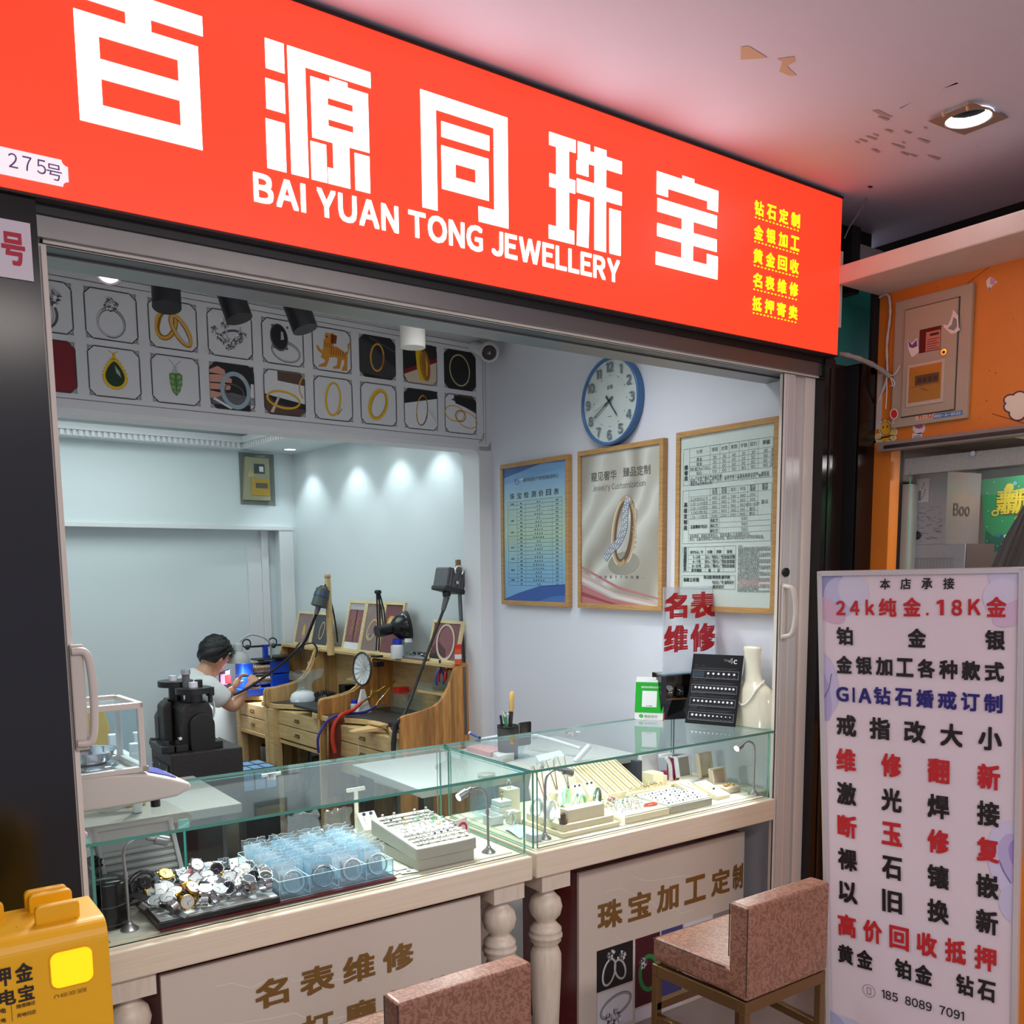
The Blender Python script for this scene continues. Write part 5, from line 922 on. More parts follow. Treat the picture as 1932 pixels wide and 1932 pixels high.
# kind, x, y, z, tilt-x, tilt-y, yaw, label
WT = [('ss',.578,2.235,.80,20,-20,200,'steel watch with silver dial lowest at the front left corner of the tray'),('gw',.622,2.232,.792,80,0,250,'gold bracelet watch lying on its side in the front row'),('sw',.668,2.236,.801,18,0,160,'steel watch with white dial second from the left in the front row'),('ts',.605,2.268,.805,12,-8,140,'gold rimmed watch with grey dial behind the front row, left part of the tray'),('bl',.556,2.262,.796,25,-15,215,'silver watch on black strap at the left edge of the tray'),
 ('qw',.578,2.292,.812,35,-10,170,'tall silver watch just above the gold rimmed one'),('ss',.60,2.325,.825,20,15,120,'silver dial watch whose bracelet runs down to the right'),('rl',.652,2.335,.83,14,-6,150,'watch with silver dial on a dark red strap'),('gc',.612,2.372,.84,30,10,100,'watch with champagne gold dial at the back left of the heap'),('kk',.56,2.37,.825,45,20,70,'dark watch with black dial behind, near the lamp neck'),
 ('sk',.725,2.24,.797,75,0,30,'steel watch on its side in the middle of the front row'),('sb',.778,2.24,.80,20,10,200,'steel watch with dark rim, third from the right in the front row'),('sk',.822,2.238,.80,22,5,185,'steel watch with black dial at the front right end of the tray'),('sw',.70,2.272,.803,35,20,230,'small white watch tilted behind the front row'),('ss',.742,2.276,.806,30,-25,140,'steel watch with small dial in the middle of the heap'),
 ('gw',.79,2.284,.805,60,20,110,'gold watch lying on its side at the right of the heap'),('ts',.752,2.318,.818,25,25,80,'two-tone watch above the middle of the heap'),('sw',.80,2.332,.826,40,-10,200,'steel watch with white dial seen low, right back of the heap'),('sw',.70,2.318,.828,40,-30,190,'bright steel bracelet watch in the middle back'),('sw',.69,2.368,.85,45,10,170,'shining white faced watch at the back of the heap'),
 ('kk',.665,2.285,.80,70,20,300,'black watch half hidden in the middle of the heap'),('ss',.835,2.275,.80,65,-10,20,'steel bracelet at the right edge of the tray'),('kk',.63,2.30,.80,60,-30,260,'dark strap watch between the red strap and the rim'),('sb',.832,2.315,.806,45,30,150,'slate dial watch by the organizer corner'),
 ('ss',.70,2.228,.80,30,10,120,'silver watch right of the white dial one at the front edge'),('gw',.645,2.262,.80,40,20,30,'gold watch tucked between the front row and the red strap'),('sw',.755,2.256,.80,25,-20,250,'white watch behind the steel one lying on its side'),('sk',.80,2.262,.80,50,10,320,'dark dialled watch behind the third one from the right in front'),('ss',.72,2.296,.80,65,30,60,'steel bracelet on edge in the centre of the heap'),('qw',.672,2.31,.83,50,-10,210,'second square silver watch near the red strap'),('ts',.565,2.325,.81,40,25,140,'two-tone watch at the left edge below the dark one'),('sw',.775,2.30,.83,35,30,100,'white dial watch topmost right of centre'),('sk',.735,2.35,.835,50,-20,160,'steel watch with black dial below the square stand watch')]
for i, (k, x, y, z, tx, ty, yw, lb) in enumerate(WT):
 p, new = protot(k)
 if new: o = p; o.location = (x, y, z); o['label'] = lb
 else: o = copy_tree(p, loc=(x, y, z), label=lb)
 o.rotation_euler = (Matrix.Rotation(R(tx), 4, 'X') @ Matrix.Rotation(R(ty), 4, 'Y') @ Matrix.Rotation(R(yw), 4, 'Z')).to_euler()
 mw = Matrix.Translation(o.location) @ o.rotation_euler.to_matrix().to_4x4(); lo = min((mw @ Vector(c_)).z for ch in o.children for c_ in ch.bound_box)
 if y < 2.30: o.location.z += .7785-lo
# watches on stands at the back
acry = glass('acrylic', (236,246,250), 1.35, haze=.05)
def watch(k, loc, rot, label, group, scale=1):
 p, new = protot(k); o = p if new else copy_tree(p); o.location = loc; o.rotation_euler = rot; o.scale = (scale,)*3; o['label'] = label; o['group'] = group; return o
def cstand(label, x, y, z, k, rot, lab2):
 t = thing('watch_stand', label, 'watch stand', (x, y, z), 'clear C-shaped watch stands'); m = MB(); pts = arcpts((x, y, z+.034), .027, -120, 150, 16, VY*1, VZ)
 m.tube(acry, pts, [.0075]*len(pts), 6); m.box(acry, x-.011, x+.011, y-.03, y+.02, z, z+.006); m.build('ring', t)
 watch(k, (x, y-.012, z+.058), (R(35), 0, rot), lab2, 'watches on clear stands')
cstand('clear stand holding a steel watch behind the heap, left one', .67, 2.44, .755, 'sk', .3, 'steel watch with dark dial on the left clear stand'); cstand('clear stand in the middle holding a square watch', .735, 2.45, .755, 'qw', -.1, 'square steel watch on the middle clear stand'); cstand('clear stand holding the dark square watch', .785, 2.46, .755, 'qk', -.2, 'dark square watch on a clear stand beside the bagged cards'); cstand('clear stand nearest the organizer, holding the big chronograph', .83, 2.40, .755, 'sk', -.4, 'large black chronograph on the stand nearest the organizer')
t = thing('plain_bracelet', 'grey metal bracelet standing in an arch against the slotted tray', 'bracelet', (.555, 2.42, .80)); m = MB(); m.tube(ssd, arcpts((.565, 2.42, .80), .042, 0, 180, 18, Vector((.9,.3,0))), [.006]*19, 6); m.build('band', t)
t = thing('watch_cylinder', 'round black watch case standing at the far left of the counter', 'watch case', (.463, 2.335, .755)); m = MB(); m.cyl(M('case_black', (12,12,14), .25), (.463,2.335,.755), (.463,2.335,.86), .046, n=36); m.torus(M('case_piping', (60,60,64), .3), (.463,2.335,.81), .046, .0015, n=36); m.torus(M('case_piping', (60,60,64), .3), (.463,2.335,.765), .046, .0015, n=36); m.build('body', t); m = MB(); m.lathe(M('case_lid', (20,20,22), .2), [(.045,.0),(.045,.006),(.03,.012),(0,.013)], (.463,2.335,.86), 36); m.build('lid', t)
p, _ = protot('kk'); copy_tree(p, loc=(.452,2.40,.897), rot=(R(30),0,.4), label='black and gold watch lying behind the round case', group='watches heaped on the black tray');
p, _ = protot('kk'); copy_tree(p, loc=(.527,2.345,.825), rot=(R(75),0,R(60)), label='black watch leaning on the right of the round case', group='watches heaped on the black tray')
# slotted grey tray leaning at the back left
gt = M('grey_velvet', (150,152,150), .8, bump=.1, bscale=300); t = thing('slotted_tray', 'large grey slotted ring tray leaning up behind the watches', 'tray', (.59, 2.5, .755))
LT = P((.487, 2.44, .757), Vector((1,.02,0)), Vector((-.08,.35,.93)))
m = MB(); m.prism(gt, [(0,0),(.20,0),(.20,.205),(0,.205)], LT, -.02, -.006)
for a0, a1, b0, b1 in ((0,.012,0,.205),(.188,.20,0,.205),(0,.2,0,.01),(0,.2,.195,.205)): m.prism(gt, [(a0,b0),(a1,b0),(a1,b1),(a0,b1)], LT, -.006, .012)
m.build('body', t, .003)
for i in range(7): m = MB(); b = .022+i*.0185; m.tube(gt, [LT(.013, b, .0), LT(.187, b, .0)], .0075, 10); m.build('slot_roll', t)
t = thing('paper_bag', 'white paper bag with a magenta ribbon standing behind the left glass edge', 'bag', (.43, 2.52, .755)); m = MB(); m.hexa(M('bag_white', (220,220,230), .6), [(.414,2.48,.79),(.465,2.48,.79),(.465,2.54,.79),(.414,2.54,.79)], [(.414,2.49,.93),(.46,2.49,.93),(.455,2.53,.93),(.414,2.53,.93)]); m.build('body', t); m = MB(); m.tube(M('ribbon_magenta', (190,20,110), .5), smooth([(.415,2.476,.83),(.44,2.474,.838),(.467,2.474,.832),(.478,2.474,.82)], 5), .004, 6); m.build('ribbon', t)
t = thing('white_box', 'small white box lying in front of the paper bag at the left end', 'box', (.45, 2.46, .755)); MB().box(M('box_white', (206,208,214), .5), .415, .474, 2.42, 2.465, .755, .83).build('body', t, .002);
t = thing('gift_box', 'white gift box under the paper bag', 'box', (.44, 2.51, .755)); MB().box(M('box_white2', (216,216,220), .5), .414, .47, 2.475, 2.55, .755, .79).build('body', t, .002)
t = thing('plush_toy', 'tiny pink plush toy behind the slotted tray at the left glass edge', 'toy', (.46, 2.62, .755)); m = MB(); pk = M('plush_pink', (224,170,190), .9); m.sphere(pk, (.458,2.62,.885), .024); m.sphere(pk, (.44,2.62,.91), .009); m.sphere(pk, (.474,2.62,.91), .009); m.lathe(pk, [(.02,0),(.026,.03),(.022,.07),(.012,.11)], (.458,2.62,.755), 16); m.build('body', t); m = MB(); m.sphere(blk, (.45,2.597,.888), .003); m.sphere(blk, (.464,2.597,.888), .003); m.build('eyes', t)
t = thing('teal_tag', 'small teal plastic tag beside the slotted tray', 'tag', (.70, 2.56, .755)); m = MB(); m.prism(M('teal_plastic', (40,176,160), .4), rrect(.70,.73,.90,.925,.005), P((0,2.56,0), VX, VZ), 0, .004); m.prism(M('teal_plastic', (40,176,160), .4), [(.713,.755),(.718,.755),(.718,.90),(.713,.90)], P((0,2.56,0), VX, VZ), 0, .003); m.build('body', t)
# ---- left counter: organizer full of bagged certificate cards
OX0, OX1, OY0, OY1, OZ = .852, 1.178, 2.225, 2.53, .761
t = thing('acrylic_organizer', 'clear acrylic organizer with four lanes of bagged bangles and blue cards', 'organizer', (1.01, 2.38, OZ)); m = MB()
ace = M('acrylic_edge', (214,232,240), .2, spec=.8)
m.box(acry, OX0, OX1, OY0, OY1, OZ, OZ+.003); m.build('tray', t)
for i in range(5): x = OX0+(OX1-OX0)*i/4; m = MB(); pane(m, x-.0013, x+.0013, OY0, OY1, OZ+.003, OZ+.048, acry, ace); m.build('divider', t)
m = MB(); pane(m, OX0, OX1, OY0-.003, OY0, OZ, OZ+.05, acry, ace); m.build('front_wall', t); m = MB(); pane(m, OX0, OX1, OY1, OY1+.003, OZ, OZ+.05, acry, ace); m.build('back_wall', t)
cblue, cpale, cdark = M('card_blue', (170,216,234), .4), M('card_pale', (232,240,246), .4), M('card_dark_blue', (40,104,156), .4)
bagm = glass('bag_film', (240,248,252), 1.5, rough=.12, haze=.13); bagr = M('bag_crease', (226,240,248), .15, spec=1.0)
pen_r, pen_b = M('stamp_red', (170,60,50), .5), M('stamp_ink', (70,90,110), .5)
def packet(kind, label, proto=None, front=False):
 t = thing('bangle_packet', label, 'packet', (0,0,0), 'bagged bangles with certificate cards', local=True); S = P((0, 0, 0), VX, VZ); rn = random.Random(hash(kind) % 97 if not isinstance(kind, int) else kind)
 m = MB(); cm = (cpale, cblue, cpale, cpale)[kind % 4]; m.box(cm, -.03, .022+.004*(kind % 3), .001, .0022, .006, .066+.004*(kind % 2)); q = P((0, .001, 0), VX, VZ)
 if front:
  for i in range(13): x = -.026+i*.0037; m.rect(pen_b, q, x, x+.0013, .012, .012+rn.uniform(.025, .048), .0004)
  m.rect(white_p, q, -.006, .010, .05, .064, .0006); m.frame(pen_b, q, -.004, .008, .052, .062, .001, .0008)
 m.build('card', t)
 m = MB(); n = 6; g = [[(-.037+.074*i/n, -.004+.004*math.sin(i*1.7+j*1.3+kind), .002+.083*j/n+.002*math.sin(i*2.1+kind) if j == n else .002+.083*j/n) for i in range(n+1)] for j in range(n+1)]
 m.add([p for r_ in g for p in r_], [(j*(n+1)+i, j*(n+1)+i+1, (j+1)*(n+1)+i+1, (j+1)*(n+1)+i) for j in range(n) for i in range(n)], bagm, True)
 top = [g[n][i] for i in range(n+1)]; m.tube(bagr, top, .0005, 4)
 for k in range(5): x = rn.uniform(-.033, .033); z = rn.uniform(.045, .08); m.tube(bagr, [(x,-.006,z),(x+rn.uniform(-.006,.006),-.008,z+.006),(x+rn.uniform(-.01,.01),-.005,z+.012)], .0007, 4)
 m.build('bag', t)
 if front:
  m = MB(); TT_ = Matrix.Translation((.004,-.008,.032)) @ Matrix.Rotation(PI/2, 4, 'X'); m.torus((M('bangle_ice', (190,214,220), .15, spec=.8), M('bangle_silver', (190,190,196), .2, .9), M('bangle_pearl', (222,222,224), .2, spec=.8))[kind % 3], (0,0,0), .0275, .0028, TT_, 36, 8); m.build('bangle', t)
 return t
proto_f = [packet(i, 'p', front=True) for i in range(4)]; proto_b = [packet(i, 'p') for i in range(4)]
LN = ('first lane from the left', 'second lane', 'third lane', 'rightmost lane'); ORD = ('frontmost', 'second', 'third', 'fourth', 'fifth', 'sixth', 'seventh', 'eighth', 'ninth', 'tenth')
used = set(); rn = random.Random(11)
for l in range(4):
 for k in range(10):
  x = OX0+(OX1-OX0)*(l+.5)/4+rn.uniform(-.003, .003); y = OY0+.012+k*.029+rn.uniform(-.003, .003)
  src = (proto_f if k == 0 else proto_b)[(l+k*3+(l*k) % 4) % 4 if k else l]
  lb = '%s clear bag with certificate card in the %s of the organizer' % (ORD[k], LN[l]) if k else 'clear bag with bangle and card, frontmost in the %s' % LN[l]
  rot = (R(-rn.uniform(8, 20)), 0, R(rn.uniform(-5, 5)))
  if src.name not in used: o = src; used.add(src.name); o.location = (x, y, OZ+.004); o.rotation_euler = rot; o['label'] = lb
  else: o = copy_tree(src, loc=(x, y, OZ+.004), rot=rot, label=lb)
for o in proto_f+proto_b:
 if o.name not in used:
  for ch in list(o.children): bpy.data.objects.remove(ch)
  bpy.data.objects.remove(o)
# loose plastic bags and a clear case behind
for i, (x, y, w_, h_, lb) in enumerate([(1.08,2.60,.10,.12,'crumpled clear bags lying behind the organizer'),(1.20,2.62,.09,.11,'clear plastic pouch standing at the back between the counters')]):
 t = thing('plastic_bag', lb, 'bag', (x, y, .755)); m = MB(); n = 8; rn = random.Random(i); g = [[(x-w_/2+w_*a/n, y+rn.uniform(-.012,.012), .756+h_*b/n*(1 if b < n else rn.uniform(.93,1.03))) for a in range(n+1)] for b in range(n+1)]; m.add([p for r_ in g for p in r_], [(b*(n+1)+a, b*(n+1)+a+1, (b+1)*(n+1)+a+1, (b+1)*(n+1)+a) for b in range(n) for a in range(n)], bagm, True); m.build('film', t)
# ---- left counter: grey ring tray with rings
rt_m = M('ring_tray_grey', (176,174,160), .6, bump=.06, bscale=300); rt_d = M('ring_slot', (96,92,84), .9)
t = thing('ring_tray', 'stepped grey tray set with rows of rings in front of the earring card', 'tray', (1.35, 2.36, .755)); RX0, RX1, RY0, RY1 = 1.252, 1.452, 2.222, 2.50
m = MB(); m.box(rt_m, RX0+.006, RX1-.004, RY0+.006, RY1, .755, .79); m.build('box', t, .003)
tz0, tz1 = .803, .838; m = MB(); m.hexa(rt_m, [(RX0,RY0,.787),(RX1,RY0,.787),(RX1,RY1,.80),(RX0,RY1,.80)], [(RX0,RY0,.822),(RX1,RY0,.822),(RX1,RY1,.85),(RX0,RY1,.85)]); m.build('insert', t, .004)
RP_ = P((RX0, RY0, .8225), VX, Vector((0, RY1-RY0, .028)))
for j in range(10):
 m = MB(); b = .022+j*.025
 if 4 <= j <= 6: continue
 m.prism(rt_d, [(.014,b-.0035),(.186,b-.0035),(.186,b+.0035),(.014,b+.0035)], RP_, -.001, .0012); m.build('slot', t)
rg = [M('ring_silver', (206,206,210), .18, 1), M('ring_gold', (216,172,84), .2, 1)]
stones = [M('stone_clear', (226,232,240), .05, spec=1.0), M('stone_green', (40,140,84), .1, spec=1), M('stone_dark', (40,44,70), .1, spec=1), M('stone_amber', (170,120,50), .1, spec=1)]
RPROT = {}
def ring(label, x, y, z, k, g, yaw, tilt=0, group='rings in the grey tray', sc_=1.0):
 key = (k, g)
 if key in RPROT: return copy_tree(RPROT[key], loc=(x, y, z), rot=(R(tilt), 0, yaw), label=label, group=group, scale=sc_)
 t = thing('finger_ring', label, 'ring', (x, y, z), group, local=True, rot=(R(tilt), 0, yaw)); t.scale = (sc_,)*3; RPROT[key] = t; BASE[t.name] = Vector((0,0,0))
 m = MB(); m.torus(rg[g], (0,0,0), .0092, .0011, Matrix.Translation((0,0,.0085)) @ Matrix.Rotation(PI/2, 4, 'X'), 24, 6); m.build('band', t)
 if k is not None: m = MB(); m.lathe(stones[k], [(0,-.003),(.0042,.0005),(.0036,.002),(0,.0024)], (0,0,.020), 8, smooth=False); m.lathe(rg[g], [(.002,-.003),(.0046,.0004)], (0,0,.0195), 8); m.build('stone', t)
 return t
rowN = ('front row', 'second row', 'third row', 'fourth row', '', '', '', 'eighth row', 'ninth row', 'back row')
rn = random.Random(21)
for j in (0, 1, 2, 3, 7, 8, 9):
 n = 8 if j < 4 else 5
 for i in range(n):
  if rn.random() < .12: continue
  p = RP_(.026+i*(.148/(n-1)), .022+j*.025, -.004); ring('%s ring %s in the %s of the grey tray' % ('silver', 'number %s from the left' % ('one','two','three','four','five','six','seven','eight')[i], rowN[j]), p.x, p.y, p.z, rn.choice([0, 0, None, 0, 2]), 0, R(rn.uniform(60, 110)), rn.uniform(-8, 8))
for i, (a, b, k, g) in enumerate([(.03,.13,0,0),(.05,.15,3,0),(.075,.135,0,0),(.085,.165,1,0),(.10,.14,0,0),(.035,.175,2,0),(.065,.18,3,0),(.125,.16,0,0),(.15,.175,0,0),(.17,.19,0,0),(.11,.18,1,0),(.14,.135,1,0),(.16,.14,3,1),(.18,.15,1,0)]):
 p = RP_(a, b, .0005); ring('loose ring on the grey tray, %s' % ('left front','left middle','in front of the green cluster','with green stone left of centre','centre front','far left with dark stone','amber stone at left back','clear stone centre','clear stone right back','right end back','green stone at the back','green stone right of centre','gold with amber stone','green stone at right end')[i], p.x, p.y, p.z, k, g, R(rn.uniform(0, 180)), rn.uniform(-50, 10))
t = thing('beaded_bracelet', 'coil of clear and green beads on the right of the grey ring tray', 'bracelet', RP_(.165, .165, .004)); m = MB()
for i in range(18): a = 2*PI*i/18; p = RP_(.165+.022*math.cos(a), .165+.013*math.sin(a), .005); m.sphere(stones[1 if 3 < i < 8 else 0], p, .0035, 8, 6)
m.build('beads', t)
crm = M('display_cream', (226,216,184), .55); crw = M('display_ivory', (232,228,212), .55)
t = thing('earring_card', 'ivory wedge card with two blue stone studs at the left back of the grey tray', 'earring card', (1.29, 2.58, .755)); m = MB(); m.hexa(crw, [(1.255,2.55,.755),(1.315,2.55,.755),(1.315,2.61,.755),(1.255,2.61,.755)], [(1.255,2.55,.80),(1.315,2.55,.80),(1.315,2.60,.845),(1.255,2.60,.845)]); m.build('wedge', t, .001)
for x in (1.272, 1.296): m = MB(); m.sphere(stones[2], (x, 2.585, .842), .006, 10, 8); m.build('stud', t)
t = thing('earring_stand', 'small ivory T-shaped earring stand behind the wedge card', 'earring stand', (1.28, 2.66, .755)); m = MB(); m.box(crw, 1.276, 1.288, 2.655, 2.661, .755, .90); m.prism(crw, rrect(1.25,1.314,.90,.912,.003), P((0,2.655,0), VX, VZ), -.006, 0); m.box(crw, 1.262, 1.30, 2.64, 2.672, .755, .759); m.build('stand', t)
for i, (x, y, w_, d, a) in enumerate([(1.21,2.26,.05,.03,.3),(1.235,2.24,.05,.028,-.2),(1.20,2.29,.045,.03,.6),(1.225,2.275,.04,.03,.1)]):
 t = thing('paper_tag', 'paper tag by the organizer corner, %s of the loose pile' % ('leftmost', 'frontmost with a stamp', 'rearmost', 'topmost')[i], 'tag', (x, y, .755), 'loose paper tags'); m = MB(); TT_ = Matrix.Translation((x, y, .756+i*.0012)) @ Matrix.Rotation(a, 4, 'Z'); m.box(crw, -w_/2, w_/2, -d/2, d/2, 0, .0008, TT_); m.build('paper', t)
 if i == 1: m = MB(); m.box(pen_b, -.006, .006, -.005, .005, .0009, .0012, TT_); m.build('stamp', t)
t = thing('red_sachet', 'red and white sachet leaning behind the gooseneck lamp of the left counter', 'sachet', (1.49, 2.35, .755)); m = MB(); SS = P((1.47, 2.34, .756), Vector((.9,.3,0)), Vector((-.05,.3,1))); m.prism(M('sachet_white', (236,220,216), .4), [(0,0),(.06,0),(.06,.085),(0,.085)], SS, -.006, 0); m.build('body', t, .002); m = MB(); m.ering(M('sachet_red', (200,40,60), .4), SS, .03, .055, .022, .018, .008, .3, .001); m.rect(M('sachet_red', (200,40,60), .4), SS, 0, .06, .0, .022, .0008); m.build('print', t)
# ---- right counter contents
Z2 = .7605
def cbox(name, label, cat, x0, x1, y0, y1, z0, z1, mat, group=None, bev=.002):
 t = thing(name, label, cat, ((x0+x1)/2, (y0+y1)/2, z0), group); MB().box(mat, x0, x1, y0, y1, z0, z1).build('body', t, bev); return t
cbox('jewel_box', 'small white box at the left front glass corner of the right counter', 'box', 1.672, 1.705, 2.24, 2.28, Z2, Z2+.022, M('box_white', (206,208,214), .5))
t = thing('display_plinth', 'two-step cream plinth carrying the jade bangles in the right counter', 'display plinth', (1.885, 2.31, Z2)); m = MB(); m.box(crm, 1.772, 2.012, 2.222, 2.44, Z2, Z2+.014); m.build('lower_step', t, .002); m = MB(); m.box(crm, 1.785, 1.998, 2.236, 2.43, Z2+.014, Z2+.036); m.build('upper_step', t, .002)
PZ = Z2+.0365
t = thing('earring_block', 'long cream block with a row of earrings at the front of the plinth', 'earring block', (1.875, 2.26, PZ)); m = MB(); m.box(crm, 1.812, 1.965, 2.245, 2.285, PZ, PZ+.042); m.build('block', t, .0015)
for i in range(7): m = MB(); x = 1.85+i*.016; m.torus(rg[i % 2], (x, 2.265, PZ+.049), .005, .0008, Matrix.Translation((x,2.265,PZ+.048)) @ Matrix.Rotation(PI/2,4,'X') @ Matrix.Translation((-x,-2.265,-PZ-.049)), 14, 5); m.build('earring', t)
m = MB(); m.box(rt_m, 1.818, 1.852, 2.272, 2.276, PZ+.042, PZ+.052); m.build('name_card', t)
t = thing('wooden_figurine', 'tiny brown carved animal figurine at the left front of the plinth', 'figurine', (1.795, 2.255, PZ)); m = MB(); fb = M('carved_wood', (96,72,62), .5, bump=.4, bscale=90); m.lathe(fb, [(.013,0),(.013,.012),(.009,.018),(.010,.028),(.006,.036),(0,.038)], (1.798,2.25,PZ), 12); m.sphere(fb, (1.791,2.246,PZ+.03), .006, 10, 8); m.build('body', t)
jd = [M(n, c, .12, spec=.8, coat=.3) for n, c in (('jade_ice',(206,218,216)),('jade_green',(124,196,150)),('jade_grey_green',(120,152,138)),('jade_bright',(92,184,120)),('jade_deep',(70,98,84)),('jade_clear',(220,230,230)))]
BP = None
for u, v, k, yw, lb in [(1012,1524,0,20,'pale jade bangle standing at the left end of the plinth'),(1031,1518,0,35,'pale jade bangle second from the left on the plinth'),(1049,1500,5,40,'icy white bangle standing behind the green ones'),(1068,1505,1,35,'mid green jade bangle left of the bright green one'),(1086,1515,2,30,'grey green jade bangle between the two green ones'),(1105,1520,3,25,'bright green jade bangle in the middle of the plinth'),(1127,1496,4,30,'dark green jade bangle standing apart on the right'),(1044,1532,5,45,'clear bangle in front of the pale ones'),(1062,1536,5,20,'clear bangle frontmost behind the earring block')]:
 zb = PZ+.0345 if k != 4 else PZ+.05; p = at(u, v, Z=zb); y_ = min(max(p.y, 2.30), 2.42)
 if BP is None:
  BP = thing('jade_bangle', lb, 'bangle', (p.x, y_, PZ), 'jade bangles on the plinth', local=True, rz=R(yw)); MB().torus(jd[k], (0,0,0), .029, .0052, Matrix.Translation((0,0,.0345)) @ Matrix.Rotation(PI/2,4,'X'), 40, 12).build('ring', BP); o = BP
 else: o = copy_tree(BP, loc=(p.x, y_, PZ), rot=(0,0,R(yw)), label=lb)
 if o is not BP: ch = o.children[0]; ch.data = ch.data.copy(); ch.data.materials[0] = jd[k]
cbox('bangle_riser', 'small cream riser under the dark green jade bangle', 'riser', 2.03, 2.10, 2.345, 2.40, Z2, PZ, crm)
t = thing('white_bangle', 'white bangle lying against the riser right of the dark green one', 'bangle', (2.12, 2.44, Z2)); MB().torus(jd[5], (2.125,2.44,Z2+.022), .026, .0045, Matrix.Translation((2.125,2.44,Z2+.028)) @ Matrix.Rotation(R(60),4,'X') @ Matrix.Translation((-2.125,-2.44,-Z2-.022)), 30, 10).build('ring', t)
# clear quartz pile
t = thing('crystal_pieces', 'heap of clear crystal chips and beads around the bangles', 'crystals', (1.86, 2.33, PZ)); m = MB(); rn = random.Random(4); cq = M('quartz', (226,232,234), .08, spec=1)
for i in range(46): x, y = rn.uniform(1.795, 1.93), rn.uniform(2.292, 2.34); m.sphere(cq, (x, y, PZ+rn.uniform(.003,.012)), rn.uniform(.002,.005), 6, 4)
m.build('chips', t); t['kind'] = 'stuff'
# left end: boxes seen through the side panes
iv = M('ivory_box', (222,214,194), .5); wb = M('white_board_box', (224,226,230), .5)
cbox('ring_riser', 'tall cream box under a silver ring, back left of the right counter', 'riser', 1.80, 1.855, 2.56, 2.61, Z2, Z2+.085, iv); ring('big silver ring standing on the tall cream box in the right counter', 1.825, 2.585, Z2+.0855, 0, 0, .3, 0, 'rings in the right counter', 1.3)
for i in range(3): cbox('white_box', ('bottom','middle','top')[i]+' white box of the stack below the tall cream riser', 'box', 1.745+.003*i, 1.80, 2.53, 2.585, Z2+.0005+i*.019, Z2+.0185+i*.019, wb, 'stack of white boxes')
ring('gold ring on the stack of white boxes', 1.775, 2.555, Z2+.0575, 3, 1, .8, 0, 'rings in the right counter', 1.3)
t = thing('open_box', 'small open white box with dark inside at the left of the right counter', 'box', (1.69, 2.50, Z2)); m = MB(); m.box(wb, 1.672, 1.722, 2.47, 2.52, Z2, Z2+.03); m.build('body', t, .002); MB().box(M('box_inside_grey', (150,150,152), .7), 1.678, 1.716, 2.476, 2.514, Z2+.0302, Z2+.031).build('lining', t)
cbox('cream_cube', 'cream cube under the silver cuff near the side glass', 'riser', 1.735, 1.772, 2.44, 2.48, Z2, Z2+.042, iv)
t = thing('silver_cuff', 'white and silver cuff bangle standing by the cream cube', 'bangle', (1.715, 2.43, Z2)); MB().tube(M('cuff_white', (216,216,216), .2, .4), arcpts((1.722,2.425,Z2+.026), .0225, -60, 200, 20, Vector((.9,.2,0))), .0045, 8).build('band', t)
t = thing('glass_dish', 'clear fluted glass dish leaning at the back by the side panes', 'dish', (1.70, 2.60, Z2)); m = MB(); m.lathe(acry, [(.0,.0),(.03,.004),(.038,.02),(.036,.021),(.028,.007),(0,.003)], (0,0,0), 24, Matrix.Translation((1.70,2.60,Z2+.03)) @ Matrix.Rotation(R(60),4,'X')); m.build('bowl', t)
t = thing('folded_paper', 'grey and white folded leaflet lying under the small boxes', 'paper', (1.70, 2.38, Z2)); m = MB(); m.add([(1.665,2.30,Z2+.001),(1.74,2.33,Z2+.001),(1.745,2.42,Z2+.008),(1.68,2.41,Z2+.012),(1.70,2.37,Z2+.012)], [(0,1,4),(1,2,4),(2,3,4),(3,0,4)], M('leaflet', (206,210,216), .5)); m.build('sheet', t)
t = thing('clear_jar', 'clear ribbed plastic jar behind the tall cream riser', 'jar', (1.79, 2.65, Z2)); m = MB(); m.lathe(acry, [(.03,0),(.032,.05),(.026,.10),(.028,.105),(.03,.12),(.028,.121)], (1.77,2.64,Z2), 24, caps=False); m.build('body', t); m = MB(); m.lathe(M('jar_lid', (190,186,176), .4), [(.031,.121),(.031,.132),(0,.133)], (1.77,2.64,Z2), 24); m.build('lid', t)
# necklace busts
chn = M('chain_fine', (150,120,84), .3, .9); chs = M('chain_silver', (150,150,152), .3, .9)
def neckform(label, x, y, w_, h_, pend, cm):
 t = thing('necklace_stand', label, 'necklace stand', (x, y, Z2), 'cream necklace stands'); S = P((x-w_/2, y, Z2), Vector((1,.05,0)), Vector((.05,.42,.9)))
 out = [(0,0),(w_,0),(w_,h_*.55),(w_*.86,h_*.72),(w_*.72,h_*.86),(w_*.70,h_)]+[(w_*(.5+.2*math.cos(R(a))), h_-.006*math.sin(R(a))) for a in range(0, 181, 30)]+[(w_*.30,h_),(w_*.28,h_*.86),(w_*.14,h_*.72),(0,h_*.55)]
 m = MB(); m.prism(crw, out, S, -.012, 0); m.build('form', t, .003)
 for q in range(2):
  k = .28+.10*q; m = MB(); pts = smooth([S(w_*(.5-.17), h_*.98, .002), S(w_*(.5-.10), h_*(.78-k*.3), .003), S(w_*.5, h_*(.62-k*.9), .004), S(w_*(.5+.10), h_*(.78-k*.3), .003), S(w_*(.5+.17), h_*.98, .002)], 5); m.tube(cm, pts, .0011, 5); m.build('chain', t)
 m = MB(); m.sphere(stones[pend], S(w_*.5, h_*.30, .006), .0055, 10, 8); m.build('pendant', t)
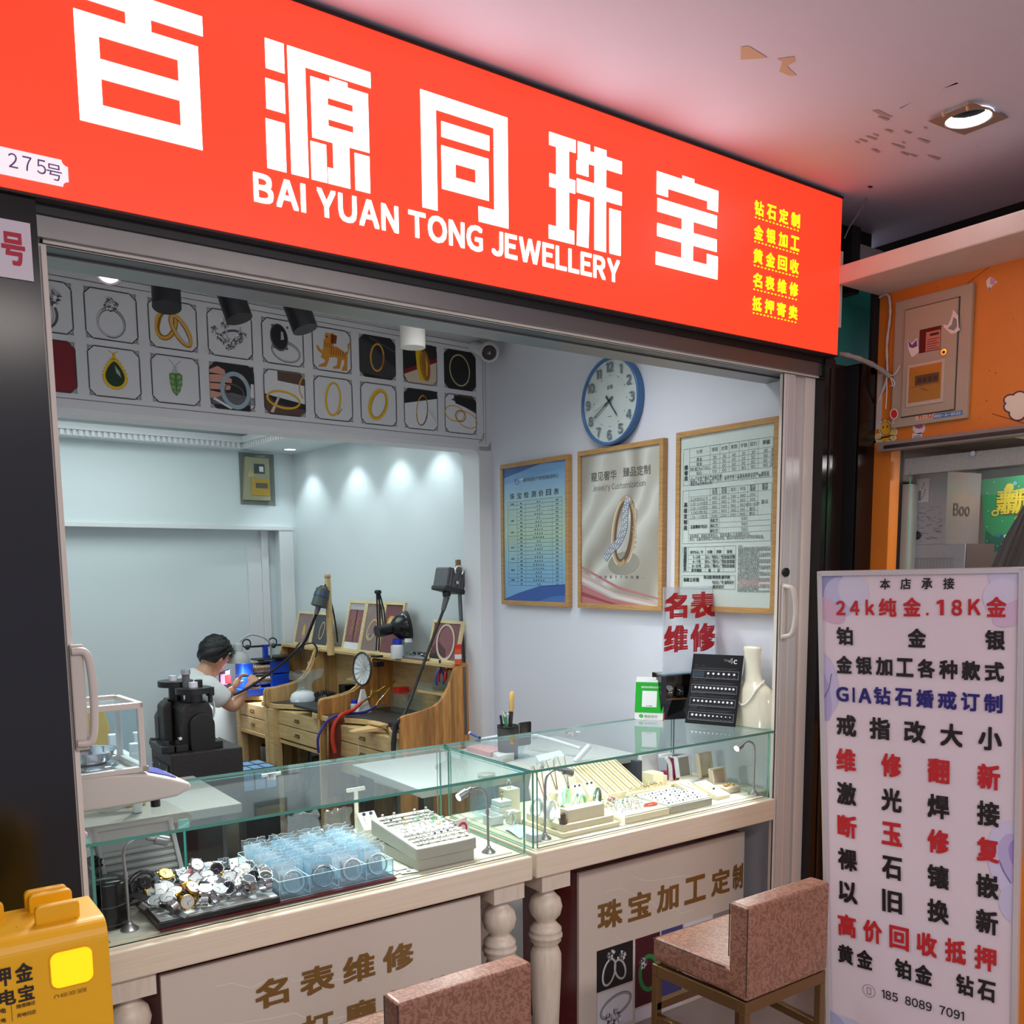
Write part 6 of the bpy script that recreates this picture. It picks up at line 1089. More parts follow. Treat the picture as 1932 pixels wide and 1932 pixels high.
neckform('cream necklace stand leftmost behind the clear bangles', 1.93, 2.50, .10, .17, 2, chn); neckform('cream necklace stand with fine chains beside the neck lamp', 2.01, 2.53, .10, .175, 3, chn); neckform('cream necklace stand with curved shoulders left of the chain ramp', 2.085, 2.56, .10, .175, 2, chs)
cbox('pendant_riser', 'cream box below the necklace stands behind the pale bangles', 'riser', 1.93, 1.99, 2.455, 2.49, Z2, Z2+.075, crm)
for i, (x, y) in enumerate(((2.055,2.47),(2.115,2.475))):
 t = thing('earring_card', ('ivory earring card beside the necklace stands, the left of two','ivory earring card nearest to the chain ramp')[i], 'earring card', (x, y, Z2), 'ivory earring cards'); S = P((x-.022,y,Z2+.04), VX, Vector((0,.55,.8))); m = MB(); m.prism(crw, [(0,0),(.044,0),(.044,.05),(0,.05)], S, -.003, 0); m.hexa(crm, [(x-.022,y,Z2),(x+.022,y,Z2),(x+.022,y+.04,Z2),(x-.022,y+.04,Z2)], [(x-.022,y,Z2+.04),(x+.022,y,Z2+.04),(x+.022,y+.04,Z2+.075),(x-.022,y+.04,Z2+.075)]); m.build('card', t)
 for a in (.010, .03): m = MB(); m.sphere(stones[2], S(a, .042, .004), .0042, 8, 6); m.build('stud', t)
# chain ramp
t = thing('chain_ramp', 'sloping cream ramp striped with thin gold chains', 'necklace display', (2.26, 2.54, Z2)); A0, A1 = 2.135, 2.37
m = MB(); m.hexa(crm, [(A0,2.47,Z2),(A1,2.47,Z2),(A1,2.66,Z2),(A0,2.66,Z2)], [(A0,2.47,Z2+.03),(A1,2.47,Z2+.03),(A1,2.66,Z2+.115),(A0,2.66,Z2+.115)]); m.build('ramp', t, .002); S = P((A0,2.47,Z2+.03), VX, Vector((0,.19,.085)))
for i in range(13): m = MB(); x = .012+i*.0175; m.tube((chn, gd)[i % 2], [S(x, .004, .002), S(x+.002, .2, .002)], .0013, 5); m.build('chain', t)
# rises with tiny cards
for x0, x1, y0, y1, h_, lb in ((2.325,2.375,2.435,2.468,.038,'low cream cube with two price cards, left of the pair'),(2.378,2.418,2.455,2.485,.036,'low cream cube with two price cards, right of the pair'),(2.43,2.485,2.50,2.56,.065,'tall cream block behind the low cubes'),(2.49,2.535,2.53,2.58,.042,'half hidden cream block right of the tall one')):
 t = cbox('display_block', lb, 'riser', x0, x1, y0, y1, Z2, Z2+h_, crm, 'cream display blocks')
 if h_ < .04:
  for k in range(2): m = MB(); m.box(rt_m, x0+.006+k*.018, x0+.02+k*.018, (y0+y1)/2, (y0+y1)/2+.001, Z2+h_, Z2+h_+.010); m.build('price_card', t); m = MB(); m.sphere(rg[1], (x0+.012+k*.018, (y0+y1)/2-.008, Z2+h_+.004), .004, 8, 6); m.build('stud', t)
# flat trays with rows
t = thing('ring_board', 'flat cream board heaped with silver rings at the front of the right counter', 'display board', (2.14, 2.30, Z2)); m = MB(); m.box(crm, 2.035, 2.24, 2.224, 2.41, Z2, Z2+.022); m.build('base', t, .0015); m = MB(); m.box(crw, 2.04, 2.236, 2.23, 2.405, Z2+.022, Z2+.027); m.build('pad', t, .001)
rn = random.Random(31); BZ = Z2+.0275
for j in range(6):
 for i in range(8):
  x, y = 2.052+i*.0225+rn.uniform(-.004,.004), 2.255+j*.024+rn.uniform(-.004,.004)
  if (i > 4 and j < 1) or (i > 5 and j in (1, 2)): continue
  ring('silver ring, number %s from the left in %s row of the cream ring board' % (('one','two','three','four','five','six','seven','eight')[i], ('the front','the second','the third','the fourth','the fifth','the back')[j]), x, y, BZ, rn.choice([0, None, 0, None, 1]), 0 if rn.random() < .85 else 1, R(rn.uniform(40, 130)), rn.uniform(-15, 5), 'rings on the cream ring board', .95)
t = thing('coral_bracelet', 'orange red coral bracelet lying at the right of the ring board', 'bracelet', (2.20, 2.275, BZ)); m = MB(); cor = M('coral', (206,84,56), .3)
for i in range(22): a = 2*PI*i/22; m.sphere(cor, (2.20+.026*math.cos(a), 2.275+.012*math.sin(a), BZ+.0035), .0035, 8, 6)
m.build('beads', t)
t = thing('flower_brooch', 'small pink flower brooch at the back of the ring board', 'brooch', (2.135, 2.40, BZ)); m = MB(); pf = M('brooch_pink', (196,60,100), .3)
for i in range(8): a = 2*PI*i/8; m.sphere(pf, (2.13+.012*math.cos(a), 2.398+.005*math.sin(a), BZ+.008), .0048, 8, 6)
m.build('petals', t)
t = thing('earring_board', 'grey board with rows of tiny earrings at the right front of the right counter', 'display board', (2.35, 2.32, Z2)); m = MB(); m.box(rt_m, 2.246, 2.452, 2.224, 2.42, Z2, Z2+.026); m.build('base', t, .0015); m = MB(); m.box(M('pad_grey_white', (206,206,200), .6), 2.25, 2.448, 2.23, 2.415, Z2+.026, Z2+.029); m.build('pad', t)
for j in range(6):
 for i in range(11):
  if rn.random() < .25: continue
  x, y = 2.262+i*.0175, 2.25+j*.027; m = MB(); m.sphere(stones[2] if (i+j) % 4 == 0 else rg[0], (x, y, Z2+.031), .0034, 7, 5); m.build('earring', t)
t = thing('ring_strip', 'long cream strip with small gold rings behind the grey earring board', 'display board', (2.33, 2.43, Z2)); m = MB(); m.box(crm, 2.248, 2.45, 2.424, 2.448, Z2, Z2+.034); m.build('base', t, .001)
t2 = thing('ring_strip', 'second cream strip with gold rings, rearmost by the display blocks', 'display board', (2.48, 2.47, Z2)); m = MB(); m.box(crm, 2.456, 2.56, 2.44, 2.47, Z2, Z2+.034); m.build('base', t2, .001)
for i in range(12): ring('tiny gold ring %s from the left on the long cream strip' % ('first','second','third','fourth','fifth','sixth','seventh','eighth','ninth','tenth','eleventh','twelfth')[i], 2.258+i*.0165, 2.436, Z2+.0345, 3 if i % 3 == 0 else None, 1, R(85), 0, 'gold rings on the cream strip', .7)
for i in range(5): ring('small gold ring %s from the left on the rear cream strip' % ('first','second','third','fourth','fifth')[i], 2.468+i*.02, 2.455, Z2+.0345, None, 1, R(85), 0, 'gold rings on the rear strip', .7)
for i, (x, y) in enumerate(((2.475,2.30),(2.53,2.255))):
 t = thing('pendant_card', ('cream pendant card left of the frontmost one','cream pendant card with a dark pendant, frontmost by the open boxes')[i], 'pendant card', (x+.02, y+.05, Z2), 'cream pendant cards'); m = MB(); m.hexa(crm, [(x-.015,y,Z2),(x+.05,y,Z2),(x+.05,y+.12,Z2),(x-.015,y+.12,Z2)], [(x-.015,y,Z2+.014),(x+.05,y,Z2+.014),(x+.05,y+.12,Z2+.045),(x-.015,y+.12,Z2+.045)]); m.build('pad', t, .001)
 S = P((x-.015,y,Z2+.014), VX, Vector((0,.12,.031))); m = MB(); m.tube(chn, smooth([S(.01,.11,.001), S(.03,.05,.002), S(.05,.11,.001)], 6), .0008, 4); m.build('chain', t); m = MB(); m.sphere(stones[2 if i else 0], S(.03,.05,.004), .005, 8, 6); m.build('pendant', t)
# open boxes at the right end
vel = M('beige_velvet', (192,178,156), .85); vin = M('beige_velvet_inside', (176,158,136), .85); satin = M('grey_satin', (158,154,146), .35)
def openbox(label, x, y, w_, d, hl, mat, inn, lean=.18, base_h=.02):
 t = thing('jewel_case', label, 'jewel case', (x, y, Z2), 'open jewel cases'); m = MB(); m.box(mat, x-w_/2, x+w_/2, y-d/2, y+d/2, Z2, Z2+base_h); m.build('base', t, .003); m = MB(); m.box(M('case_satin', (224,216,196), .5), x-w_/2+.005, x+w_/2-.005, y-d/2+.005, y+d/2-.005, Z2+base_h, Z2+base_h+.002); m.build('lining', t)
 S = P((x-w_/2, y+d/2, Z2+base_h), VX, Vector((0, lean, 1))); m = MB(); m.prism(mat, rrect(0, w_, 0, hl, .006), S, -.016, -.002)
 for a0, a1, b0, b1 in ((0,.006,0,hl),(w_-.006,w_,0,hl),(0,w_,0,.006),(0,w_,hl-.006,hl)): m.prism(mat, [(a0,b0),(a1,b0),(a1,b1),(a0,b1)], S, -.003, .006)
 l = m.build('lid', t, .002); m = MB(); m.prism(inn, [(.006,.006),(w_-.006,.006),(w_-.006,hl-.006),(.006,hl-.006)], S, -.003, -.001); m.build('cushion', l); return t
bx = openbox('open white jewel case with grey satin lid beside the magenta box', 2.632, 2.50, .072, .06, .085, wb, satin); bx2 = openbox('tall open beige jewel case in the middle of the three cases', 2.69, 2.44, .07, .06, .10, vel, M('beige_velvet_pale', (200,190,166), .85)); bx3 = openbox('open beige jewel case with a gold piece, nearest the right lamp', 2.645, 2.33, .075, .07, .062, vel, vin, base_h=.022)
t = thing('gold_brooch', 'small amber and gold brooch lying in the nearest beige case', 'brooch', (2.63, 2.31, Z2+.025)); m = MB(); m.sphere(stones[3], (2.625,2.315,Z2+.030), .010, 12, 8, sz=.5); m.sphere(rg[1], (2.645,2.32,Z2+.029), .006, 10, 8); m.sphere(rg[1], (2.66,2.31,Z2+.029), .006, 10, 8); m.build('body', t)
t = thing('earring_stand', 'white T-shaped earring stand beside the magenta round box', 'earring stand', (2.575, 2.56, Z2)); m = MB(); m.tube(wb, smooth([(2.585,2.56,Z2), (2.58,2.56,Z2+.06), (2.572,2.56,Z2+.085), (2.555,2.56,Z2+.105)], 5), [.008]*16, 8); m.prism(wb, rrect(2.525,2.59,Z2+.105,Z2+.118,.003), P((0,2.56,0), VX, VZ), -.01, .0); m.box(wb, 2.56,2.61,2.54,2.58,Z2,Z2+.004); m.build('stand', t, .001)
mg = M('magenta_box', (160,16,90), .5); t = thing('round_gift_box', 'magenta round box with a jade bangle on top at the back of the right counter', 'box', (2.67, 2.60, Z2)); m = MB(); m.cyl(mg, (2.665,2.60,Z2), (2.665,2.60,Z2+.075), .045, n=32); m.build('body', t); m = MB(); m.cyl(mg, (2.665,2.60,Z2+.07), (2.665,2.60,Z2+.082), .047, n=32); m.build('lid', t)
t = thing('jade_bangle', 'pale green jade bangle lying flat on the magenta round box', 'bangle', (2.665, 2.60, Z2+.082)); MB().torus(jd[0], (2.665,2.60,Z2+.088), .033, .006, None, 36, 10).build('ring', t)
cbox('magenta_card_box', 'flat magenta box lying left of the round one', 'box', 2.60, 2.63, 2.56, 2.64, Z2, Z2+.03, mg)
t = thing('white_pouch', 'white plastic pouch standing against the back glass', 'pouch', (2.585, 2.65, Z2)); m = MB(); m.hexa(M('pouch_white', (222,222,226), .4), [(2.49,2.63,Z2),(2.60,2.63,Z2),(2.60,2.67,Z2),(2.49,2.67,Z2)], [(2.50,2.645,Z2+.11),(2.59,2.645,Z2+.11),(2.59,2.66,Z2+.11),(2.50,2.66,Z2+.11)]); m.build('body', t, .008)
t = thing('dark_strap_box', 'dark plastic box left of the white pouch', 'box', (2.475, 2.64, Z2)); MB().box(M('slate_plastic', (52,58,72), .4), 2.462, 2.488, 2.62, 2.66, Z2, Z2+.09).build('body', t, .003)
# ---- on the right counter top
TZ = 1.0025
pc = thing('payment_card', 'green and white payment code stand on the right counter top', 'payment sign', (2.54, 2.645, TZ)); e1 = Vector((.068,-.089,0)).normalized(); back = Vector((.089,.068,0)).normalized()
S = P((2.508,2.688,TZ), e1, VZ+back*.22); gn = M('pay_green', (20,166,40), .35); gw = M('pay_white', (226,232,230), .4)
m = MB(); m.prism(gw, rrect(0,.112,0,.158,.006), S, -.005, 0); m.build('board', pc)
m = MB(); m.rect(gn, S, 0, .112, .028, .148, .0008); m.rect(gw, S, .027, .085, .050, .114, .0012); m.text(gw, '推荐使用微信支付', S, .056, .125, .0085, .0012, .02, cx=True); m.text(M('pay_grey', (150,160,156), .5), '微信支付', S, .038, .009, .013, .001, .01); m.disc(gn, S, .026, .0145, .0085, .007, .001, 16); m.line(gw, S, (.022,.015), (.025,.012), .0016, .0014); m.line(gw, S, (.025,.012), (.030,.018), .0016, .0014); m.text(M('pay_ink', (90,96,96), .5), '扫一扫付款', S, .056, .053, .005, .0014, .01, cx=True); m.build('print', pc)
m = MB(); m.prism(M('pay_orange_back', (200,70,40), .5), rrect(.01,.116,.0,.15,.004), S, -.012, -.006); m.prism(gw, rrect(.0,.112,.15,.17,.002), P(S(0,0,-.014), S.X, S.Y), 0, .003); m.build('back_card', pc)
m = MB(); m.hexa(gw, [S(.03,.10,-.012), S(.08,.10,-.012), S(.08,.09,-.012), S(.03,.09,-.012)], [S(.03,0,-.012)+back*.055-VZ*(S(.03,0,-.012).z-TZ-.002), S(.08,0,-.012)+back*.055-VZ*(S(.08,0,-.012).z-TZ-.002), S(.08,0,-.012)+back*.055-VZ*(S(.08,0,-.012).z-TZ), S(.03,0,-.012)+back*.055-VZ*(S(.03,0,-.012).z-TZ)]); m.build('foot', pc)
# glossy black watch cabinet
gb = M('gloss_black', (10,10,12), .08, spec=.7); wc = thing('watch_cabinet', 'gloss black watch cabinet with a window holding two watches, behind the payment card', 'watch cabinet', (2.69, 2.61, TZ))
W0 = Vector((2.575, 2.610, TZ)); WX = Vector((.93,-.36,0)).normalized(); WN = Vector((.36,.93,0)).normalized(); S = P(W0, WX, VZ); dW, hW = .165, .180   # S normal points to the viewer
def wpr(m, mat, a0, a1, b0, b1, c0, c1): m.prism(mat, [(a0,b0),(a1,b0),(a1,b1),(a0,b1)], S, -c1, -c0)
m = MB(); wpr(m, gb, 0, dW, 0, .078, 0, .09); wpr(m, gb, 0, dW, .175, hW, 0, .09); wpr(m, gb, 0, .022, .078, .175, 0, .09); wpr(m, gb, .125, dW, .078, .175, 0, .09); wpr(m, M('cabinet_felt', (120,100,84), .8), .022, .125, .078, .175, .08, .09); wpr(m, M('cabinet_shelf', (190,150,104), .6), .022, .125, .074, .079, .004, .08); m.build('body', wc)
m = MB(); wpr(m, acr, .022, .125, .079, .175, .003, .005); m.build('window', wc)
bwn = M('watch_leather_case', (92,66,42), .5)
for a, k, lb in ((.052,'sw','white dial watch on a brown pillow inside the black cabinet'),(.098,'sb','grey dial watch on a dark pillow at the right in the black cabinet')):
 c_ = S(a, .10, -.045); pi_ = thing('watch_pillow', ('brown' if a < .07 else 'dark')+' watch pillow inside the black cabinet', 'watch pillow', S(a, .0795, -.045)); m = MB(); m.sphere(bwn if a < .07 else lea_b, c_-VZ*.004, .018, 16, 10, sx=1.1); m.build('cushion', pi_)
 watch(k, c_+VZ*.018-WN*.006, (R(40), 0, R(-20)), lb, 'watches in the black cabinet', .9)
# red lettered acrylic sign on the cabinet
ss_ = thing('acrylic_sign', 'clear acrylic sign with red 名表维修 lettering on the black cabinet', 'sign', (2.68, 2.60, TZ+hW)); ZB = TZ+hW+.0005; SGY = 2.562
q0, q1 = at(1252, 1108, Y=SGY), at(1352, 1240, Y=SGY); x0, x1, zt = q0.x, q1.x, q0.z; S = P((0,SGY,0), VX, VZ)
film = glass('acrylic_sign_film', (244,246,250), 1.3, haze=.28)
m = MB(); m.prism(film, [(x0,ZB+.012),(x1,ZB+.012),(x1,zt),(x0,zt)], S, -.003, 0); m.build('sheet', ss_)
m = MB(); m.box(acry, x0-.005, x1-.03, SGY-.015, SGY+.03, ZB, ZB+.006); m.box(acry, x0, x1-.035, SGY-.01, SGY+.02, ZB+.006, ZB+.012); m.build('base', ss_, .001)
rd2 = M('sign_letter_red', (186,14,28), .4)
for ch, u0, v0, u1, v1 in (('名',1254,1119,1297,1166),('表',1303,1117,1350,1165),('维',1253,1181,1298,1229),('修',1303,1177,1350,1227)): a, b = at(u0, v0, Y=SGY-.002), at(u1, v1, Y=SGY-.002); m = MB(); m.char(rd2, ch, S, a.x, b.x, b.z, a.z, .0012, .04); m.build('lettering', ss_)
# black 4C board
fb_ = thing('diamond_chart', 'black The 4C diamond chart board leaning beside the neck form', 'chart board', (2.64, 2.41, TZ)); A = Vector((2.603,2.508,TZ)); e1 = Vector((.075,-.188,0)).normalized(); bk_ = Vector((.188,.075,0)).normalized()
S = P(A, e1, VZ+bk_*.30); W_, H_ = .20, .272; cb_ = M('chart_black', (14,15,18), .28); g4 = M('chart_grey', (150,152,156), .5); g5 = M('chart_dim', (78,80,84), .5); dots = M('chart_white', (240,240,244), .4)
m = MB(); m.prism(cb_, [(0,0),(W_,0),(W_,H_),(0,H_)], S, -.004, 0); m.build('board', fb_)
m = MB(); m.text(g4, 'The', S, .125, .246, .012, .001, .0); m.text(g4, '4', S, .144, .238, .030, .001, .01); m.text(dots, 'C', S, .164, .239, .020, .001, .03)
for i, (b, ttl, n) in enumerate(((.178,'切工 - Cut',6),(.122,'色泽 - Colour',11),(.070,'净度 - Clarity',10),(.015,'克拉重量 - Carat',10))):
 m.text(g5, ttl, S, .012, b+.046, .0075, .001, .01); m.rect(g5, S, .012, .18, b+.040, b+.0412, .001); m.rect(g5, S, .012, .165, b+.0365, b+.0374, .001); m.frame(g4, S, .010, .190, b, b+.031, .0012, .001)
 for k in range(n): x = .018+(k+.5)*(.166/n) if n > 6 else .07+k*.0205; m.disc(dots, S, x, b+.019, .0045 if i < 3 else .0050-.0003*k, off=.0013, n=14); m.rect(g5, S, x-.005, x+.005, b+.004, b+.007, .0012); m.frame(g5, S, x-.0075, x+.0075, b+.002, b+.028, .0006, .0011)
 if n == 6: m.rect(M('chart_teal', (40,60,72), .4), S, .014, .055, b+.004, b+.027, .0012)
m.build('print', fb_)
m = MB(); m.hexa(cb_, [S(.08,.18,-.004), S(.12,.18,-.004), S(.12,.17,-.004), S(.08,.17,-.004)], [S(.08,0,0)+bk_*.10, S(.12,0,0)+bk_*.10, S(.12,0,0)+bk_*.098, S(.08,0,0)+bk_*.098]); m.build('rear_strut', fb_)
# neck form
bu = M('neck_gloss', (228,224,202), .12, spec=.6, coat=.4); nf = thing('neck_form', 'glossy ivory neck form wearing a white pearl string, half hidden by the door stile', 'neck form', (2.742, 2.30, TZ))
NC = Vector((2.768, 2.325, TZ))
m = MB(); m.lathe(bu, [(.124,0),(.122,.03),(.112,.08),(.100,.12),(.088,.14),(.066,.156),(.050,.172),(.042,.195),(.037,.225),(.036,.25),(.038,.275),(.041,.288),(.036,.296),(0,.298)], NC, 44, sx=.44, sy=1.0); m.build('body', nf)
pn = thing('pearl_necklace', 'string of small white pearls hanging on the ivory neck form', 'necklace', NC+VZ*.1); prl = M('pearl', (232,228,218), .2, spec=.7); m = MB()
def rad(z):
 pr_ = [(.124,0),(.122,.03),(.112,.08),(.100,.12),(.088,.14),(.066,.156),(.050,.172),(.042,.195)]
 for (r0,z0),(r1,z1) in zip(pr_, pr_[1:]):
  if z0 <= z <= z1: return r0+(r1-r0)*(z-z0)/(z1-z0)
 return .042
for i in range(70):
 a = R(90+180*i/69); d = math.cos(a)**2; z = .172-.092*d**.8; rr = rad(z)*(.35+.65*abs(math.sin(a)) if z < .15 else 1)+.003;
 y = math.sin(a)*.060*(1 if z > .1 else 1); ry = rad(z); xx = -math.sqrt(max(0, 1-(y/ry)**2))*ry*.44-.004; m.sphere(prl, (NC.x+xx, NC.y+y, NC.z+z), .0044, 8, 6)
m.build('pearls', pn)
# ---- balance on the left counter top
bw_ = M('balance_ivory', (214,206,196), .28); bdk = M('balance_blue_film', (70,76,150), .3); fg = glass('balance_glass', (240,248,250), 1.4, haze=.03)
ba = thing('balance_scale', 'ivory laboratory balance with glass draft shield on the left counter top', 'balance', (.50, 2.45, TZ))
# side profile in the y-z sense runs along the depth of the counter turned right: the nose points to +x
BX0, BY = .33, 2.40; S = P((BX0, BY, TZ), Vector((1,.06,0)), VZ); prof_ = [(.0,.018),(.20,.016),(.335,.020),(.368,.032),(.376,.042),(.368,.052),(.32,.072),(.262,.092),(.16,.104),(.0,.104)]
m = MB(); m.prism(bw_, prof_, S, -.20, 0); m.build('body', ba, .008, 3)
m = MB(); m.hexa(bdk, [S(.275,.0885,-.03), S(.345,.063,-.03), S(.345,.063,-.17), S(.275,.0885,-.17)], [S(.275,.0915,-.03), S(.345,.066,-.03), S(.345,.066,-.17), S(.275,.0915,-.17)]); m.build('keypad', ba)
for a, c_ in ((.285,-.02),(.285,-.18),(.02,-.02),(.02,-.18)): m = MB(); p = S(a, .018, c_); m.cyl(blk, (p.x,p.y,TZ), (p.x,p.y,TZ+.016), .012, n=16); m.build('foot', ba)
m = MB()
for a0, a1, c0, c1 in ((.0,.012,-.012,0),(.248,.262,-.014,0),(.248,.262,-.20,-.186),(0,.012,-.20,-.188)): m.prism(bw_, [(a0,.104),(a1,.104),(a1,.262),(a0,.262)], S, c0, c1)
for a0, a1, c0, c1 in ((0,.262,-.014,0),(0,.262,-.20,-.186),(0,.014,-.20,0),(.248,.262,-.20,0)): m.prism(bw_, [(a0,.258),(a1,.258),(a1,.274),(a0,.274)], S, c0, c1)
for a0, a1, c0, c1 in ((0,.268,-.016,.002),(0,.268,-.202,-.186),(.250,.268,-.202,.002)): m.prism(bw_, [(a0,.098),(a1,.098),(a1,.112),(a0,.112)], S, c0, c1)
m.build('shield_frame', ba, .002)
m = MB(); m.prism(fg, [(.012,.112),(.249,.112),(.249,.258),(.012,.258)], S, -.008, -.006); m.prism(fg, [(.012,.112),(.249,.112),(.249,.258),(.012,.258)], S, -.194, -.192); m.prism(fg, [(.254,.112),(.256,.112),(.256,.258),(.254,.258)], S, -.186, -.014); m.prism(fg, [(.02,.264),(.24,.264),(.24,.267),(.02,.267)], S, -.186, -.014); m.build('shield_glass', ba)
cen = S(.15, 0, -.10); m = MB(); m.lathe(chrome, [(.072,.110),(.072,.114),(.060,.118),(0,.118)], (cen.x,cen.y,TZ), 40); m.build('weighing_plate', ba)
pn_ = thing('steel_pan', 'shallow polished steel dish on the balance plate', 'dish', (cen.x, cen.y, TZ+.1185)); m = MB(); m.lathe(chrome, [(.0,.1185),(.045,.1187),(.056,.128),(.064,.148),(.070,.151),(.070,.1525),(.063,.150),(.054,.130),(.044,.1205),(0,.1205)], (cen.x,cen.y,TZ), 44); m.build('dish', pn_)
# things behind the balance, on a low bench
sb = thing('side_bench', 'low grey bench behind the left counter carrying small white tools', 'bench', (.62, 3.05, 0)); m = MB(); m.box(M('bench_grey', (120,116,110), .6), .30, .98, 2.85, 3.35, .84, .87); m.build('top', sb, .003)
for x in (.33, .95):
 for y in (2.88, 3.32): m = MB(); m.box(steel_d, x-.02, x+.02, y-.02, y+.02, 0, .84); m.build('leg', sb)
t = thing('slotted_disc', 'white slotted plastic disc leaning behind the steel dish', 'cover', (.60, 2.98, .871)); m = MB(); TT_ = Matrix.Translation((.62,3.0,.97)) @ Matrix.Rotation(R(-12),4,'Z') @ Matrix.Rotation(R(78),4,'X'); m.lathe(white, [(.10,-.004),(.10,.004),(.0,.010)], (0,0,0), 40, TT_); m.build('disc', t)
m = MB(); SS = P(TT_ @ Vector((0,0,.012)), TT_.to_3x3() @ VX, TT_.to_3x3() @ VY)
for k in range(9): m.ering(M('slot_grey', (104,106,108), .7), SS, -.03, -.05, .04+.012*k, .04+.012*k, .005, off=.0008, t0=12, t1=96, n=16)
m.build('slots', t)
yt = M('yellow_housing', (206,160,24), .4); t = thing('yellow_machine', 'yellow upright machine housing behind the balance at the left', 'machine', (.56, 3.25, .871)); m = MB(); S2_ = P((0,3.22,0), VX, VZ); m.prism(yt, [(.50,.871),(.68,.871),(.68,1.10),(.665,1.16),(.60,1.17),(.50,1.17)], S2_, -.08, 0); m.build('housing', t, .004)
for i, (u, v, y) in enumerate(((212,1385,3.05),(252,1402,2.93),(258,1381,3.12))):
 x = at(u, v, Y=y).x; zt_ = at(u, v, Y=y).z
 t = thing('white_rod', 'white square plastic rod behind the balance shield, %s' % ('left of the shield post','front one seen through the shield','rearmost of the three')[i], 'rod', (x, y, .871), 'white plastic rods'); m = MB(); m.box(white, x-.012, x+.012, y-.012, y+.012, .871, zt_); m.build('rod', t, .003)
for i, (x, y) in enumerate(((at(228,1432,Y=3.2).x,3.2),(at(250,1450,Y=3.03).x,3.03),(at(264,1445,Y=3.18).x,3.18))):
 t = thing('yellow_tool', 'small yellow tool lying behind the balance, %s' % ('leftmost','frontmost','rear one')[i], 'tool', (x, y, .871), 'small yellow tools'); m = MB(); m.box(yt, x-.03, x+.03, y-.02, y+.02, .871, .905); m.build('body', t, .004); m = MB(); m.cyl(chrome, (x, y, .905), (x+.01, y, .93), .008); m.build('tip', t)
# ---- desk behind the right counter
dz = .84; ds = thing('work_desk', 'plain pale desk behind the right counter seen through its glass top', 'desk', (2.05, 3.05, 0)); m = MB(); m.box(M('desk_grey_white', (190,190,186), .5), 1.58, 2.60, 2.76, 3.30, dz-.03, dz); m.build('top', ds, .003)
for x in (1.62, 2.56):
 for y in (2.80, 3.26): m = MB(); m.box(steel_d, x-.02, x+.02, y-.02, y+.02, 0, dz-.03); m.build('leg', ds)
px_, py_ = at(958, 1380, Y=3.02).x, 3.02; ctz = at(958, 1369, Y=3.02).z
cup = thing('pen_cup', 'black mesh pen cup full of tools behind the right counter', 'pen cup', (px_, py_, dz)); msh = M('mesh_black', (20,20,22), .5, bump=.8, bscale=500); m = MB(); m.lathe(msh, [(.040,dz),(.042,ctz),(.0405,ctz),(.039,dz+.003),(0,dz+.003)], (px_,py_,0), 28, caps=False); m.build('body', cup); m = MB(); m.torus(blk, (px_,py_,ctz), .042, .0018, None, 28, 6); m.build('rim', cup)
def tool(name, label, cat, parts):
 t = thing(name, label, cat, (px_, py_, dz+.004), 'tools in the pen cup')
 for nm, mat, pts, r_ in parts: m = MB(); m.tube(mat, [Vector((px_,py_,ctz))+Vector(p) for p in pts], r_, 10); m.build(nm, t)
 return t
tool('screwdriver', 'wooden handled screwdriver standing tallest in the pen cup', 'screwdriver', [('handle', M('handle_wood', (206,168,96), .35), [(.018,.0,.055),(.02,0,.07),(.021,0,.10),(.023,0,.125),(.0235,0,.135)], [.008,.011,.0095,.0115,.006]), ('shaft', M('shaft_dark', (60,54,50), .4, .6), [(.008,0,-.08),(.012,0,.0),(.018,0,.056)], [.006,.009,.009])])
tool('craft_knife', 'green handled craft knife on the left of the pen cup', 'knife', [('handle', M('knife_green', (20,130,80), .4), [(-.008,-.015,-.09),(-.016,-.015,.0),(-.022,-.015,.04)], .006), ('blade', ss, [(-.022,-.015,.04),(-.034,-.015,.07)], .004)])
tool('black_pen', 'black pen leaning left out of the pen cup', 'pen', [('barrel', blk, [(-.01,0,-.09),(-.028,0,.0),(-.034,0,.045)], .005)])
t = thing('scissors', 'scissors with silver finger loops in the pen cup', 'scissors', (px_, py_, dz+.004), 'tools in the pen cup'); m = MB()
for k, c_ in ((-1, (-.012,0,.035)), (1, (.004,0,.03))): m.torus(ss, (0,0,0), .011, .0022, Matrix.Translation(Vector((px_,py_,ctz))+Vector(c_)) @ Matrix.Rotation(PI/2,4,'X') , 20, 6, sx=.8, sy=1.6)
m.build('finger_loops', t); m = MB(); m.box(ss, px_-.008, px_+.002, py_-.001, py_+.001, ctz-.10, ctz+.018); m.build('blades', t)
a = at(986, 1376, Y=3.0); ph = thing('smartphone', 'dark smartphone propped on a clear stand right of the pen cup', 'phone', (a.x, 3.0, dz)); S = P((a.x-.028, 2.99, dz+.05), VX, Vector((.22,.25,1))); m = MB(); m.prism(gb, rrect(0,.062,0,at(990,1361,Y=3.0).z-dz-.05,.008), S, -.008, 0); m.build('body', ph, .001); m = MB(); m.box(acry, a.x-.03, a.x+.04, 2.97, 3.06, dz, dz+.004); m.hexa(acry, [(a.x-.02,3.05,dz),(a.x+.03,3.05,dz),(a.x+.03,3.045,dz),(a.x-.02,3.045,dz)], [(a.x-.02,3.0,dz+.09),(a.x+.03,3.0,dz+.09),(a.x+.03,2.996,dz+.09),(a.x-.02,2.996,dz+.09)]); m.build('stand', ph)
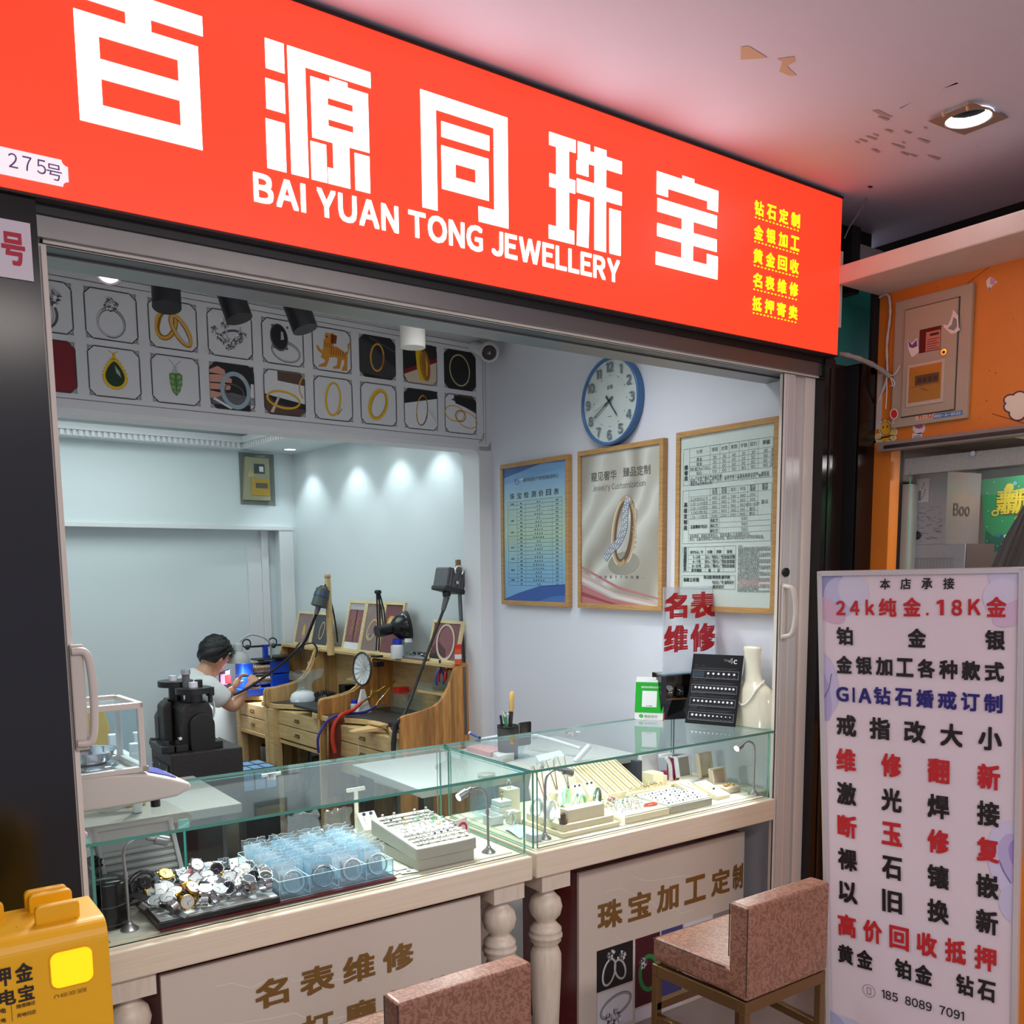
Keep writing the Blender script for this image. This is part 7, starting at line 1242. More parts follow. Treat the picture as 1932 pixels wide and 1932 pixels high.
def flat(name, label, cat, us, z0, z1, mat, bev=.001):
 ps = [at(u, v, Z=z1) for u, v in us]; t = thing(name, label, cat, (sum(p.x for p in ps)/len(ps), sum(p.y for p in ps)/len(ps), z0)); m = MB(); m.prism(mat, [(p.x, p.y) for p in ps], P((0,0,z0), VX, VY), 0, z1-z0); m.build('body', t, bev); return t
flat('pink_packet', 'pink and white packet on the desk below the glass top', 'packet', [(880,1408),(905,1403),(955,1412),(925,1420)], dz, dz+.02, M('packet_pink', (226,160,160), .5))
flat('white_pad', 'white paper pad with a roll lying on the desk', 'paper pad', [(905,1392),(960,1382),(972,1394),(955,1404)], dz, dz+.025, M('pad_white', (220,224,232), .5))
flat('paper_box', 'white paper box at the front of the desk', 'box', [(930,1420),(962,1412),(970,1420),(940,1428)], dz, dz+.03, M('paper_box_white', (214,212,210), .5))
flat('pocket_scale', 'white hand-sized pocket scale on the desk', 'pocket scale', [(1010,1425),(1058,1414),(1066,1424),(1018,1436)], dz, dz+.03, M('scale_white', (226,228,230), .3), .006)
q = at(898, 1385, Z=1.006); t = thing('blue_pen', 'blue ended pen lying on the rear edge of the right counter top', 'pen', (q.x, q.y, TZ)); m = MB(); a, b = at(888,1384,Z=TZ+.006), at(905,1392,Z=TZ+.006); m.cyl(M('pen_navy', (40,50,110), .4), a, b, .0055); m.build('barrel', t); m = MB(); m.cyl(white, a, a+(a-b).normalized()*.008, .006); m.build('cap', t)
# folding white stand leaning on the desk
t = thing('folding_stand', 'white folding stand behind the necklace displays', 'stand', (2.2, 2.78, dz)); m = MB(); a, b = at(1085,1448,Y=2.80), at(1112,1407,Y=2.80); m.tube(white, [Vector((a.x,2.80,dz)), b], .012, 4); m.tube(white, [at(1000,1385,Y=3.1), at(1040,1395,Y=3.0), at(1095,1412,Y=2.85)], .008, 6); m.cyl(white, Vector((at(1000,1385,Y=3.1).x,3.1,dz)), at(1000,1385,Y=3.1), .008); m.build('frame', t)
# ---- workshop: three jeweller's benches along the right wall (room frame a,b,z)
pine = grain('bench_pine', (206,170,112), (190,150,92), .45, (10,10,1.2), 5, .4, staves=(0,.032)); pineL = grain('bench_pine_pale', (208,182,130), (192,162,108), .5, (9,1,9), 6, .4); acac = grain('bench_acacia', (206,152,84), (178,120,58), .45, (10,10,1.2), 5, .4, staves=(0,.026))
mat_d = M('bench_top_dark', (58,54,50), .5, bump=.2, bscale=60, var=.3, vscale=20); brs = M('drawer_brass', (150,128,80), .3, .8); pedge = M('panel_edge', (222,186,130), .5)
RT = lambda b: P(rm(0, b, 0), RX, VZ)       # plane at depth b: x = a, y = z ; normal faces the viewer
prof1 = [(-.495,.02),(-.495,.815),(-.488,.838),(-.47,.845),(-.417,.851),(-.334,.863),(-.278,.877),(-.24,.90),(-.21,.935),(-.185,.972),(-.16,1.032),(-.147,1.062),(-.119,1.083),(.012,1.085),(.012,.02)]
def side(mb, b, mat, prof, th=.022): mb.prism(mat, prof, RT(b), -th, 0)
def abox(mb, mat, a0, a1, b0, b1, z0, z1): return rbox(mb, mat, a0, a1, b0, b1, z0, z1)
shortp = [(-.515,.74),(-.515,.815),(-.508,.838),(-.49,.845),(-.417,.851),(-.334,.863),(-.278,.877),(-.24,.90),(-.21,.935),(-.185,.972),(-.16,1.032),(-.147,1.062),(-.119,1.083),(.012,1.085),(.012,.5),(-.46,.5),(-.46,.66)]
def bench(label, b0, b1, mat, full, ndraw):
 t = thing('jeweller_bench', label, 'workbench', rm(-.25, (b0+b1)/2), 'jeweller benches along the wall'); e = b1-.022
 m = MB(); side(m, b0, mat, prof1 if full else shortp); m.build('side_panel', t, .003); m = MB(); side(m, e, mat, shortp if full else prof1); m.build('side_panel', t, .003)
 bb0, bb1 = b0+.022, e; mid = (bb0+bb1)/2; w_ = (bb1-bb0); cut = [(-.50, bb1)]+[(-.50+.13*math.cos(PI*(i/12-.5))**1.2 if 0 < i < 12 else -.50, bb1-.06-(w_-.12)*i/12) for i in range(13)]+[(-.50, bb0)]
 poly_ = cut+[(.01, bb0),(.01, bb1)]; TP = P(rm(0,0,0), RX, RY)
 m = MB(); m.prism(pineL, poly_, TP, .722, .752); m.build('table_top', t, .003); m = MB(); m.prism(mat_d, [(a*.98 if a < 0 else a, b) for a, b in poly_], TP, .752, .756); m.build('work_mat', t)
 m = MB(); abox(m, pineL, -.16, .01, bb0, bb1, 1.068, 1.086); abox(m, pineL, -.006, .01, bb0, bb1, .756, 1.068); m.build('back_shelf', t, .002)
 m = MB(); abox(m, pineL, -.13, -.006, bb0, bb0+w_*.45, .90, .914); m.build('inner_shelf', t, .002)
 if full:
  m = MB(); abox(m, pineL, -.465, -.0, bb0, bb1, .50, .52); m.build('apron', t)
 for k in range(ndraw):
  z1 = .712-.093*k; a_f = -.47 if full else -.49; d = MB(); abox(d, pineL, a_f, -.02, bb0+.004, bb1-.004, z1-.088, z1); dr = d.build('drawer', t, .003)
  h_ = MB(); p = rm(a_f, mid, z1-.045); q_ = .022; h_.tube(brs, smooth([p-RY*q_, p-RY*q_-RX*.014, p-RX*.017, p+RY*q_-RX*.014, p+RY*q_], 3), .0028, 6); abox(h_, brs, a_f-.002, a_f, mid-.03, mid+.03, z1-.056, z1-.034); h_.build('handle', dr)
 if not full:
  for b in (b0, e-.03): m = MB(); abox(m, pineL, -.50, -.44, b, b+.05, 0, .72); m.build('leg', t, .003); m = MB(); abox(m, pineL, -.06, -.0, b, b+.05, 0, .72); m.build('leg', t, .003)
  m = MB(); abox(m, pineL, -.495, -.0, bb0, bb1, .505, .53); m.build('apron', t, .002)
 return t
bench('nearest jeweller bench with golden stave side panel beside the pillar', .12, .985, acac, True, 3); mbench = bench('middle jeweller bench with two brass handled drawers and a tall square leg', 1.0, 1.685, pine, True, 2); bench('far jeweller bench where the man in the white T-shirt works', 1.70, 2.20, pine, False, 2)
# square front leg of the middle bench
m = MB(); abox(m, pineL, -.515, -.45, 1.60, 1.66, 0, .72); m.build('leg', mbench, .003)
# ruler hung on the near panel
t = thing('steel_ruler', 'long steel ruler hanging on the near bench side panel', 'ruler', rm(-.075, .118, .76)); s = RT(.1185); q0, q1 = lab(atb(876, 1258, .118)), lab(atb(879, 1395, .118)); m = MB(); m.prism(M('ruler_steel', (120,122,126), .35, .7), [(q1[0]-.007,.70),(q1[0]+.010,.70),(q0[0]+.009,q0[2]),(q0[0]-.008,q0[2])], s, -.0002, .002); m.build('blade', t)
m = MB()
for k in range(60): z = .71+k*.0055; m.rect(blk, s, q1[0]-.002, q1[0]+(.004 if k % 5 else .007), z, z+.0012, .0028)
m.build('marks', t)
# flex-shaft motor, near: post, motor, sheath
gm = M('motor_grey', (96,98,102), .45, .3, bump=.3, bscale=160); gmd = M('motor_dark', (46,48,52), .5); shb = M('sheath_black', (20,20,20), .45); pst = grain('post_wood', (150,110,66), (120,84,48), .55, (8,8,1), 6, .4); pip = M('pipe_grey', (130,130,132), .35, .8)
b_ = .215
def ab(u, v, b=b_): return atb(u, v, b)
t = thing('motor_post', 'wood topped metal post behind the near bench that carries the motor', 'post', rm(-.03, b_+.03, 1.086)); m = MB(); base_p = ab(874, 1252); top_p = ab(864, 1056); base_p.z = 1.0865; mid_p = base_p.lerp(top_p, .75)
m.cyl(pip, base_p, mid_p, .011, n=12); m.build('pipe', t); m = MB(); m.cyl(pst, mid_p, top_p, .017, .015, 4); m.build('wood_tip', t)
t = thing('flex_shaft_motor', 'ribbed grey hanging motor with long black flex shaft over the near bench', 'flex shaft motor', ab(852, 1095))
mt, mb_ = ab(852, 1074), ab(845, 1116); d = (mt-mb_).normalized(); sx_ = RX-d*RX.dot(d); sx_.normalize(); sy_ = d.cross(sx_); SM = P(mb_, sx_, d)
m = MB(); L_ = (mt-mb_).length; m.prism(gm, rrect(-.062,.062,0,L_,.012), SM, -.06, .06); m.prism(gmd, rrect(-.068,.068,-.004,.022,.008), SM, -.064, .064)
for x in (-.04,-.02,.02,.04): m.prism(gm, [(x-.006,.02),(x+.006,.02),(x+.006,L_-.01),(x-.006,L_-.01)], SM, .06, .067)
m.build('housing', t, .003); m = MB(); m.tube(chrome, arcpts(SM(.0,L_-.01,.07), .026, -40, 220, 14, sx_, d), .006, 6); m.cyl(chrome, SM(0,.05,.06), SM(0,.05,.074), .009); m.build('hook', t)
m = MB(); c0 = SM(-.01, -.003, 0); c1 = ab(843, 1125); c2_ = ab(836, 1152); m.cyl(gmd, c0, c1, .022, n=14); m.cyl(gm, c1, c2_, .018, .012, 14); m.build('collar', t)
m = MB(); m.tube(shb, smooth([c2_, ab(820,1195), ab(800,1250), ab(780,1305), ab(762,1350,.18), ab(752,1375,.14)], 6), .0085, 8); m.build('flex_shaft', t); m = MB(); h0 = ab(756,1358,.13); m.tube(gmd, [h0, rm(-.50, .16, .80), rm(-.51,.17,.70), rm(-.51,.18,.55)], [.011,.014,.014,.008], 8); m.build('handpiece', t)
m = MB(); m.tube(shb, smooth([SM(.064, L_*.75, .0), ab(878,1105,.17), ab(884,1150,.155), ab(889,1200,.155), ab(894,1250,.155)], 6), .005, 7); m.build('power_cable', t)
# far motor
b2 = 1.12
t = thing('motor_post', 'rough wooden post of the motor between middle and far bench', 'post', rm(-.3, b2, 1.0)); m = MB(); p0_, p1_ = ab(624,1218,b2), ab(618,1088,b2); p0_.z = 1.0865; m.cyl(pineL, p0_, p1_, .022, .018, 6); m.sphere(M('tape_tan', (176,140,108), .7), p1_, .02, 10, 8); m.build('stick', t)
t = thing('flex_shaft_motor', 'small dark round hanging motor with flex shaft leading to the seated man', 'flex shaft motor', ab(606, 1128, b2)); mt, mb_ = ab(610, 1112, b2), ab(601, 1144, b2); d = (mt-mb_).normalized(); gdk = M('motor_green_grey', (66,74,74), .45)
m = MB(); m.cyl(gdk, mb_, mt, .047, .042, 20); m.cyl(gmd, mt, mt+d*.02, .036, .02, 16); m.cyl(M('motor_band', (52,70,96), .4), mb_.lerp(mt,.55), mb_.lerp(mt,.78), .0475, .0455, 20); m.build('housing', t, .002); m = MB(); m.cyl(gm, mb_, ab(596,1160,b2), .017, .012, 12); m.build('collar', t)
m = MB(); m.tube(shb, smooth([ab(596,1160,b2), ab(586,1185,1.2), ab(574,1212,1.3), ab(552,1235,1.45), ab(525,1258,1.6), ab(495,1280,1.75), ab(462,1301,1.76), ab(440,1311,1.78)], 6), .009, 8); m.build('flex_shaft', t); m = MB(); m.tube(shb, smooth([mt+d*.015, ab(614,1104,b2), ab(620,1098,b2)], 4), .006, 6); m.tube(shb, smooth([ab(620,1120,b2), ab(628,1150,b2), ab(634,1185,b2), ab(637,1212,b2)], 5), .005, 6); m.build('power_cable', t)
# framed prints leaning on the shelves
lpine = grain('frame_pale_pine', (222,206,160), (208,188,138), .5, (1,1,8), 8, .4); mauve, mauve_d, taup, slate = M('photo_mauve', (130,84,88), .5, var=.3, vscale=30), M('photo_plum', (84,50,54), .5), M('photo_taupe', (138,118,114), .5, var=.25, vscale=25), M('photo_slate', (66,70,78), .5)
def leaner(label, b0, b1, z0, h_, paint, grp):   # leaning against the wall: bottom at a=-.12, top nearer the wall
 w_ = b1-b0; t = thing('framed_photo', label, 'framed photo', rm(-.12, (b0+b1)/2, z0), grp); S = P(rm(-.125, b1, z0), -RY, VZ+RX*.24); f = .017; m = MB()
 for a0, a1, c0, c1 in ((0,w_,0,f),(0,w_,h_-f,h_),(0,f,f,h_-f),(w_-f,w_,f,h_-f)): m.prism(lpine, [(a0,c0),(a1,c0),(a1,c1),(a0,c1)], S, -.018, 0)
 m.build('frame', t, .001); m = MB(); s = P(S(f,f,-.006), S.X, S.Y); m.rect(mauve, s, 0, w_-2*f, 0, h_-2*f, -.002); paint(m, s, w_-2*f, h_-2*f); m.build('print', t); return t
def lp_earr(m, s, w, h): m.rect(gwhite, s, 0, w, 0, h*.14, 0); m.rect(M('photo_pale', (176,172,176), .5), s, 0, w, h*.86, h, 0); [m.line(gold_p, s, (w*x, h*y), (w*x+.03, h*y+.045), .004, .001) for x in (.3,.62) for y in (.3,.42,.55)]; m.rect(mauve_d, s, w*.48, w*.52, h*.14, h*.86, .0005)
def lp_ring(m, s, w, h): m.rect(taup, s, 0, w, 0, h, 0); m.ering(gold_p, s, w*.5, h*.45, .05, .075, .012, -.5, .001); m.ering(cream_p, s, w*.5, h*.45, .046, .07, .004, -.5, .0012); gem(m, s, w*.38, h*.3, .018, 61)
def lp_sph(m, s, w, h): [m.line(mauve_d, s, (w*i/9, 0), (w*i/9, h), .003, .0005) for i in range(1, 9)]; m.disc(gold_p, s, w*.42, h*.62, .045, off=.001); m.disc(cream_p, s, w*.38, h*.66, .018, off=.0014)
def lp_loop(m, s, w, h): m.poly(mauve_d, [(0,0),(w*.6,0),(w*.55,h*.28),(w*.2,h*.5),(0,h*.2)], s, .0004); m.poly(M('photo_black', (40,34,36), .5), [(0,0),(w*.45,0),(w*.4,h*.2),(0,h*.1)], s, .0006); m.ering(cream_p, s, w*.52, h*.48, .085, .105, .012, .35, .001, w2=.016)
def lp_pend(m, s, w, h): m.rect(taup, s, 0, w, 0, h, 0); m.poly(gold_p, [(w*.45,h*.25),(w*.55,h*.25),(w*.6,h*.5),(w*.5,h*.68),(w*.4,h*.5)], s, .001); m.ering(cream_p, s, w*.5, h*.3, .02, .03, .004, off=.0012)
def lp_band(m, s, w, h): m.rect(slate, s, 0, w, 0, h, 0); m.ering(gold_p, s, w*.52, h*.48, .032, .062, .008, -.2, .001); m.ering(cream_p, s, w*.52, h*.48, .03, .06, .004, -.2, .0012)
leaner('pale frame with a looped cord photo leaning on the near bench shelf', .14, .42, 1.087, .235, lp_loop, None)
leaner('pale frame with earring photo, leftmost of three over the middle bench', 1.17, 1.385, 1.087, .325, lp_earr, 'three frames over the middle bench'); leaner('pale frame with ring photo, middle one of three over the middle bench', .955, 1.168, 1.087, .325, lp_ring, 'three frames over the middle bench'); leaner('pale frame with gold ball photo, right one of three behind the black lamp', .735, .953, 1.087, .325, lp_sph, 'three frames over the middle bench')
leaner('pale frame with pendant photo on the far bench shelf', 1.82, 2.06, 1.087, .235, lp_pend, 'two frames over the far bench'); leaner('pale frame with a single band photo on the far bench shelf', 1.57, 1.818, 1.087, .235, lp_band, 'two frames over the far bench')
# black swing-arm lamp clamped to the middle shelf
t = thing('desk_lamp', 'black swing-arm desk lamp clamped between near and middle bench', 'lamp', ab(713,1245,.80)); bl = .80; lb_ = M('lamp_black', (18,18,20), .25)
m = MB(); q = ab(714,1240,bl); abox(m, lb_, lab(q)[0]-.025, lab(q)[0]+.025, bl-.02, bl+.02, 1.03, 1.062); abox(m, lb_, lab(q)[0]-.035, lab(q)[0]+.015, bl-.03, bl+.03, 1.0865, 1.098); m.build('clamp', t, .002)
m = MB()
for k in (-.008, .008): m.tube(lb_, [ab(712,1228,bl)+RX*k, ab(715,1180,bl)+RX*k, ab(713,1116,bl)+RX*k], .005, 6); m.tube(lb_, [ab(713,1116,bl)+RX*k, ab(722,1150,bl)+RX*k, ab(725,1180,bl-.05)+RX*k], .005, 6)
m.cyl(lb_, ab(713,1117,bl)-RY*.02, ab(713,1117,bl)+RY*.02, .012); m.build('arm', t)
sp_ = ab(716,1192,bl-.08); tip = ab(768,1180,bl-.10); d = (tip-sp_).normalized(); d = (d-RY*.25).normalized(); TT_ = Matrix.Translation(ab(740,1186,bl-.1)) @ d.to_track_quat('Z','Y').to_matrix().to_4x4()
m = MB(); m.cyl(lb_, ab(711,1192,bl-.1), ab(740,1186,bl-.1), .035, .033, 20); m.lathe(lb_, [(.032,-.005),(.05,.01),(.072,.035),(.084,.07),(.088,.10),(.085,.10),(.07,.04),(.03,.0)], (0,0,0), 32, TT_, caps=False); m.build('shade', t)
# bottles, tray and odds on the shelves
def sh(u, v, z=1.0865, b=None): p = at(u, v, Z=z) if b is None else ab(u, v, b); return p
def bottle(label, u, b, z, h_, r, body, cap, ch=.03):
 a_ = lab(ab(u, 1200, b))[0]; p = rm(a_, b, z); t = thing('bottle', label, 'bottle', p); m = MB(); m.lathe(body, [(r*.96,0),(r,.004),(r,h_*.72),(r*.9,h_*.8),(r*.5,h_*.86),(r*.45,h_)], p, 20); m.build('body', t); m = MB(); m.cyl(cap, p+VZ*(h_*.86), p+VZ*(h_*.86+ch), r*.75, r*.7, 18); m.build('cap', t); return t
bcl = M('cap_blue', (24,50,190), .4); wpl = M('bottle_white', (220,224,226), .35)
bottle('white bottle with blue cap standing on the near bench shelf', 749, .66, 1.0865, .095, .038, wpl, bcl); bottle('small clear bottle with blue cap inside the middle bench', 665, .93, .757, .06, .024, M('bottle_clear', (190,196,200), .2), bcl, .02)
bottle('clear bottle behind the white bottle on the near bench shelf', 770, .60, 1.0865, .11, .03, acry, wpl, .02)
p = rm(-.085, .52, 1.0865); t = thing('parts_tray', 'grey plastic tray full of steel bits on the near bench shelf', 'tray', p); m = MB(); m.hexa(M('tray_grey', (150,152,164), .45), [rm(-.14,.40,1.087),rm(-.03,.40,1.087),rm(-.03,.62,1.087),rm(-.14,.62,1.087)], [rm(-.15,.385,1.102),rm(-.02,.385,1.102),rm(-.02,.635,1.102),rm(-.15,.635,1.102)]); m.build('tray', t, .002)
t = thing('steel_bits', 'loose heap of dark steel bits in the grey parts tray', 'steel bits', rm(-.085,.51,1.1025), None); t['kind'] = 'stuff'; m = MB(); rn = random.Random(8)
for i in range(46): q = rm(-.085+rn.uniform(-.05,.05), .51+rn.uniform(-.1,.1), 1.106+rn.uniform(0,.016)); m.cyl((ssd, blk, ss)[i % 3], q, q+Vector((rn.uniform(-.02,.02), rn.uniform(-.02,.02), rn.uniform(-.004,.012))), .004, n=6)
m.build('bits', t)
t = thing('glue_stick', 'orange red capped tube standing right of the leaning frame', 'tube', rm(-.12,.135,1.0865)); p = rm(-.115,.128,1.0865); m = MB(); m.cyl(M('tube_orange', (220,90,40), .4), p, p+VZ*.085, .019, n=18); m.build('body', t); m = MB(); m.cyl(M('tube_red', (210,44,24), .4), p+VZ*.085, p+VZ*.108, .0195, n=18); m.cyl(white, p+VZ*.03, p+VZ*.055, .0194, n=18); m.build('cap', t)
for i, (b, lb) in enumerate(((.22,'clear plastic bag lying on the near bench shelf at the right end'),)):
 t = thing('plastic_bag', lb, 'bag', rm(-.06, b-.06, 1.0865)); m = MB(); n = 7; rn = random.Random(30+i); g = [[rm(-.10+.02*rn.random(), .13+.10*x/n, 1.088+.06*y/n*(1-.5*abs(x/n-.5))) for x in range(n+1)] for y in range(n+1)]; m.add([p for r_ in g for p in r_], [(y*(n+1)+x, y*(n+1)+x+1, (y+1)*(n+1)+x+1, (y+1)*(n+1)+x) for x in range(n) for y in range(n)], bagm, True); m.build('film', t)
# pliers standing in a clear box inside the near bench
t = thing('tool_box', 'clear plastic box on the inner shelf of the near bench', 'tool box', rm(-.09,.27,.915)); m = MB(); m.prism(acry, [(-.125,.915),(-.02,.915),(-.02,.96),(-.125,.96)], RT(.36), -.18, 0); m.build('box', t)
def pliers(label, u0, v0, u1, v1, b, colr):
 p, q = ab(u0, v0, b), ab(u1, v1, b); t = thing('pliers', label, 'pliers', q, 'pliers in the near bench'); m = MB(); d = (q-p); c_ = p+d*.35; m.tube(ssd, [p+RX*.004, c_-RX*.004], [.004,.008], 6); m.tube(ssd, [p-RX*.004, c_+RX*.004], [.004,.008], 6); m.cyl(ss, c_-RY*.008, c_+RY*.008, .010, n=12); m.build('jaws', t)
 for s_ in (-1, 1): m = MB(); m.tube(colr, smooth([c_, c_+d*.2+RX*s_*.022, c_+d*.45+RX*s_*.026, q+RX*s_*.02], 4), .0065, 8); m.build('grip', t)
pliers('blue handled pliers hanging open in the near bench', 830, 1245, 830, 1292, .25, M('grip_blue', (40,60,160), .4)); pliers('red handled pliers behind the blue ones', 838, 1248, 834, 1286, .33, M('grip_red', (190,40,40), .4)); pliers('second red handled pliers at the right in the near bench', 850, 1246, 846, 1284, .22, M('grip_red', (190,40,40), .4))
# items on the near table
def rbx(name, label, cat, a0, a1, b0, b1, z0, z1, mat, group=None, bev=.002): t = thing(name, label, cat, rm((a0+a1)/2,(b0+b1)/2,z0), group); m = MB(); abox(m, mat, a0, a1, b0, b1, z0, z1); m.build('body', t, bev); return t
t = rbx('white_case', 'white two-tier plastic case lying on the near bench table', 'case', -.36, -.22, .16, .36, .757, .79, white); m = MB(); abox(m, white, -.345, -.235, .175, .34, .79, .806); m.build('upper_tier', t, .002); m = MB(); abox(m, blk, -.362, -.36, .20, .24, .764, .772); abox(m, blk, -.362, -.36, .28, .32, .764, .772); m.build('latches', t)
rbx('black_slab', 'thin black slab under the white plastic case', 'slab', -.42, -.365, .14, .42, .757, .762, blk)
t = thing('white_bowl', 'small white domed bowl on the near bench table', 'bowl', rm(-.17,.22,.757)); m = MB(); p = rm(-.17,.20,.757); m.sphere(white, p+VZ*.02, .04, 18, 10, sz=.8); m.build('dome', t)
t = thing('white_plate', 'white disc leaning inside the near bench by the panel', 'disc', rm(-.10,.16,.757)); m = MB(); TT_ = Matrix.Translation(rm(-.12,.175,.82)) @ Matrix.Rotation(RA,4,'Z') @ Matrix.Rotation(R(70),4,'X'); m.lathe(white, [(.07,-.004),(.07,.004),(0,.006)], (0,0,0), 30, TT_); m.build('disc', t)
rbx('clear_box', 'clear plastic drawer box at the back of the near bench', 'box', -.13, -.02, .62, .80, .757, .87, acry)
# bench pin and little tag on the near bench
t = thing('bench_pin', 'pale wooden bench pin clamped to the near bench edge', 'bench pin', rm(-.45,.42,.757)); m = MB(); m.hexa(pedge, [rm(-.60,.43,.728),rm(-.60,.47,.728),rm(-.44,.50,.728),rm(-.44,.38,.728)], [rm(-.60,.43,.738),rm(-.60,.47,.738),rm(-.44,.50,.752),rm(-.44,.38,.752)]); abox(m, pedge, -.47, -.42, .36, .50, .757, .768); m.build('wedge', t, .002)
m = MB(); p = rm(-.56,.45,.728); m.tube(M('cord_white', (210,206,196), .6), [p, p-VZ*.05, p-VZ*.12+RX*.005], .0015, 5); m.build('cord', t)
t = thing('gas_torch', 'brass double tube torch with red and blue hoses across the near bench', 'torch', rm(-.3,.75,.80)); tb = .80; bras = M('torch_brass', (196,160,70), .25, .9)
tor = [ab(682,1325,tb), ab(706,1310,tb), ab(728,1294,tb), ab(746,1285,tb)]; m = MB(); m.tube(bras, tor, [.007,.006,.006,.005], 8); m.tube(bras, [ab(702,1308,tb), ab(722,1300,tb), ab(742,1288,tb)], .004, 6); m.cyl(bras, ab(700,1312,tb), ab(702,1302,tb), .008); m.build('body', t)
m = MB(); m.tube(M('hose_red', (200,52,32), .45), smooth([tor[0], ab(665,1340,tb), ab(642,1350,tb-.05), ab(630,1368,.74), ab(627,1395,.74), ab(632,1420,.74)], 6), .011, 8); m.build('red_hose', t)
t = thing('gas_torch', 'small second torch with a blue hose beside the brass one', 'torch', rm(-.3,.78,.80)); m = MB(); m.tube(chrome, [ab(724,1312,tb), ab(715,1322,tb)], .006, 8); m.tube(bras, [ab(715,1322,tb), ab(709,1332,tb)], .005, 8); m.tube(bras, [ab(724,1312,tb), ab(736,1297,tb)], .003, 6); m.build('body', t); m = MB(); m.tube(M('hose_blue', (40,44,140), .45), smooth([ab(709,1332,tb), ab(690,1343,tb), ab(660,1347,tb), ab(630,1352,tb-.06), ab(612,1368,.76), ab(600,1392,.76), ab(601,1420,.78)], 6), .0075, 8); m.build('blue_hose', t)
# brown apron hanging between near and middle bench
t = thing('leather_apron', 'brown cloth apron hanging at the left end of the near bench', 'apron', rm(-.50,.86,.4)); m = MB(); n = 10; S = RT(.80); g = []
for j in range(n+1):
 for i in range(n+1):
  k = j/n; w0 = .045+.055*(1-k); a = -.545+(-w0*.3 if 0 else 0)+w0*2*(i/n)-.02*(1-k); g.append(S(a, .30+.47*k, .012*math.sin(i*1.9+k*2)))
m.add(g, [(j*(n+1)+i, j*(n+1)+i+1, (j+1)*(n+1)+i+1, (j+1)*(n+1)+i) for j in range(n) for i in range(n)], M('apron_brown', (106,52,36), .8), True); o = m.build('cloth', t); so = o.modifiers.new('thick', 'SOLIDIFY'); so.thickness = .004
# middle bench: reflector, bur block, paper stacks, box, bag of powder
t = thing('round_reflector', 'round white pleated reflector on a stand inside the middle bench', 'reflector', rm(-.12,.88,.757)); cR = ab(683,1262,.86); TT_ = Matrix.Translation(cR) @ ((EYE-cR).normalized()*.55-RX*.55+RY*.45).to_track_quat('Z','Y').to_matrix().to_4x4(); m = MB(); m.torus(gmd, (0,0,0), .096, .006, TT_, 40, 8); m.build('rim', t); m = MB(); m.lathe(M('reflector_white', (226,230,228), .35), [(.095,0),(.06,-.012),(.0,-.02)], (0,0,0), 40, TT_, caps=False)
for k in range(14): a_ = 2*PI*k/14; m.tube(M('reflector_fold', (190,196,194), .4), [TT_ @ Vector((0,0,-.016)), TT_ @ Vector((.09*math.cos(a_), .09*math.sin(a_), .0))], .0022, 4)
m.build('dish', t); m = MB(); bz = rm(lab(cR)[0], .86, .757); m.hexa(M('reflector_white', (226,230,228), .35), [bz+RX*-.045+RY*-.02, bz+RX*.045+RY*-.02, bz+RX*.045+RY*.02, bz+RX*-.045+RY*.02], [bz+RX*-.012+RY*-.006+VZ*.14, bz+RX*.012+RY*-.006+VZ*.14, bz+RX*.012+RY*.006+VZ*.14, bz+RX*-.012+RY*.006+VZ*.14]); m.build('foot', t, .003)
t = thing('bur_block', 'black round block bristling with bur tips on the middle bench', 'bur block', rm(-.33,1.26,.757)); c_ = at(612,1308,Z=.80); cl = lab(c_); p = rm(cl[0], cl[1], .757); m = MB(); m.lathe(blk, [(.075,0),(.075,.012),(.06,.03),(.04,.042),(0,.05)], p, 24); m.build('base', t); m = MB(); rn = random.Random(2)
for k in range(38): a_, r_ = rn.uniform(0, 6.28), .065*math.sqrt(rn.random()); q = p+Vector((r_*math.cos(a_), r_*math.sin(a_), .045-.4*r_)); m.cyl(gmd, q, q+Vector((.15*math.cos(a_)*r_, .15*math.sin(a_)*r_, .028)), .005, .002, 6)
m.build('burs', t)
for i in range(4): rbx('paper_stack', 'stack of grey sandpaper sheets in the middle bench, %s' % ('lowest','second from below','third from below','topmost')[i], 'sandpaper', -.19+.008*i, -.06+.006*i, .96+.01*i, 1.16+.01*i, .757+.0245*i, .78+.0245*i, M('sandpaper_%s' % 'ab'[i % 2], ((150,132,104),(128,118,124))[i % 2], .8), 'sandpaper stacks')
rbx('pink_cloth', 'pink paper with a red sachet on the inner shelf of the middle bench', 'paper', -.135, -.03, 1.03, 1.24, .915, .925, M('paper_pink', (206,150,170), .6)); t = rbx('red_sachet', 'red sachet lying on the pink paper in the middle bench', 'sachet', -.12, -.04, 1.06, 1.13, .9255, .945, M('sachet_bright_red', (200,30,30), .5))
rbx('orange_box', 'small orange red box beside the reflector', 'box', -.11, -.03, .745, .80, .86, .90, M('tube_red', (210,44,24), .4));
rbx('steel_tray', 'dark steel tray with filings at the front of the middle bench', 'tray', -.48, -.30, 1.04, 1.36, .757, .772, gmd)
t = thing('powder_bag', 'clear bag of white powder standing on the middle bench', 'bag', rm(-.42,1.45,.757)); cl = lab(ab(572,1312,1.56)); p = rm(cl[0], 1.56, .757); m = MB(); m.lathe(M('powder_white', (226,232,236), .6), [(.085,0),(.088,.02),(.075,.05),(.05,.065),(0,.07)], p, 20, sy=.7); m.build('powder', t); m = MB(); rn = random.Random(6); n = 10; g = []
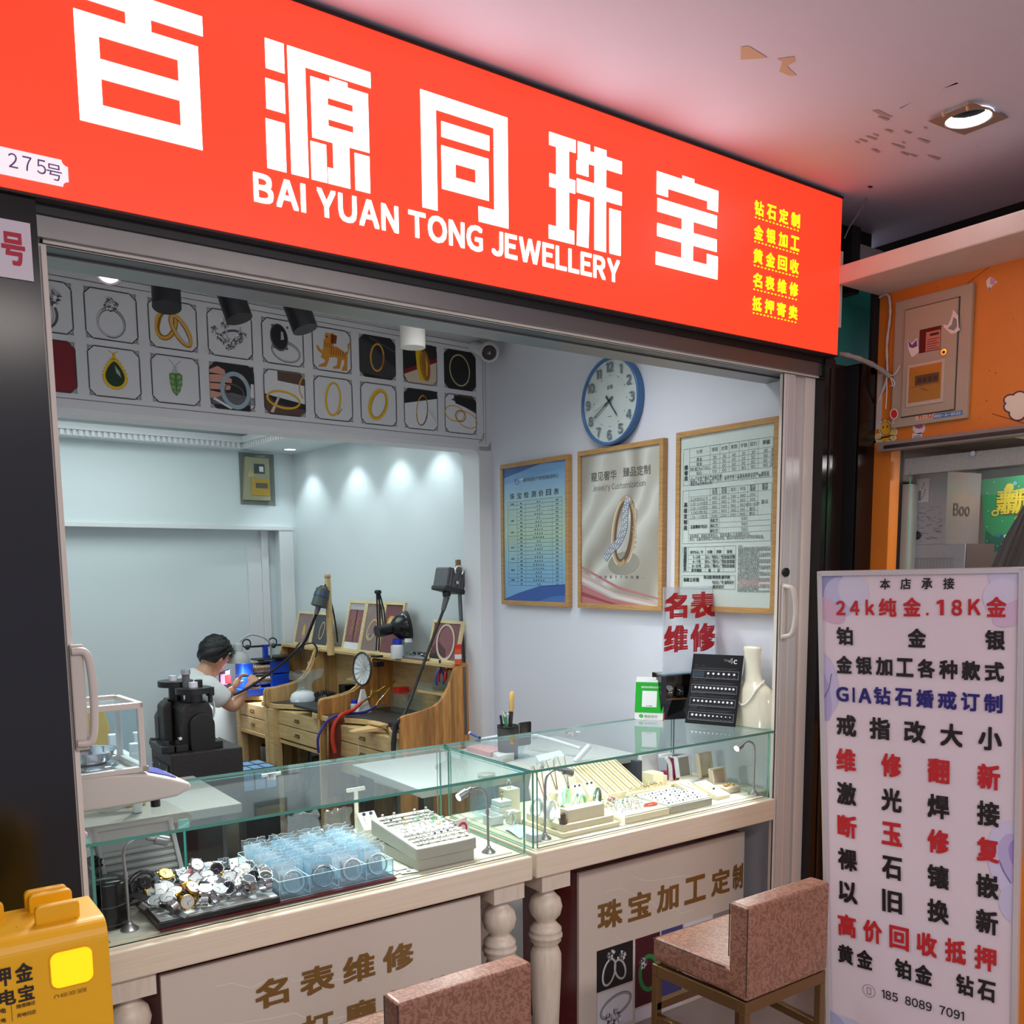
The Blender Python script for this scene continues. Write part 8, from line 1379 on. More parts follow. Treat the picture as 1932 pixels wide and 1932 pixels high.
for j in range(n+1):
 for i in range(n*2):
  a_ = 2*PI*i/(2*n); k = j/n; r_ = (.09-.045*math.sin(k*2.6)*(k < .75)+.05*max(0, k-.55))*rn.uniform(.94,1.06); g.append(p+RX*(r_*math.cos(a_)*(1 if k < .6 else 1.1)+.03*k)+RY*(r_*math.sin(a_)*(.8-.55*k))+VZ*(.003+.19*k+.014*math.sin(i*1.3)*k))
m.add(g, [(j*2*n+i, j*2*n+(i+1) % (2*n), (j+1)*2*n+(i+1) % (2*n), (j+1)*2*n+i) for j in range(n) for i in range(2*n)], bagm, True); m.build('film', t)
# small tools hanging at the far shelf
t = thing('plier_rack', 'dark pliers hanging from the far bench shelf edge', 'pliers', rm(-.16,1.52,1.08)); m = MB()
for u, du in ((574, -2), (590, 8), (566, -8)): m.tube(gmd, smooth([ab(u,1212,1.5), ab(u+du,1224,1.5), ab(u+du*.6,1240,1.5)], 5), .006, 6);
m.tube(gmd, smooth([ab(566,1228,1.5), ab(575,1216,1.5), ab(592,1213,1.5)], 5), .005, 6); m.build('handles', t)
rbx('roll_tape', 'beige roll box standing in the far bench', 'box', -.13, -.03, 1.72, 1.84, .915, .98, M('tape_beige', (200,190,164), .6)); rbx('dark_box', 'small dark box on the inner shelf between middle and far bench', 'box', -.12, -.04, 1.36, 1.44, .757, .86, blk)
# rolling mill: blue, with two ribbed rollers and star handles
mb2 = M('mill_blue', (24,70,190), .35); rol = M('roller_steel', (180,168,150), .2, .95, bump=.0); t = thing('rolling_mill', 'blue hand rolling mill with two ribbed steel rollers on the far bench', 'rolling mill', rm(-.33,1.98,.757))
u0 = lambda u, v, b: ab(u, v, b)
PL, PR = lab(atb(455,1260,2.08)), lab(atb(542,1260,2.08)); aL, aR = PL[0], PR[0]; b0, b1 = 2.05, 2.18; z0, z1 = .80, lab(atb(500,1249,2.05))[2]; zm = (z0+z1)/2
m = MB(); abox(m, mb2, aL-.03, aR, b0-.03, b1+.03, .757, z0+.004); m.build('base', t, .003)
for nm, a0, a1 in (('left_cheek', aL, aL+.07), ('right_cheek', aR-.135, aR)):
 m = MB(); abox(m, mb2, a0, a1, b0, b1, z0+.004, zm-.004); abox(m, mb2, a0, a1, b0, b1, zm+.004, z1); m.build(nm, t, .004)
for zc in ((z0+zm)/2+.004, (zm+z1)/2):
 m = MB(); q0, q1 = rm(aL+.07, (b0+b1)/2-.02, zc), rm(aR-.135, (b0+b1)/2-.02, zc); r_ = (z1-z0)*.21; m.cyl(rol, q0, q1, r_, n=28); N_ = 12
 for i in range(N_): p = q0.lerp(q1, (i+.5)/N_); m.torus(rol, (0,0,0), r_*.995, .0045, Matrix.Translation(p) @ Matrix.Rotation(RA,4,'Z') @ Matrix.Rotation(PI/2,4,'Y'), 28, 6)
 m.build('roller', t)
m = MB(); abox(m, gmd, aL+.10, aR, b0-.01, b0+.10, z1+.012, z1+.022); abox(m, gmd, aR-.12, aR+.02, b0-.03, b0+.12, z1+.024, z1+.034); abox(m, gmd, aL+.13, aL+.16, b0+.02, b0+.05, z1, z1+.012); abox(m, gmd, aR-.08, aR-.05, b0+.02, b0+.05, z1, z1+.024); abox(m, mb2, aL+.17, aL+.20, b0+.03, b0+.06, z1+.02, z1+.115); abox(m, gmd, aL+.05, aL+.30, b0+.035, b0+.055, z1+.10, z1+.113)
for a_ in (aL+.05, aL+.24): m.torus(gmd, (0,0,0), .028, .005, Matrix.Translation(rm(a_, b0+.04, z1+.13)) @ Matrix.Rotation(PI/2,4,'X'), 20, 6); m.sphere(gmd, rm(a_, b0+.03, z1+.105), .018, 10, 8)
m.build('gear_head', t)
# task lamp over the man's hands
t = thing('desk_lamp', 'grey bell shaped task lamp lit over the hands of the seated man', 'lamp', rm(-.66,2.02,.757)); bL = 2.02; top_ = ab(448,1213,bL); bot_ = ab(450,1250,bL); lg = M('lamp_grey', (176,178,176), .4); hh = (top_-bot_).length
m = MB(); m.lathe(lg, [(.078,0),(.074,.02),(.06,.055),(.036,.07),(.033,.078),(.032,hh*.9),(.024,hh),(0,hh+.004)], bot_, 30, caps=False); m.build('shade', t); m = MB(); m.cyl(lamp_e, bot_+VZ*.012, bot_+VZ*.016, .066, n=26); m.build('bulb', t); m = MB(); m.tube(lg, smooth([top_, top_+RX*.10+VZ*.05, top_+RX*.22+VZ*.0, rm(lab(top_)[0]+.26, bL+.05, 1.0), rm(lab(top_)[0]+.26, bL+.05, .76)], 6), .007, 8); m.lathe(lg, [(.05,0),(.05,.01),(.02,.02),(0,.02)], rm(lab(top_)[0]+.26, bL+.05, .757), 20); m.build('stand', t)
light('task_lamp', 'SPOT', bot_-VZ*.01, 14, (.97,.98,1), .05, look=bot_-VZ, spot=130, blend=.5)
t = thing('snack_packet', 'black, red and pink packet standing in front of the mans face', 'packet', rm(-.72,2.08,.757)); p = ab(428,1292,2.08); S = P(rm(lab(p)[0]-.05, 2.06, .757), RX, VZ); m = MB(); m.prism(M('packet_night', (26,22,40), .4), [(0,0),(.075,0),(.075,.19),(0,.17)], S, -.03, 0); m.build('bag', t, .004); m = MB(); m.rect(M('packet_rose', (206,130,170), .4), S, 0, .045, .09, .16, .001); m.rect(M('packet_red', (206,40,50), .4), S, .03, .07, .095, .15, .0014); m.rect(gwhite, S, .035, .065, .155, .18, .001); m.text(gwhite, 'AC', S, .01, .03, .03, .0014, .02); m.build('print', t)
# black hydraulic press on its box
spk = M('press_speckled', (30,27,26), .4, bump=.5, bscale=260, var=.5, vscale=200); spk2 = M('press_black', (20,20,22), .35)
X0, X1, Yf, Yb, BZ_ = 1.035, 1.33, 3.83, 4.13, .86
t = thing('press_cabinet', 'speckled black steel cabinet carrying the press, behind the left counter', 'machine cabinet', ((X0+X1)/2, 3.98, 0)); m = MB(); m.box(spk, X0, X1, Yf, Yb, .0, BZ_); m.build('body', t, .004); s = P((X0,Yb,0), -VY, VZ); m = MB(); m.prism(gmd, [(.03,.60),(.26,.60),(.26,.81),(.03,.81)], s, 0, .004); m.build('side_plate', t, .001)
m = MB()
for a, b in ((.045,.79),(.245,.79),(.145,.80),(.245,.62)): m.cyl(ss, s(a,b,.004), s(a,b,.007), .006, n=8)
m.build('screws', t); m = MB(); m.cyl(gmd, (X0-.01,4.10,BZ_+.02), (X0+.06,4.10,BZ_+.004), .016, n=10); m.build('switch', t)
pm = thing('press_machine', 'heavy black two-column press with two pulley discs on top, in front of the man', 'press', (1.16, 3.98, BZ_)); yM = 3.96
def pY(u, v, y=yM): return at(u, v, Y=y)
m = MB(); xl, xr = pY(331,1400).x, pY(398,1400).x; zt = pY(360,1322).z; S = P((0,yM-.06,0), VX, VZ)
m.prism(spk, [(xl+.004,BZ_),(xr,BZ_),(xr-.002,zt-.04),(xr-.02,zt),(xl+.03,zt),(xl+.006,zt-.03)], S, -.13, 0); m.build('front_column', pm, .012)
m = MB(); x2 = pY(314,1400).x; m.prism(spk, [(x2,BZ_),(xl+.0,BZ_),(xl+.0,zt),(x2+.02,zt),(x2,zt-.02)], P((0,yM+.02,0), VX, VZ), -.1, 0); m.build('rear_column', pm, .008)
m = MB(); c0 = pY(366,1380); S3 = P((c0.x+.01,yM-.061,c0.z), VX, VZ); m.prism(spk2, [(.052*math.cos(R(a)), .052*math.sin(R(a))+(.035 if a < 180 else -.045)) for a in range(0,360,15)], S3, 0, .03); m.cyl(chrome, S3(-.09,-.01,0), S3(-.09,-.01,.02), .007); m.build('crank_cover', pm, .004)
m = MB(); zd = pY(365,1301).z; m.cyl(spk2, (pY(362,1300).x, yM-.02, zd-.012), (pY(362,1300).x, yM-.02, zd+.012), .073, n=32); m.cyl(white, (pY(362,1300).x, yM-.02, zd+.012), (pY(362,1300).x, yM-.02, zd+.034), .019, n=16); m.cyl(spk2, (pY(362,1300).x, yM-.02, zt-.005), (pY(362,1300).x, yM-.02, zd-.01), .035, n=16); m.build('pulley', pm)
m = MB(); zd2 = zd+.022; xq = pY(343,1296).x; m.cyl(spk2, (xq, yM+.09, zd2-.012), (xq, yM+.09, zd2+.012), .072, n=32); m.cyl(white, (xq-.01, yM+.09, zd2+.012), (xq-.01, yM+.09, zd2+.034), .016, n=16); m.cyl(spk2, (xq, yM+.09, zt-.02), (xq, yM+.09, zd2-.012), .03, n=12); m.build('pulley', pm)
m = MB(); xs = pY(351,1290).x; m.cyl(gm, (xs, yM, zd+.01), (xs, yM, pY(351,1266).z), .016, n=14); m.cyl(ss, (xs, yM, pY(351,1272).z), (xs, yM, pY(351,1263).z), .019, n=12); m.cyl(spk2, (pY(375,1297).x, yM, zd), (pY(375,1297).x, yM, zd+.04), .016, n=12); m.build('spindle', pm)
m = MB(); q = pY(396,1303); m.cyl(spk2, q-VZ*.02, q+VZ*.015, .018, n=14); m.cyl(gmd, q-VZ*.05, q-VZ*.02, .01, n=10); m.tube(M('pipe_clear', (190,192,190), .3), smooth([q-VZ*.05, pY(403,1325), pY(404,1345), pY(397,1360), pY(392,1364)], 5), .0045, 6); m.build('oiler', pm)
m = MB()
for u in (308, 330, 395): p = pY(u, 1405); m.box(spk2, p.x-.03, p.x+.03, yM-.09, yM+.09, BZ_, BZ_+.03); m.cyl(gmd, (p.x, yM-.05, BZ_+.03), (p.x, yM-.05, BZ_+.044), .012, n=8)
m.build('feet', pm, .003)
m = MB(); S4 = P((0,yM+.1,0), VX, VZ); x4 = pY(300,1390,yM+.1).x; m.prism(spk2, [(x4,BZ_),(x4+.075,BZ_),(x4+.075,BZ_+.2),(x4+.045,BZ_+.2),(x4,BZ_+.125)], S4, -.06, 0); m.build('guard', pm, .003)
t = thing('soap_disc', 'small off-white disc lying on the press cabinet', 'disc', (pY(408,1388).x, 3.98, BZ_)); m = MB(); m.sphere(M('disc_ivory', (214,206,188), .5), (pY(407,1388).x, 4.02, BZ_+.013), .03, 16, 8, sz=.42); m.build('disc', t)
# blue patterned box on the floor beside the benches, and dark bins below
t = thing('blue_box', 'black box patterned with pale blue panes under the middle bench', 'box', rm(-.72,1.2,0)); c_ = ab(482,1436,1.25); cl = lab(c_); m = MB(); abox(m, blk, cl[0]-.13, cl[0]+.10, 1.15, 1.42, 0, .45); m.build('body', t, .01); m = MB(); TT_ = P(rm(cl[0],1.28,.4502), RX, RY)
for i in range(3):
 for j in range(2): m.rect(M('pane_blue', (120,170,214), .4), TT_, -.12+.07*i, -.06+.07*i, -.12+.125*j, -.02+.125*j, .001)
s = RT(1.1495)
for i in range(3): m.rect(M('pane_blue', (120,170,214), .4), s, cl[0]-.12+.07*i, cl[0]-.06+.07*i, .33, .44, .001)
m.build('panes', t)
t = thing('black_bin', 'black tapered bin under the far bench', 'bin', rm(-.42,1.55,0)); p = rm(-.43,1.80,0); m = MB(); m.lathe(blk, [(.06,0),(.075,.45),(.07,.45),(.055,.02)], p, 20); m.build('body', t)
rbx('floor_cabinet', 'brown low box on the floor under the middle bench', 'box', -.30, -.08, 1.12, 1.5, 0, .40, M('box_brown', (58,46,40), .6))
# downlights in the workshop soffit and their scallops
for i, b in enumerate((1.98, 1.38, .88, .45)):
 p = rm(-.13, b, SO); t = thing('downlight', 'round recessed downlight in the workshop soffit, %s' % ('farthest from the beam','second from the back wall','third from the back wall','nearest to the beam')[i], 'ceiling light', p, 'workshop downlights'); m = MB(); m.lathe(white, [(.048,0),(.048,-.004),(.038,-.004),(.038,.0)], p, 28, caps=False); m.build('rim', t); m = MB(); m.cyl(lamp_e, p-VZ*.001, p+VZ*.002, .038, n=28); m.build('lens', t)
 light('soffit_spot', 'SPOT', p-VZ*.01, 9, (.84,.97,1), .03, look=p-VZ+RX*.06, spot=95, blend=.6)
# electric meter box on the workshop back wall behind a clear sheet
TB = P(rm(0, 2.258, 0), RX, VZ); c0, c1 = lab(atb(450, 853, 2.255)), lab(atb(520, 954, 2.255)); ex0, ex1, ez0, ez1 = c0[0], c1[0], c1[2], min(c0[2], SO-.002)
t = thing('meter_box', 'beige electric meter box behind a clear sheet high on the workshop back wall', 'meter box', rm((ex0+ex1)/2, 2.25, ez0)); mbg = M('meter_beige', (170,162,128), .5); m = MB(); wE, hE = ex1-ex0, ez1-ez0; S = P(TB(ex0, ez0, 0), RX, VZ)
m.prism(M('meter_dark', (120,126,120), .6), [(0,0),(wE,0),(wE,hE),(0,hE)], S, 0, .004); m.prism(mbg, [(.012,.03),(wE-.05,.03),(wE-.05,hE-.03),(.035,hE-.03)], S, .004, .035); m.build('casing', t, .003)
m = MB(); m.prism(M('meter_window', (70,76,78), .2), [(wE*.36,hE*.60),(wE*.66,hE*.60),(wE*.66,hE*.79),(wE*.36,hE*.79)], S, .035, .038); m.rect(white_p, S, wE*.50, wE*.62, hE*.64, hE*.74, .039); m.prism(M('breaker_amber', (196,154,54), .25), [(wE*.26,hE*.18),(wE*.78,hE*.18),(wE*.78,hE*.50),(wE*.26,hE*.50)], S, .035, .040); m.rect(M('breaker_grey', (100,92,70), .5), S, wE*.38, wE*.72, hE*.32, hE*.42, .0415); m.build('windows', t, .001)
m = MB(); m.poly(M('warning_yellow', (210,190,120), .5), [(wE*.16,hE*.54),(wE*.36,hE*.54),(wE*.26,hE*.66)], S, .0365); m.poly(blk, [(wE*.245,hE*.56),(wE*.275,hE*.60),(wE*.255,hE*.60),(wE*.27,hE*.64),(wE*.245,hE*.595),(wE*.262,hE*.595)], S, .037); m.build('warning_mark', t)
m = MB(); m.prism(acr, [(-.004,-.004),(wE+.004,-.004),(wE+.004,hE),(-.004,hE)], S, .045, .048); m.build('cover_sheet', t)
# ---- the seated man
def skinmesh(chains, sub=2):
 vs = []; es = []; rs_ = []
 for ch in chains:
  prev = None
  for item in ch:
   if isinstance(item, int): prev = item; continue
   p, r = item; vs.append(tuple(p)); rs_.append(r); i = len(vs)-1
   if prev is not None: es.append((prev, i))
   prev = i
 me = bpy.data.meshes.new('sk'); me.from_pydata(vs, es, []); o = bpy.data.objects.new('sk', me); C.objects.link(o)
 sm = o.modifiers.new('s', 'SKIN'); sm.use_smooth_shade = True; lay = me.skin_vertices[0].data
 for i, r in enumerate(rs_): lay[i].radius = (r, r) if not isinstance(r, tuple) else r; lay[i].use_root = (i == 0)
 q = o.modifiers.new('u', 'SUBSURF'); q.levels = sub; q.render_levels = sub
 bpy.context.view_layer.update(); ev = o.evaluated_get(bpy.context.evaluated_depsgraph_get()); m2 = bpy.data.meshes.new_from_object(ev)
 v = [tuple(x.co) for x in m2.vertices]; f = [tuple(x.vertices) for x in m2.polygons]; bpy.data.objects.remove(o); bpy.data.meshes.remove(m2); return v, f
B0 = 2.0
def hp(u, v, b=B0): return atb(u, v, b)
skn = M('skin', (198,150,122), .5, spec=.4); hair_m = M('hair_black', (12,11,12), .45, bump=.5, bscale=120); shirt_m = M('shirt_white', (214,216,214), .8, bump=.25, bscale=30); trs = M('trousers_dark', (40,42,50), .8); shoe_m = M('shoe_dark', (30,28,28), .6); lipm = M('lips', (170,96,88), .5)
man = thing('person', 'person with short black hair in a white T-shirt bent over handwork at the far bench', 'person', rm(-1.0, B0, 0))
hc = hp(404, 1236, 2.0)                      # head centre
fd = (RX*.80+RY*.30-VZ*.42).normalized(); ud = (VZ-fd*VZ.dot(fd)).normalized(); sd = fd.cross(ud)     # face, up, side (towards viewer if negative)
pel = Vector((hc.x-.20, hc.y+.0, .62));
neck = hp(392, 1262); chest = hp(368, 1300); lum = Vector((pel.x+.01, pel.y, .78))
side_ = RY*-1.0                              # towards the viewer
shN, shF = hp(372, 1290, 2.0)+side_*.17, hp(372, 1288, 2.0)-side_*.17
elN = at(441, 1337, pl=(rm(0, 1.80), RY)); haN = hp(463, 1302, 1.80);
elF = shF+RX*.22-VZ*.17; haF = hp(442, 1298, 1.92)
chains = [
 [(pel, .13), (lum, .125), (chest-RX*.02, (.15, .13)), (chest.lerp(neck, .6), .10), (neck, .058), (hc-ud*.05-fd*.02, .06)],
]
v1, f1 = skinmesh(chains)
def joint(chs): return skinmesh(chs)
bm_ = MB()
bm_.add(v1, f1, skn, True)
def limb(pts):
 v, f = skinmesh([pts]); bm_.add(v, f, skn, True)
limb([(chest+side_*.06+VZ*.02, .07), (shN, .062), (shN.lerp(elN, .5), .05), (elN, .043), (elN.lerp(haN, .35), .043), (elN.lerp(haN, .8), .03), (haN, .026)])
limb([(chest-side_*.06+VZ*.02, .07), (shF, .062), (shF.lerp(elF, .5), .05), (elF, .043), (elF.lerp(haF, .35), .042), (elF.lerp(haF, .8), .03), (haF, .026)])
for s_ in (-1, 1):
 hip = pel+side_*(.09*s_); kn = hip+RY*.10+RX*.13-VZ*.20; an = kn-VZ*.32-RX*.06; limb([(hip, .09), (hip.lerp(kn, .5), .078), (kn, .06), (kn.lerp(an, .35), .056), (an, .036), (an+RX*.09-VZ*.05, .032), (an+RX*.16-VZ*.06, .024)])
# hands: palm and five fingers each, closing on the work
def handmesh(w_, dirv_, nrm, spread, thumb_side):
 dirv_ = dirv_.normalized(); nrm = nrm.normalized(); lat = dirv_.cross(nrm).normalized()
 v, f = skinmesh([[(w_, .024), (w_+dirv_*.04, (.034, .016)), (w_+dirv_*.082, (.038, .014))]]); bm_.add(v, f, skn, True)
 for k, (off, L) in enumerate(((-.028,.064),(-.009,.074),(.010,.070),(.028,.054))):
  b = w_+dirv_*.075+lat*off; c1 = .35+.1*k; p1 = b+(dirv_*math.cos(.25)-nrm*math.sin(.25)+lat*off*spread).normalized()*L*.45; p2 = p1+(dirv_*math.cos(c1+.4)-nrm*math.sin(c1+.4))*L*.32; p3 = p2+(dirv_*math.cos(c1+.9)-nrm*math.sin(c1+.9))*L*.26
  v, f = skinmesh([[(b-dirv_*.012, .0095), (b, .0095), (p1, .0088), (p2, .0078), (p3, .0066)]], 1); bm_.add(v, f, skn, True)
 b = w_+dirv_*.03+lat*thumb_side*.028; p1 = b+(dirv_*.6+lat*thumb_side*.7-nrm*.3).normalized()*.04; p2 = p1+(dirv_*.9+lat*thumb_side*.1-nrm*.4).normalized()*.03
 v, f = skinmesh([[(b-lat*thumb_side*.01, .012), (b, .0115), (p1, .0098), (p2, .0078)]], 1); bm_.add(v, f, skn, True)
handmesh(haN, (hp(484,1272,1.80)-haN), (VZ*.6-RX*.3-RY*.55), 5, 1); handmesh(haF, (hp(455,1272,1.92)-haF), (VZ*.6-RX*.5+RY*.4), 5, -1)
# head: skull, jaw, nose, lips, ears
HM = Matrix((( fd.x, sd.x, ud.x, hc.x), (fd.y, sd.y, ud.y, hc.y), (fd.z, sd.z, ud.z, hc.z), (0,0,0,1)))
bm_.sphere(skn, (0,0,.012), .092, 26, 18, HM, sx=1.05, sy=.84, sz=1.08); bm_.sphere(skn, (.028,0,-.058), .058, 20, 14, HM, sx=1.0, sy=.86, sz=1.05); bm_.sphere(skn, (.058,0,-.098), .024, 14, 10, HM, sy=1.1)
bm_.sphere(skn, (.098,0,-.028), .015, 12, 8, HM, sx=1.1, sy=.85, sz=1.4); bm_.sphere(skn, (.088,0,.0), .012, 10, 8, HM, sz=2); bm_.sphere(skn, (.084,0,-.068), .014, 12, 8, HM, sy=1.6, sz=.7)
for s_ in (-1, 1): bm_.sphere(skn, (-.008, s_*.080, -.022), .024, 14, 10, HM, sx=.75, sy=.4, sz=1.35); bm_.sphere(skn, (.075, s_*.034, .018), .016, 10, 8, HM, sy=1.5, sz=.6)
bd_ = bm_.build('body', man); rm_ = bd_.modifiers.new('union', 'REMESH'); rm_.mode = 'VOXEL'; rm_.voxel_size = .0055; rm_.use_smooth_shade = True; sm_ = bd_.modifiers.new('soft', 'SMOOTH'); sm_.iterations = 4; sm_.factor = .5
m = MB()
for s_ in (-1, 1): m.sphere(white, (.083, s_*.033, .0), .0095, 10, 8, HM, sy=1.3, sz=.8); m.sphere(hair_m, (.0905, s_*.033, -.001), .0046, 8, 6, HM); m.tube(hair_m, [HM @ Vector((.088, s_*.018, .026)), HM @ Vector((.087, s_*.034, .031)), HM @ Vector((.078, s_*.05, .026))], .0034, 5)
m.tube(lipm, [HM @ Vector((.087, -.02, -.068)), HM @ Vector((.098, 0, -.068)), HM @ Vector((.087, .02, -.068))], .004, 6); m.build('face_details', man)
m = MB(); n, mm_ = 30, 16; rn = random.Random(12); g = []
for j in range(mm_+1):
 for i in range(n):
  a_ = 2*PI*i/n; front = math.cos(a_); low = (-.66 if front < -.3 else -.35 if front < .25 else .10+.28*front)     # hairline: nape low, forehead high
  lat_ = PI/2-(PI/2-math.asin(max(-.95, low)))*j/mm_; r_ = .106+.006*math.sin(i*5.1+j*1.7)+.007*rn.random()+.006*(front > .3)*(j < mm_*.9)
  g.append(HM @ Vector((r_*1.05*math.cos(lat_)*math.cos(a_), r_*.86*math.cos(lat_)*math.sin(a_), .014+r_*1.10*math.sin(lat_))))
fcs = [(j*n+i, j*n+(i+1) % n, (j+1)*n+(i+1) % n, (j+1)*n+i) for j in range(mm_) for i in range(n)]; m.add(g, fcs, hair_m, True)
for k in range(60):
 a_ = rn.uniform(0, 6.28); e_ = rn.uniform(.1, 1.3); p = Vector((.108*1.05*math.cos(e_)*math.cos(a_), .108*.86*math.cos(e_)*math.sin(a_), .014+.108*1.1*math.sin(e_))); t_ = Vector((.03, rn.uniform(-.02,.02), rn.uniform(-.012,.01))); m.tube(hair_m, [HM @ p, HM @ (p*1.03+t_*.5), HM @ (p*1.02+t_)], [.0035,.0028,.001], 4)
m.build('hair', man)
# T-shirt: torso shell with two short sleeves
sh_ = MB(); v, f = skinmesh([[(pel-VZ*.02, .142), (lum, .138), (chest-RX*.02, (.160, .140)), (chest.lerp(neck, .55), .115), (chest.lerp(neck, .80), .074)]]); sh_.add(v, f, shirt_m, True)
for sp0, el in ((shN, elN), (shF, elF)): v, f = skinmesh([[(chest.lerp(sp0, .35)+VZ*.02, .085), (sp0, .082), (sp0.lerp(el, .5), .076), (sp0.lerp(el, .74), .079)]]); sh_.add(v, f, shirt_m, True)
so_ = sh_.build('shirt', man); r2_ = so_.modifiers.new('union', 'REMESH'); r2_.mode = 'VOXEL'; r2_.voxel_size = .008; r2_.use_smooth_shade = True; s2_ = so_.modifiers.new('soft', 'SMOOTH'); s2_.iterations = 3
tx_ = bpy.data.textures.new('folds', 'CLOUDS'); tx_.noise_scale = .09; dm = so_.modifiers.new('folds', 'DISPLACE'); dm.texture = tx_; dm.strength = .014; dm.mid_level = .5
tr_ = MB(); v, f = skinmesh([[(pel+VZ*.03, .150), (pel-VZ*.02, .150)]]); tr_.add(v, f, trs, True)
for s_ in (-1, 1): hip = pel+side_*(.09*s_); kn = hip+RY*.10+RX*.13-VZ*.20; an = kn-VZ*.32-RX*.06; v, f = skinmesh([[(hip, .104), (hip.lerp(kn, .5), .092), (kn, .074), (kn.lerp(an, .4), .070), (kn.lerp(an, .9), .060)]]); tr_.add(v, f, trs, True)
o_ = tr_.build('trousers', man); r3_ = o_.modifiers.new('union', 'REMESH'); r3_.mode = 'VOXEL'; r3_.voxel_size = .010; r3_.use_smooth_shade = True
for s_ in (-1, 1): hip = pel+side_*(.09*s_); an = hip+RY*.10+RX*.07-VZ*.52; m = MB(); v, f = skinmesh([[(an-RX*.03-VZ*.05, .042), (an+RX*.07-VZ*.06, .044), (an+RX*.17-VZ*.07, .034)]]); m.add(v, f, shoe_m, True); m.build('shoe', man)
t = thing('work_stool', 'round work stool under the seated man', 'stool', (pel.x, pel.y, 0)); m = MB(); m.cyl(blk, (pel.x,pel.y,.425), (pel.x,pel.y,.465), .15, n=28); m.build('seat', t, .01); m = MB(); m.cyl(steel_d, (pel.x,pel.y,.04), (pel.x,pel.y,.425), .025); m.build('column', t)
for k in range(5): a_ = 2*PI*k/5; m = MB(); m.tube(steel_d, [(pel.x,pel.y,.06),(pel.x+.2*math.cos(a_),pel.y+.2*math.sin(a_),.03),(pel.x+.23*math.cos(a_),pel.y+.23*math.sin(a_),.015)], .015, 6); m.build('leg', t)
# ---- the neighbouring shop on the right
W3 = P((3.2, 0, 0), -VY, VZ); mg_ = M('meter_cabinet_taupe', (176,160,138), .42); am = M('amber_window', (176,122,50), .12, spec=.6)
my0, my1, mz0, mz1 = 2.055, 1.769, 2.095, 2.54
t = thing('meter_cabinet', 'taupe electric meter cabinet with amber window on the orange wall', 'meter cabinet', (3.19, 1.91, mz0)); S = P((3.2, my0, mz0), -VY, VZ); w_, h_ = my0-my1, mz1-mz0
m = MB(); m.prism(mg_, [(0,0),(w_,0),(w_,h_),(0,h_)], S, 0, .018); m.build('frame', t, .003)
m = MB(); m.prism(mg_, [(.045,.035),(w_-.045,.035),(w_-.045,h_-.04),(.045,h_-.04)], S, .018, .026); m.frame(M('cabinet_gap', (70,60,50), .7), S, .041, w_-.041, .031, h_-.036, .0035, .0186); d_ = m.build('door', t, .0015)
m = MB(); m.prism(M('meter_glass_dark', (40,28,30), .12), [(.105,.245),(.185,.245),(.185,.325),(.105,.325)], S, .026, .027); m.rect(M('meter_pink', (196,120,100), .4), S, .13, .184, .247, .312, .0274); m.rect(blk, S, .145, .178, .296, .305, .028)
for k in range(5): m.rect(M('meter_ink', (110,50,46), .5), S, .135, .18-.008*(k % 2), .252+.008*k, .2545+.008*k, .028)
m.build('meter_window', d_)
m = MB(); m.prism(M('cabinet_light', (196,180,158), .4), [(.065,.065),(.205,.065),(.205,.21),(.065,.21)], S, .026, .030); m.prism(am, [(.075,.078),(.195,.078),(.195,.20),(.075,.20)], S, .029, .0315); m.rect(M('breaker_brown', (92,68,40), .5), S, .098, .188, .135, .168, .032)
for k in range(4): m.rect(M('breaker_switch', (60,44,30), .5), S, .108+.02*k, .122+.02*k, .142, .158, .0325)
m.rect(M('amber_line', (140,104,50), .4), S, .08, .19, .13, .132, .0325); m.line(blk, S, (.122,.122), (.152,.11), .0012, .033); m.build('breaker_window', d_)
m = MB(); m.cyl(chrome, S(.20,.232,.026), S(.20,.232,.030), .011, n=20); m.cyl(blk, S(.20,.232,.030), S(.20,.232,.0305), .005, n=12); m.build('lock', d_)
m = MB(); m.rect(M('label_blue', (70,130,180), .4), S, .165, w_-.014, .012, .028, .0186); m.text(white_p, 'RRD-A-8032', S, .168, .0155, .012, .0192, .01, width=.098); m.rect(M('label_paper', (226,196,160), .6), S, .098, .175, .016, .034, .0184); m.text(kr, '11-12', S, .108, .020, .014, .019, .01, width=.055); m.line(kr, S, (.105,.0185), (.165,.0195), .0012, .019); m.build('labels', t)
def sticker(label, cat, pts_layers, name='wall_sticker'):
 t = thing(name, label, cat, (3.196, -pts_layers[0][1][0][0], pts_layers[0][1][0][1])); m = MB()
 for i, (mt, pts) in enumerate(pts_layers): m.prism(mt, pts, P((3.1995,0,0), -VY, VZ), 0, .0006+.0003*i) if i == 0 else m.poly(mt, pts, P((3.1995,0,0), -VY, VZ), .0006+.0003*i)
 m.build('print', t); return t
def ws(u, v): p = at(u, v, X=3.2); return (-p.y, p.z)
def wsc(u, v): p = at(u, v, X=3.172); return (-p.y, p.z)
def ell(u, v, ru, rv, n=20, k=ws): return [k(u+ru*math.cos(2*PI*i/n), v-rv*math.sin(2*PI*i/n)) for i in range(n)]
stw, stp, stl, sty, stbr = M('sticker_white', (232,224,214), .4), M('sticker_violet', (110,64,140), .4), M('sticker_lilac', (214,150,190), .4), M('sticker_yellow', (232,176,50), .4), M('sticker_brown', (96,50,30), .4)
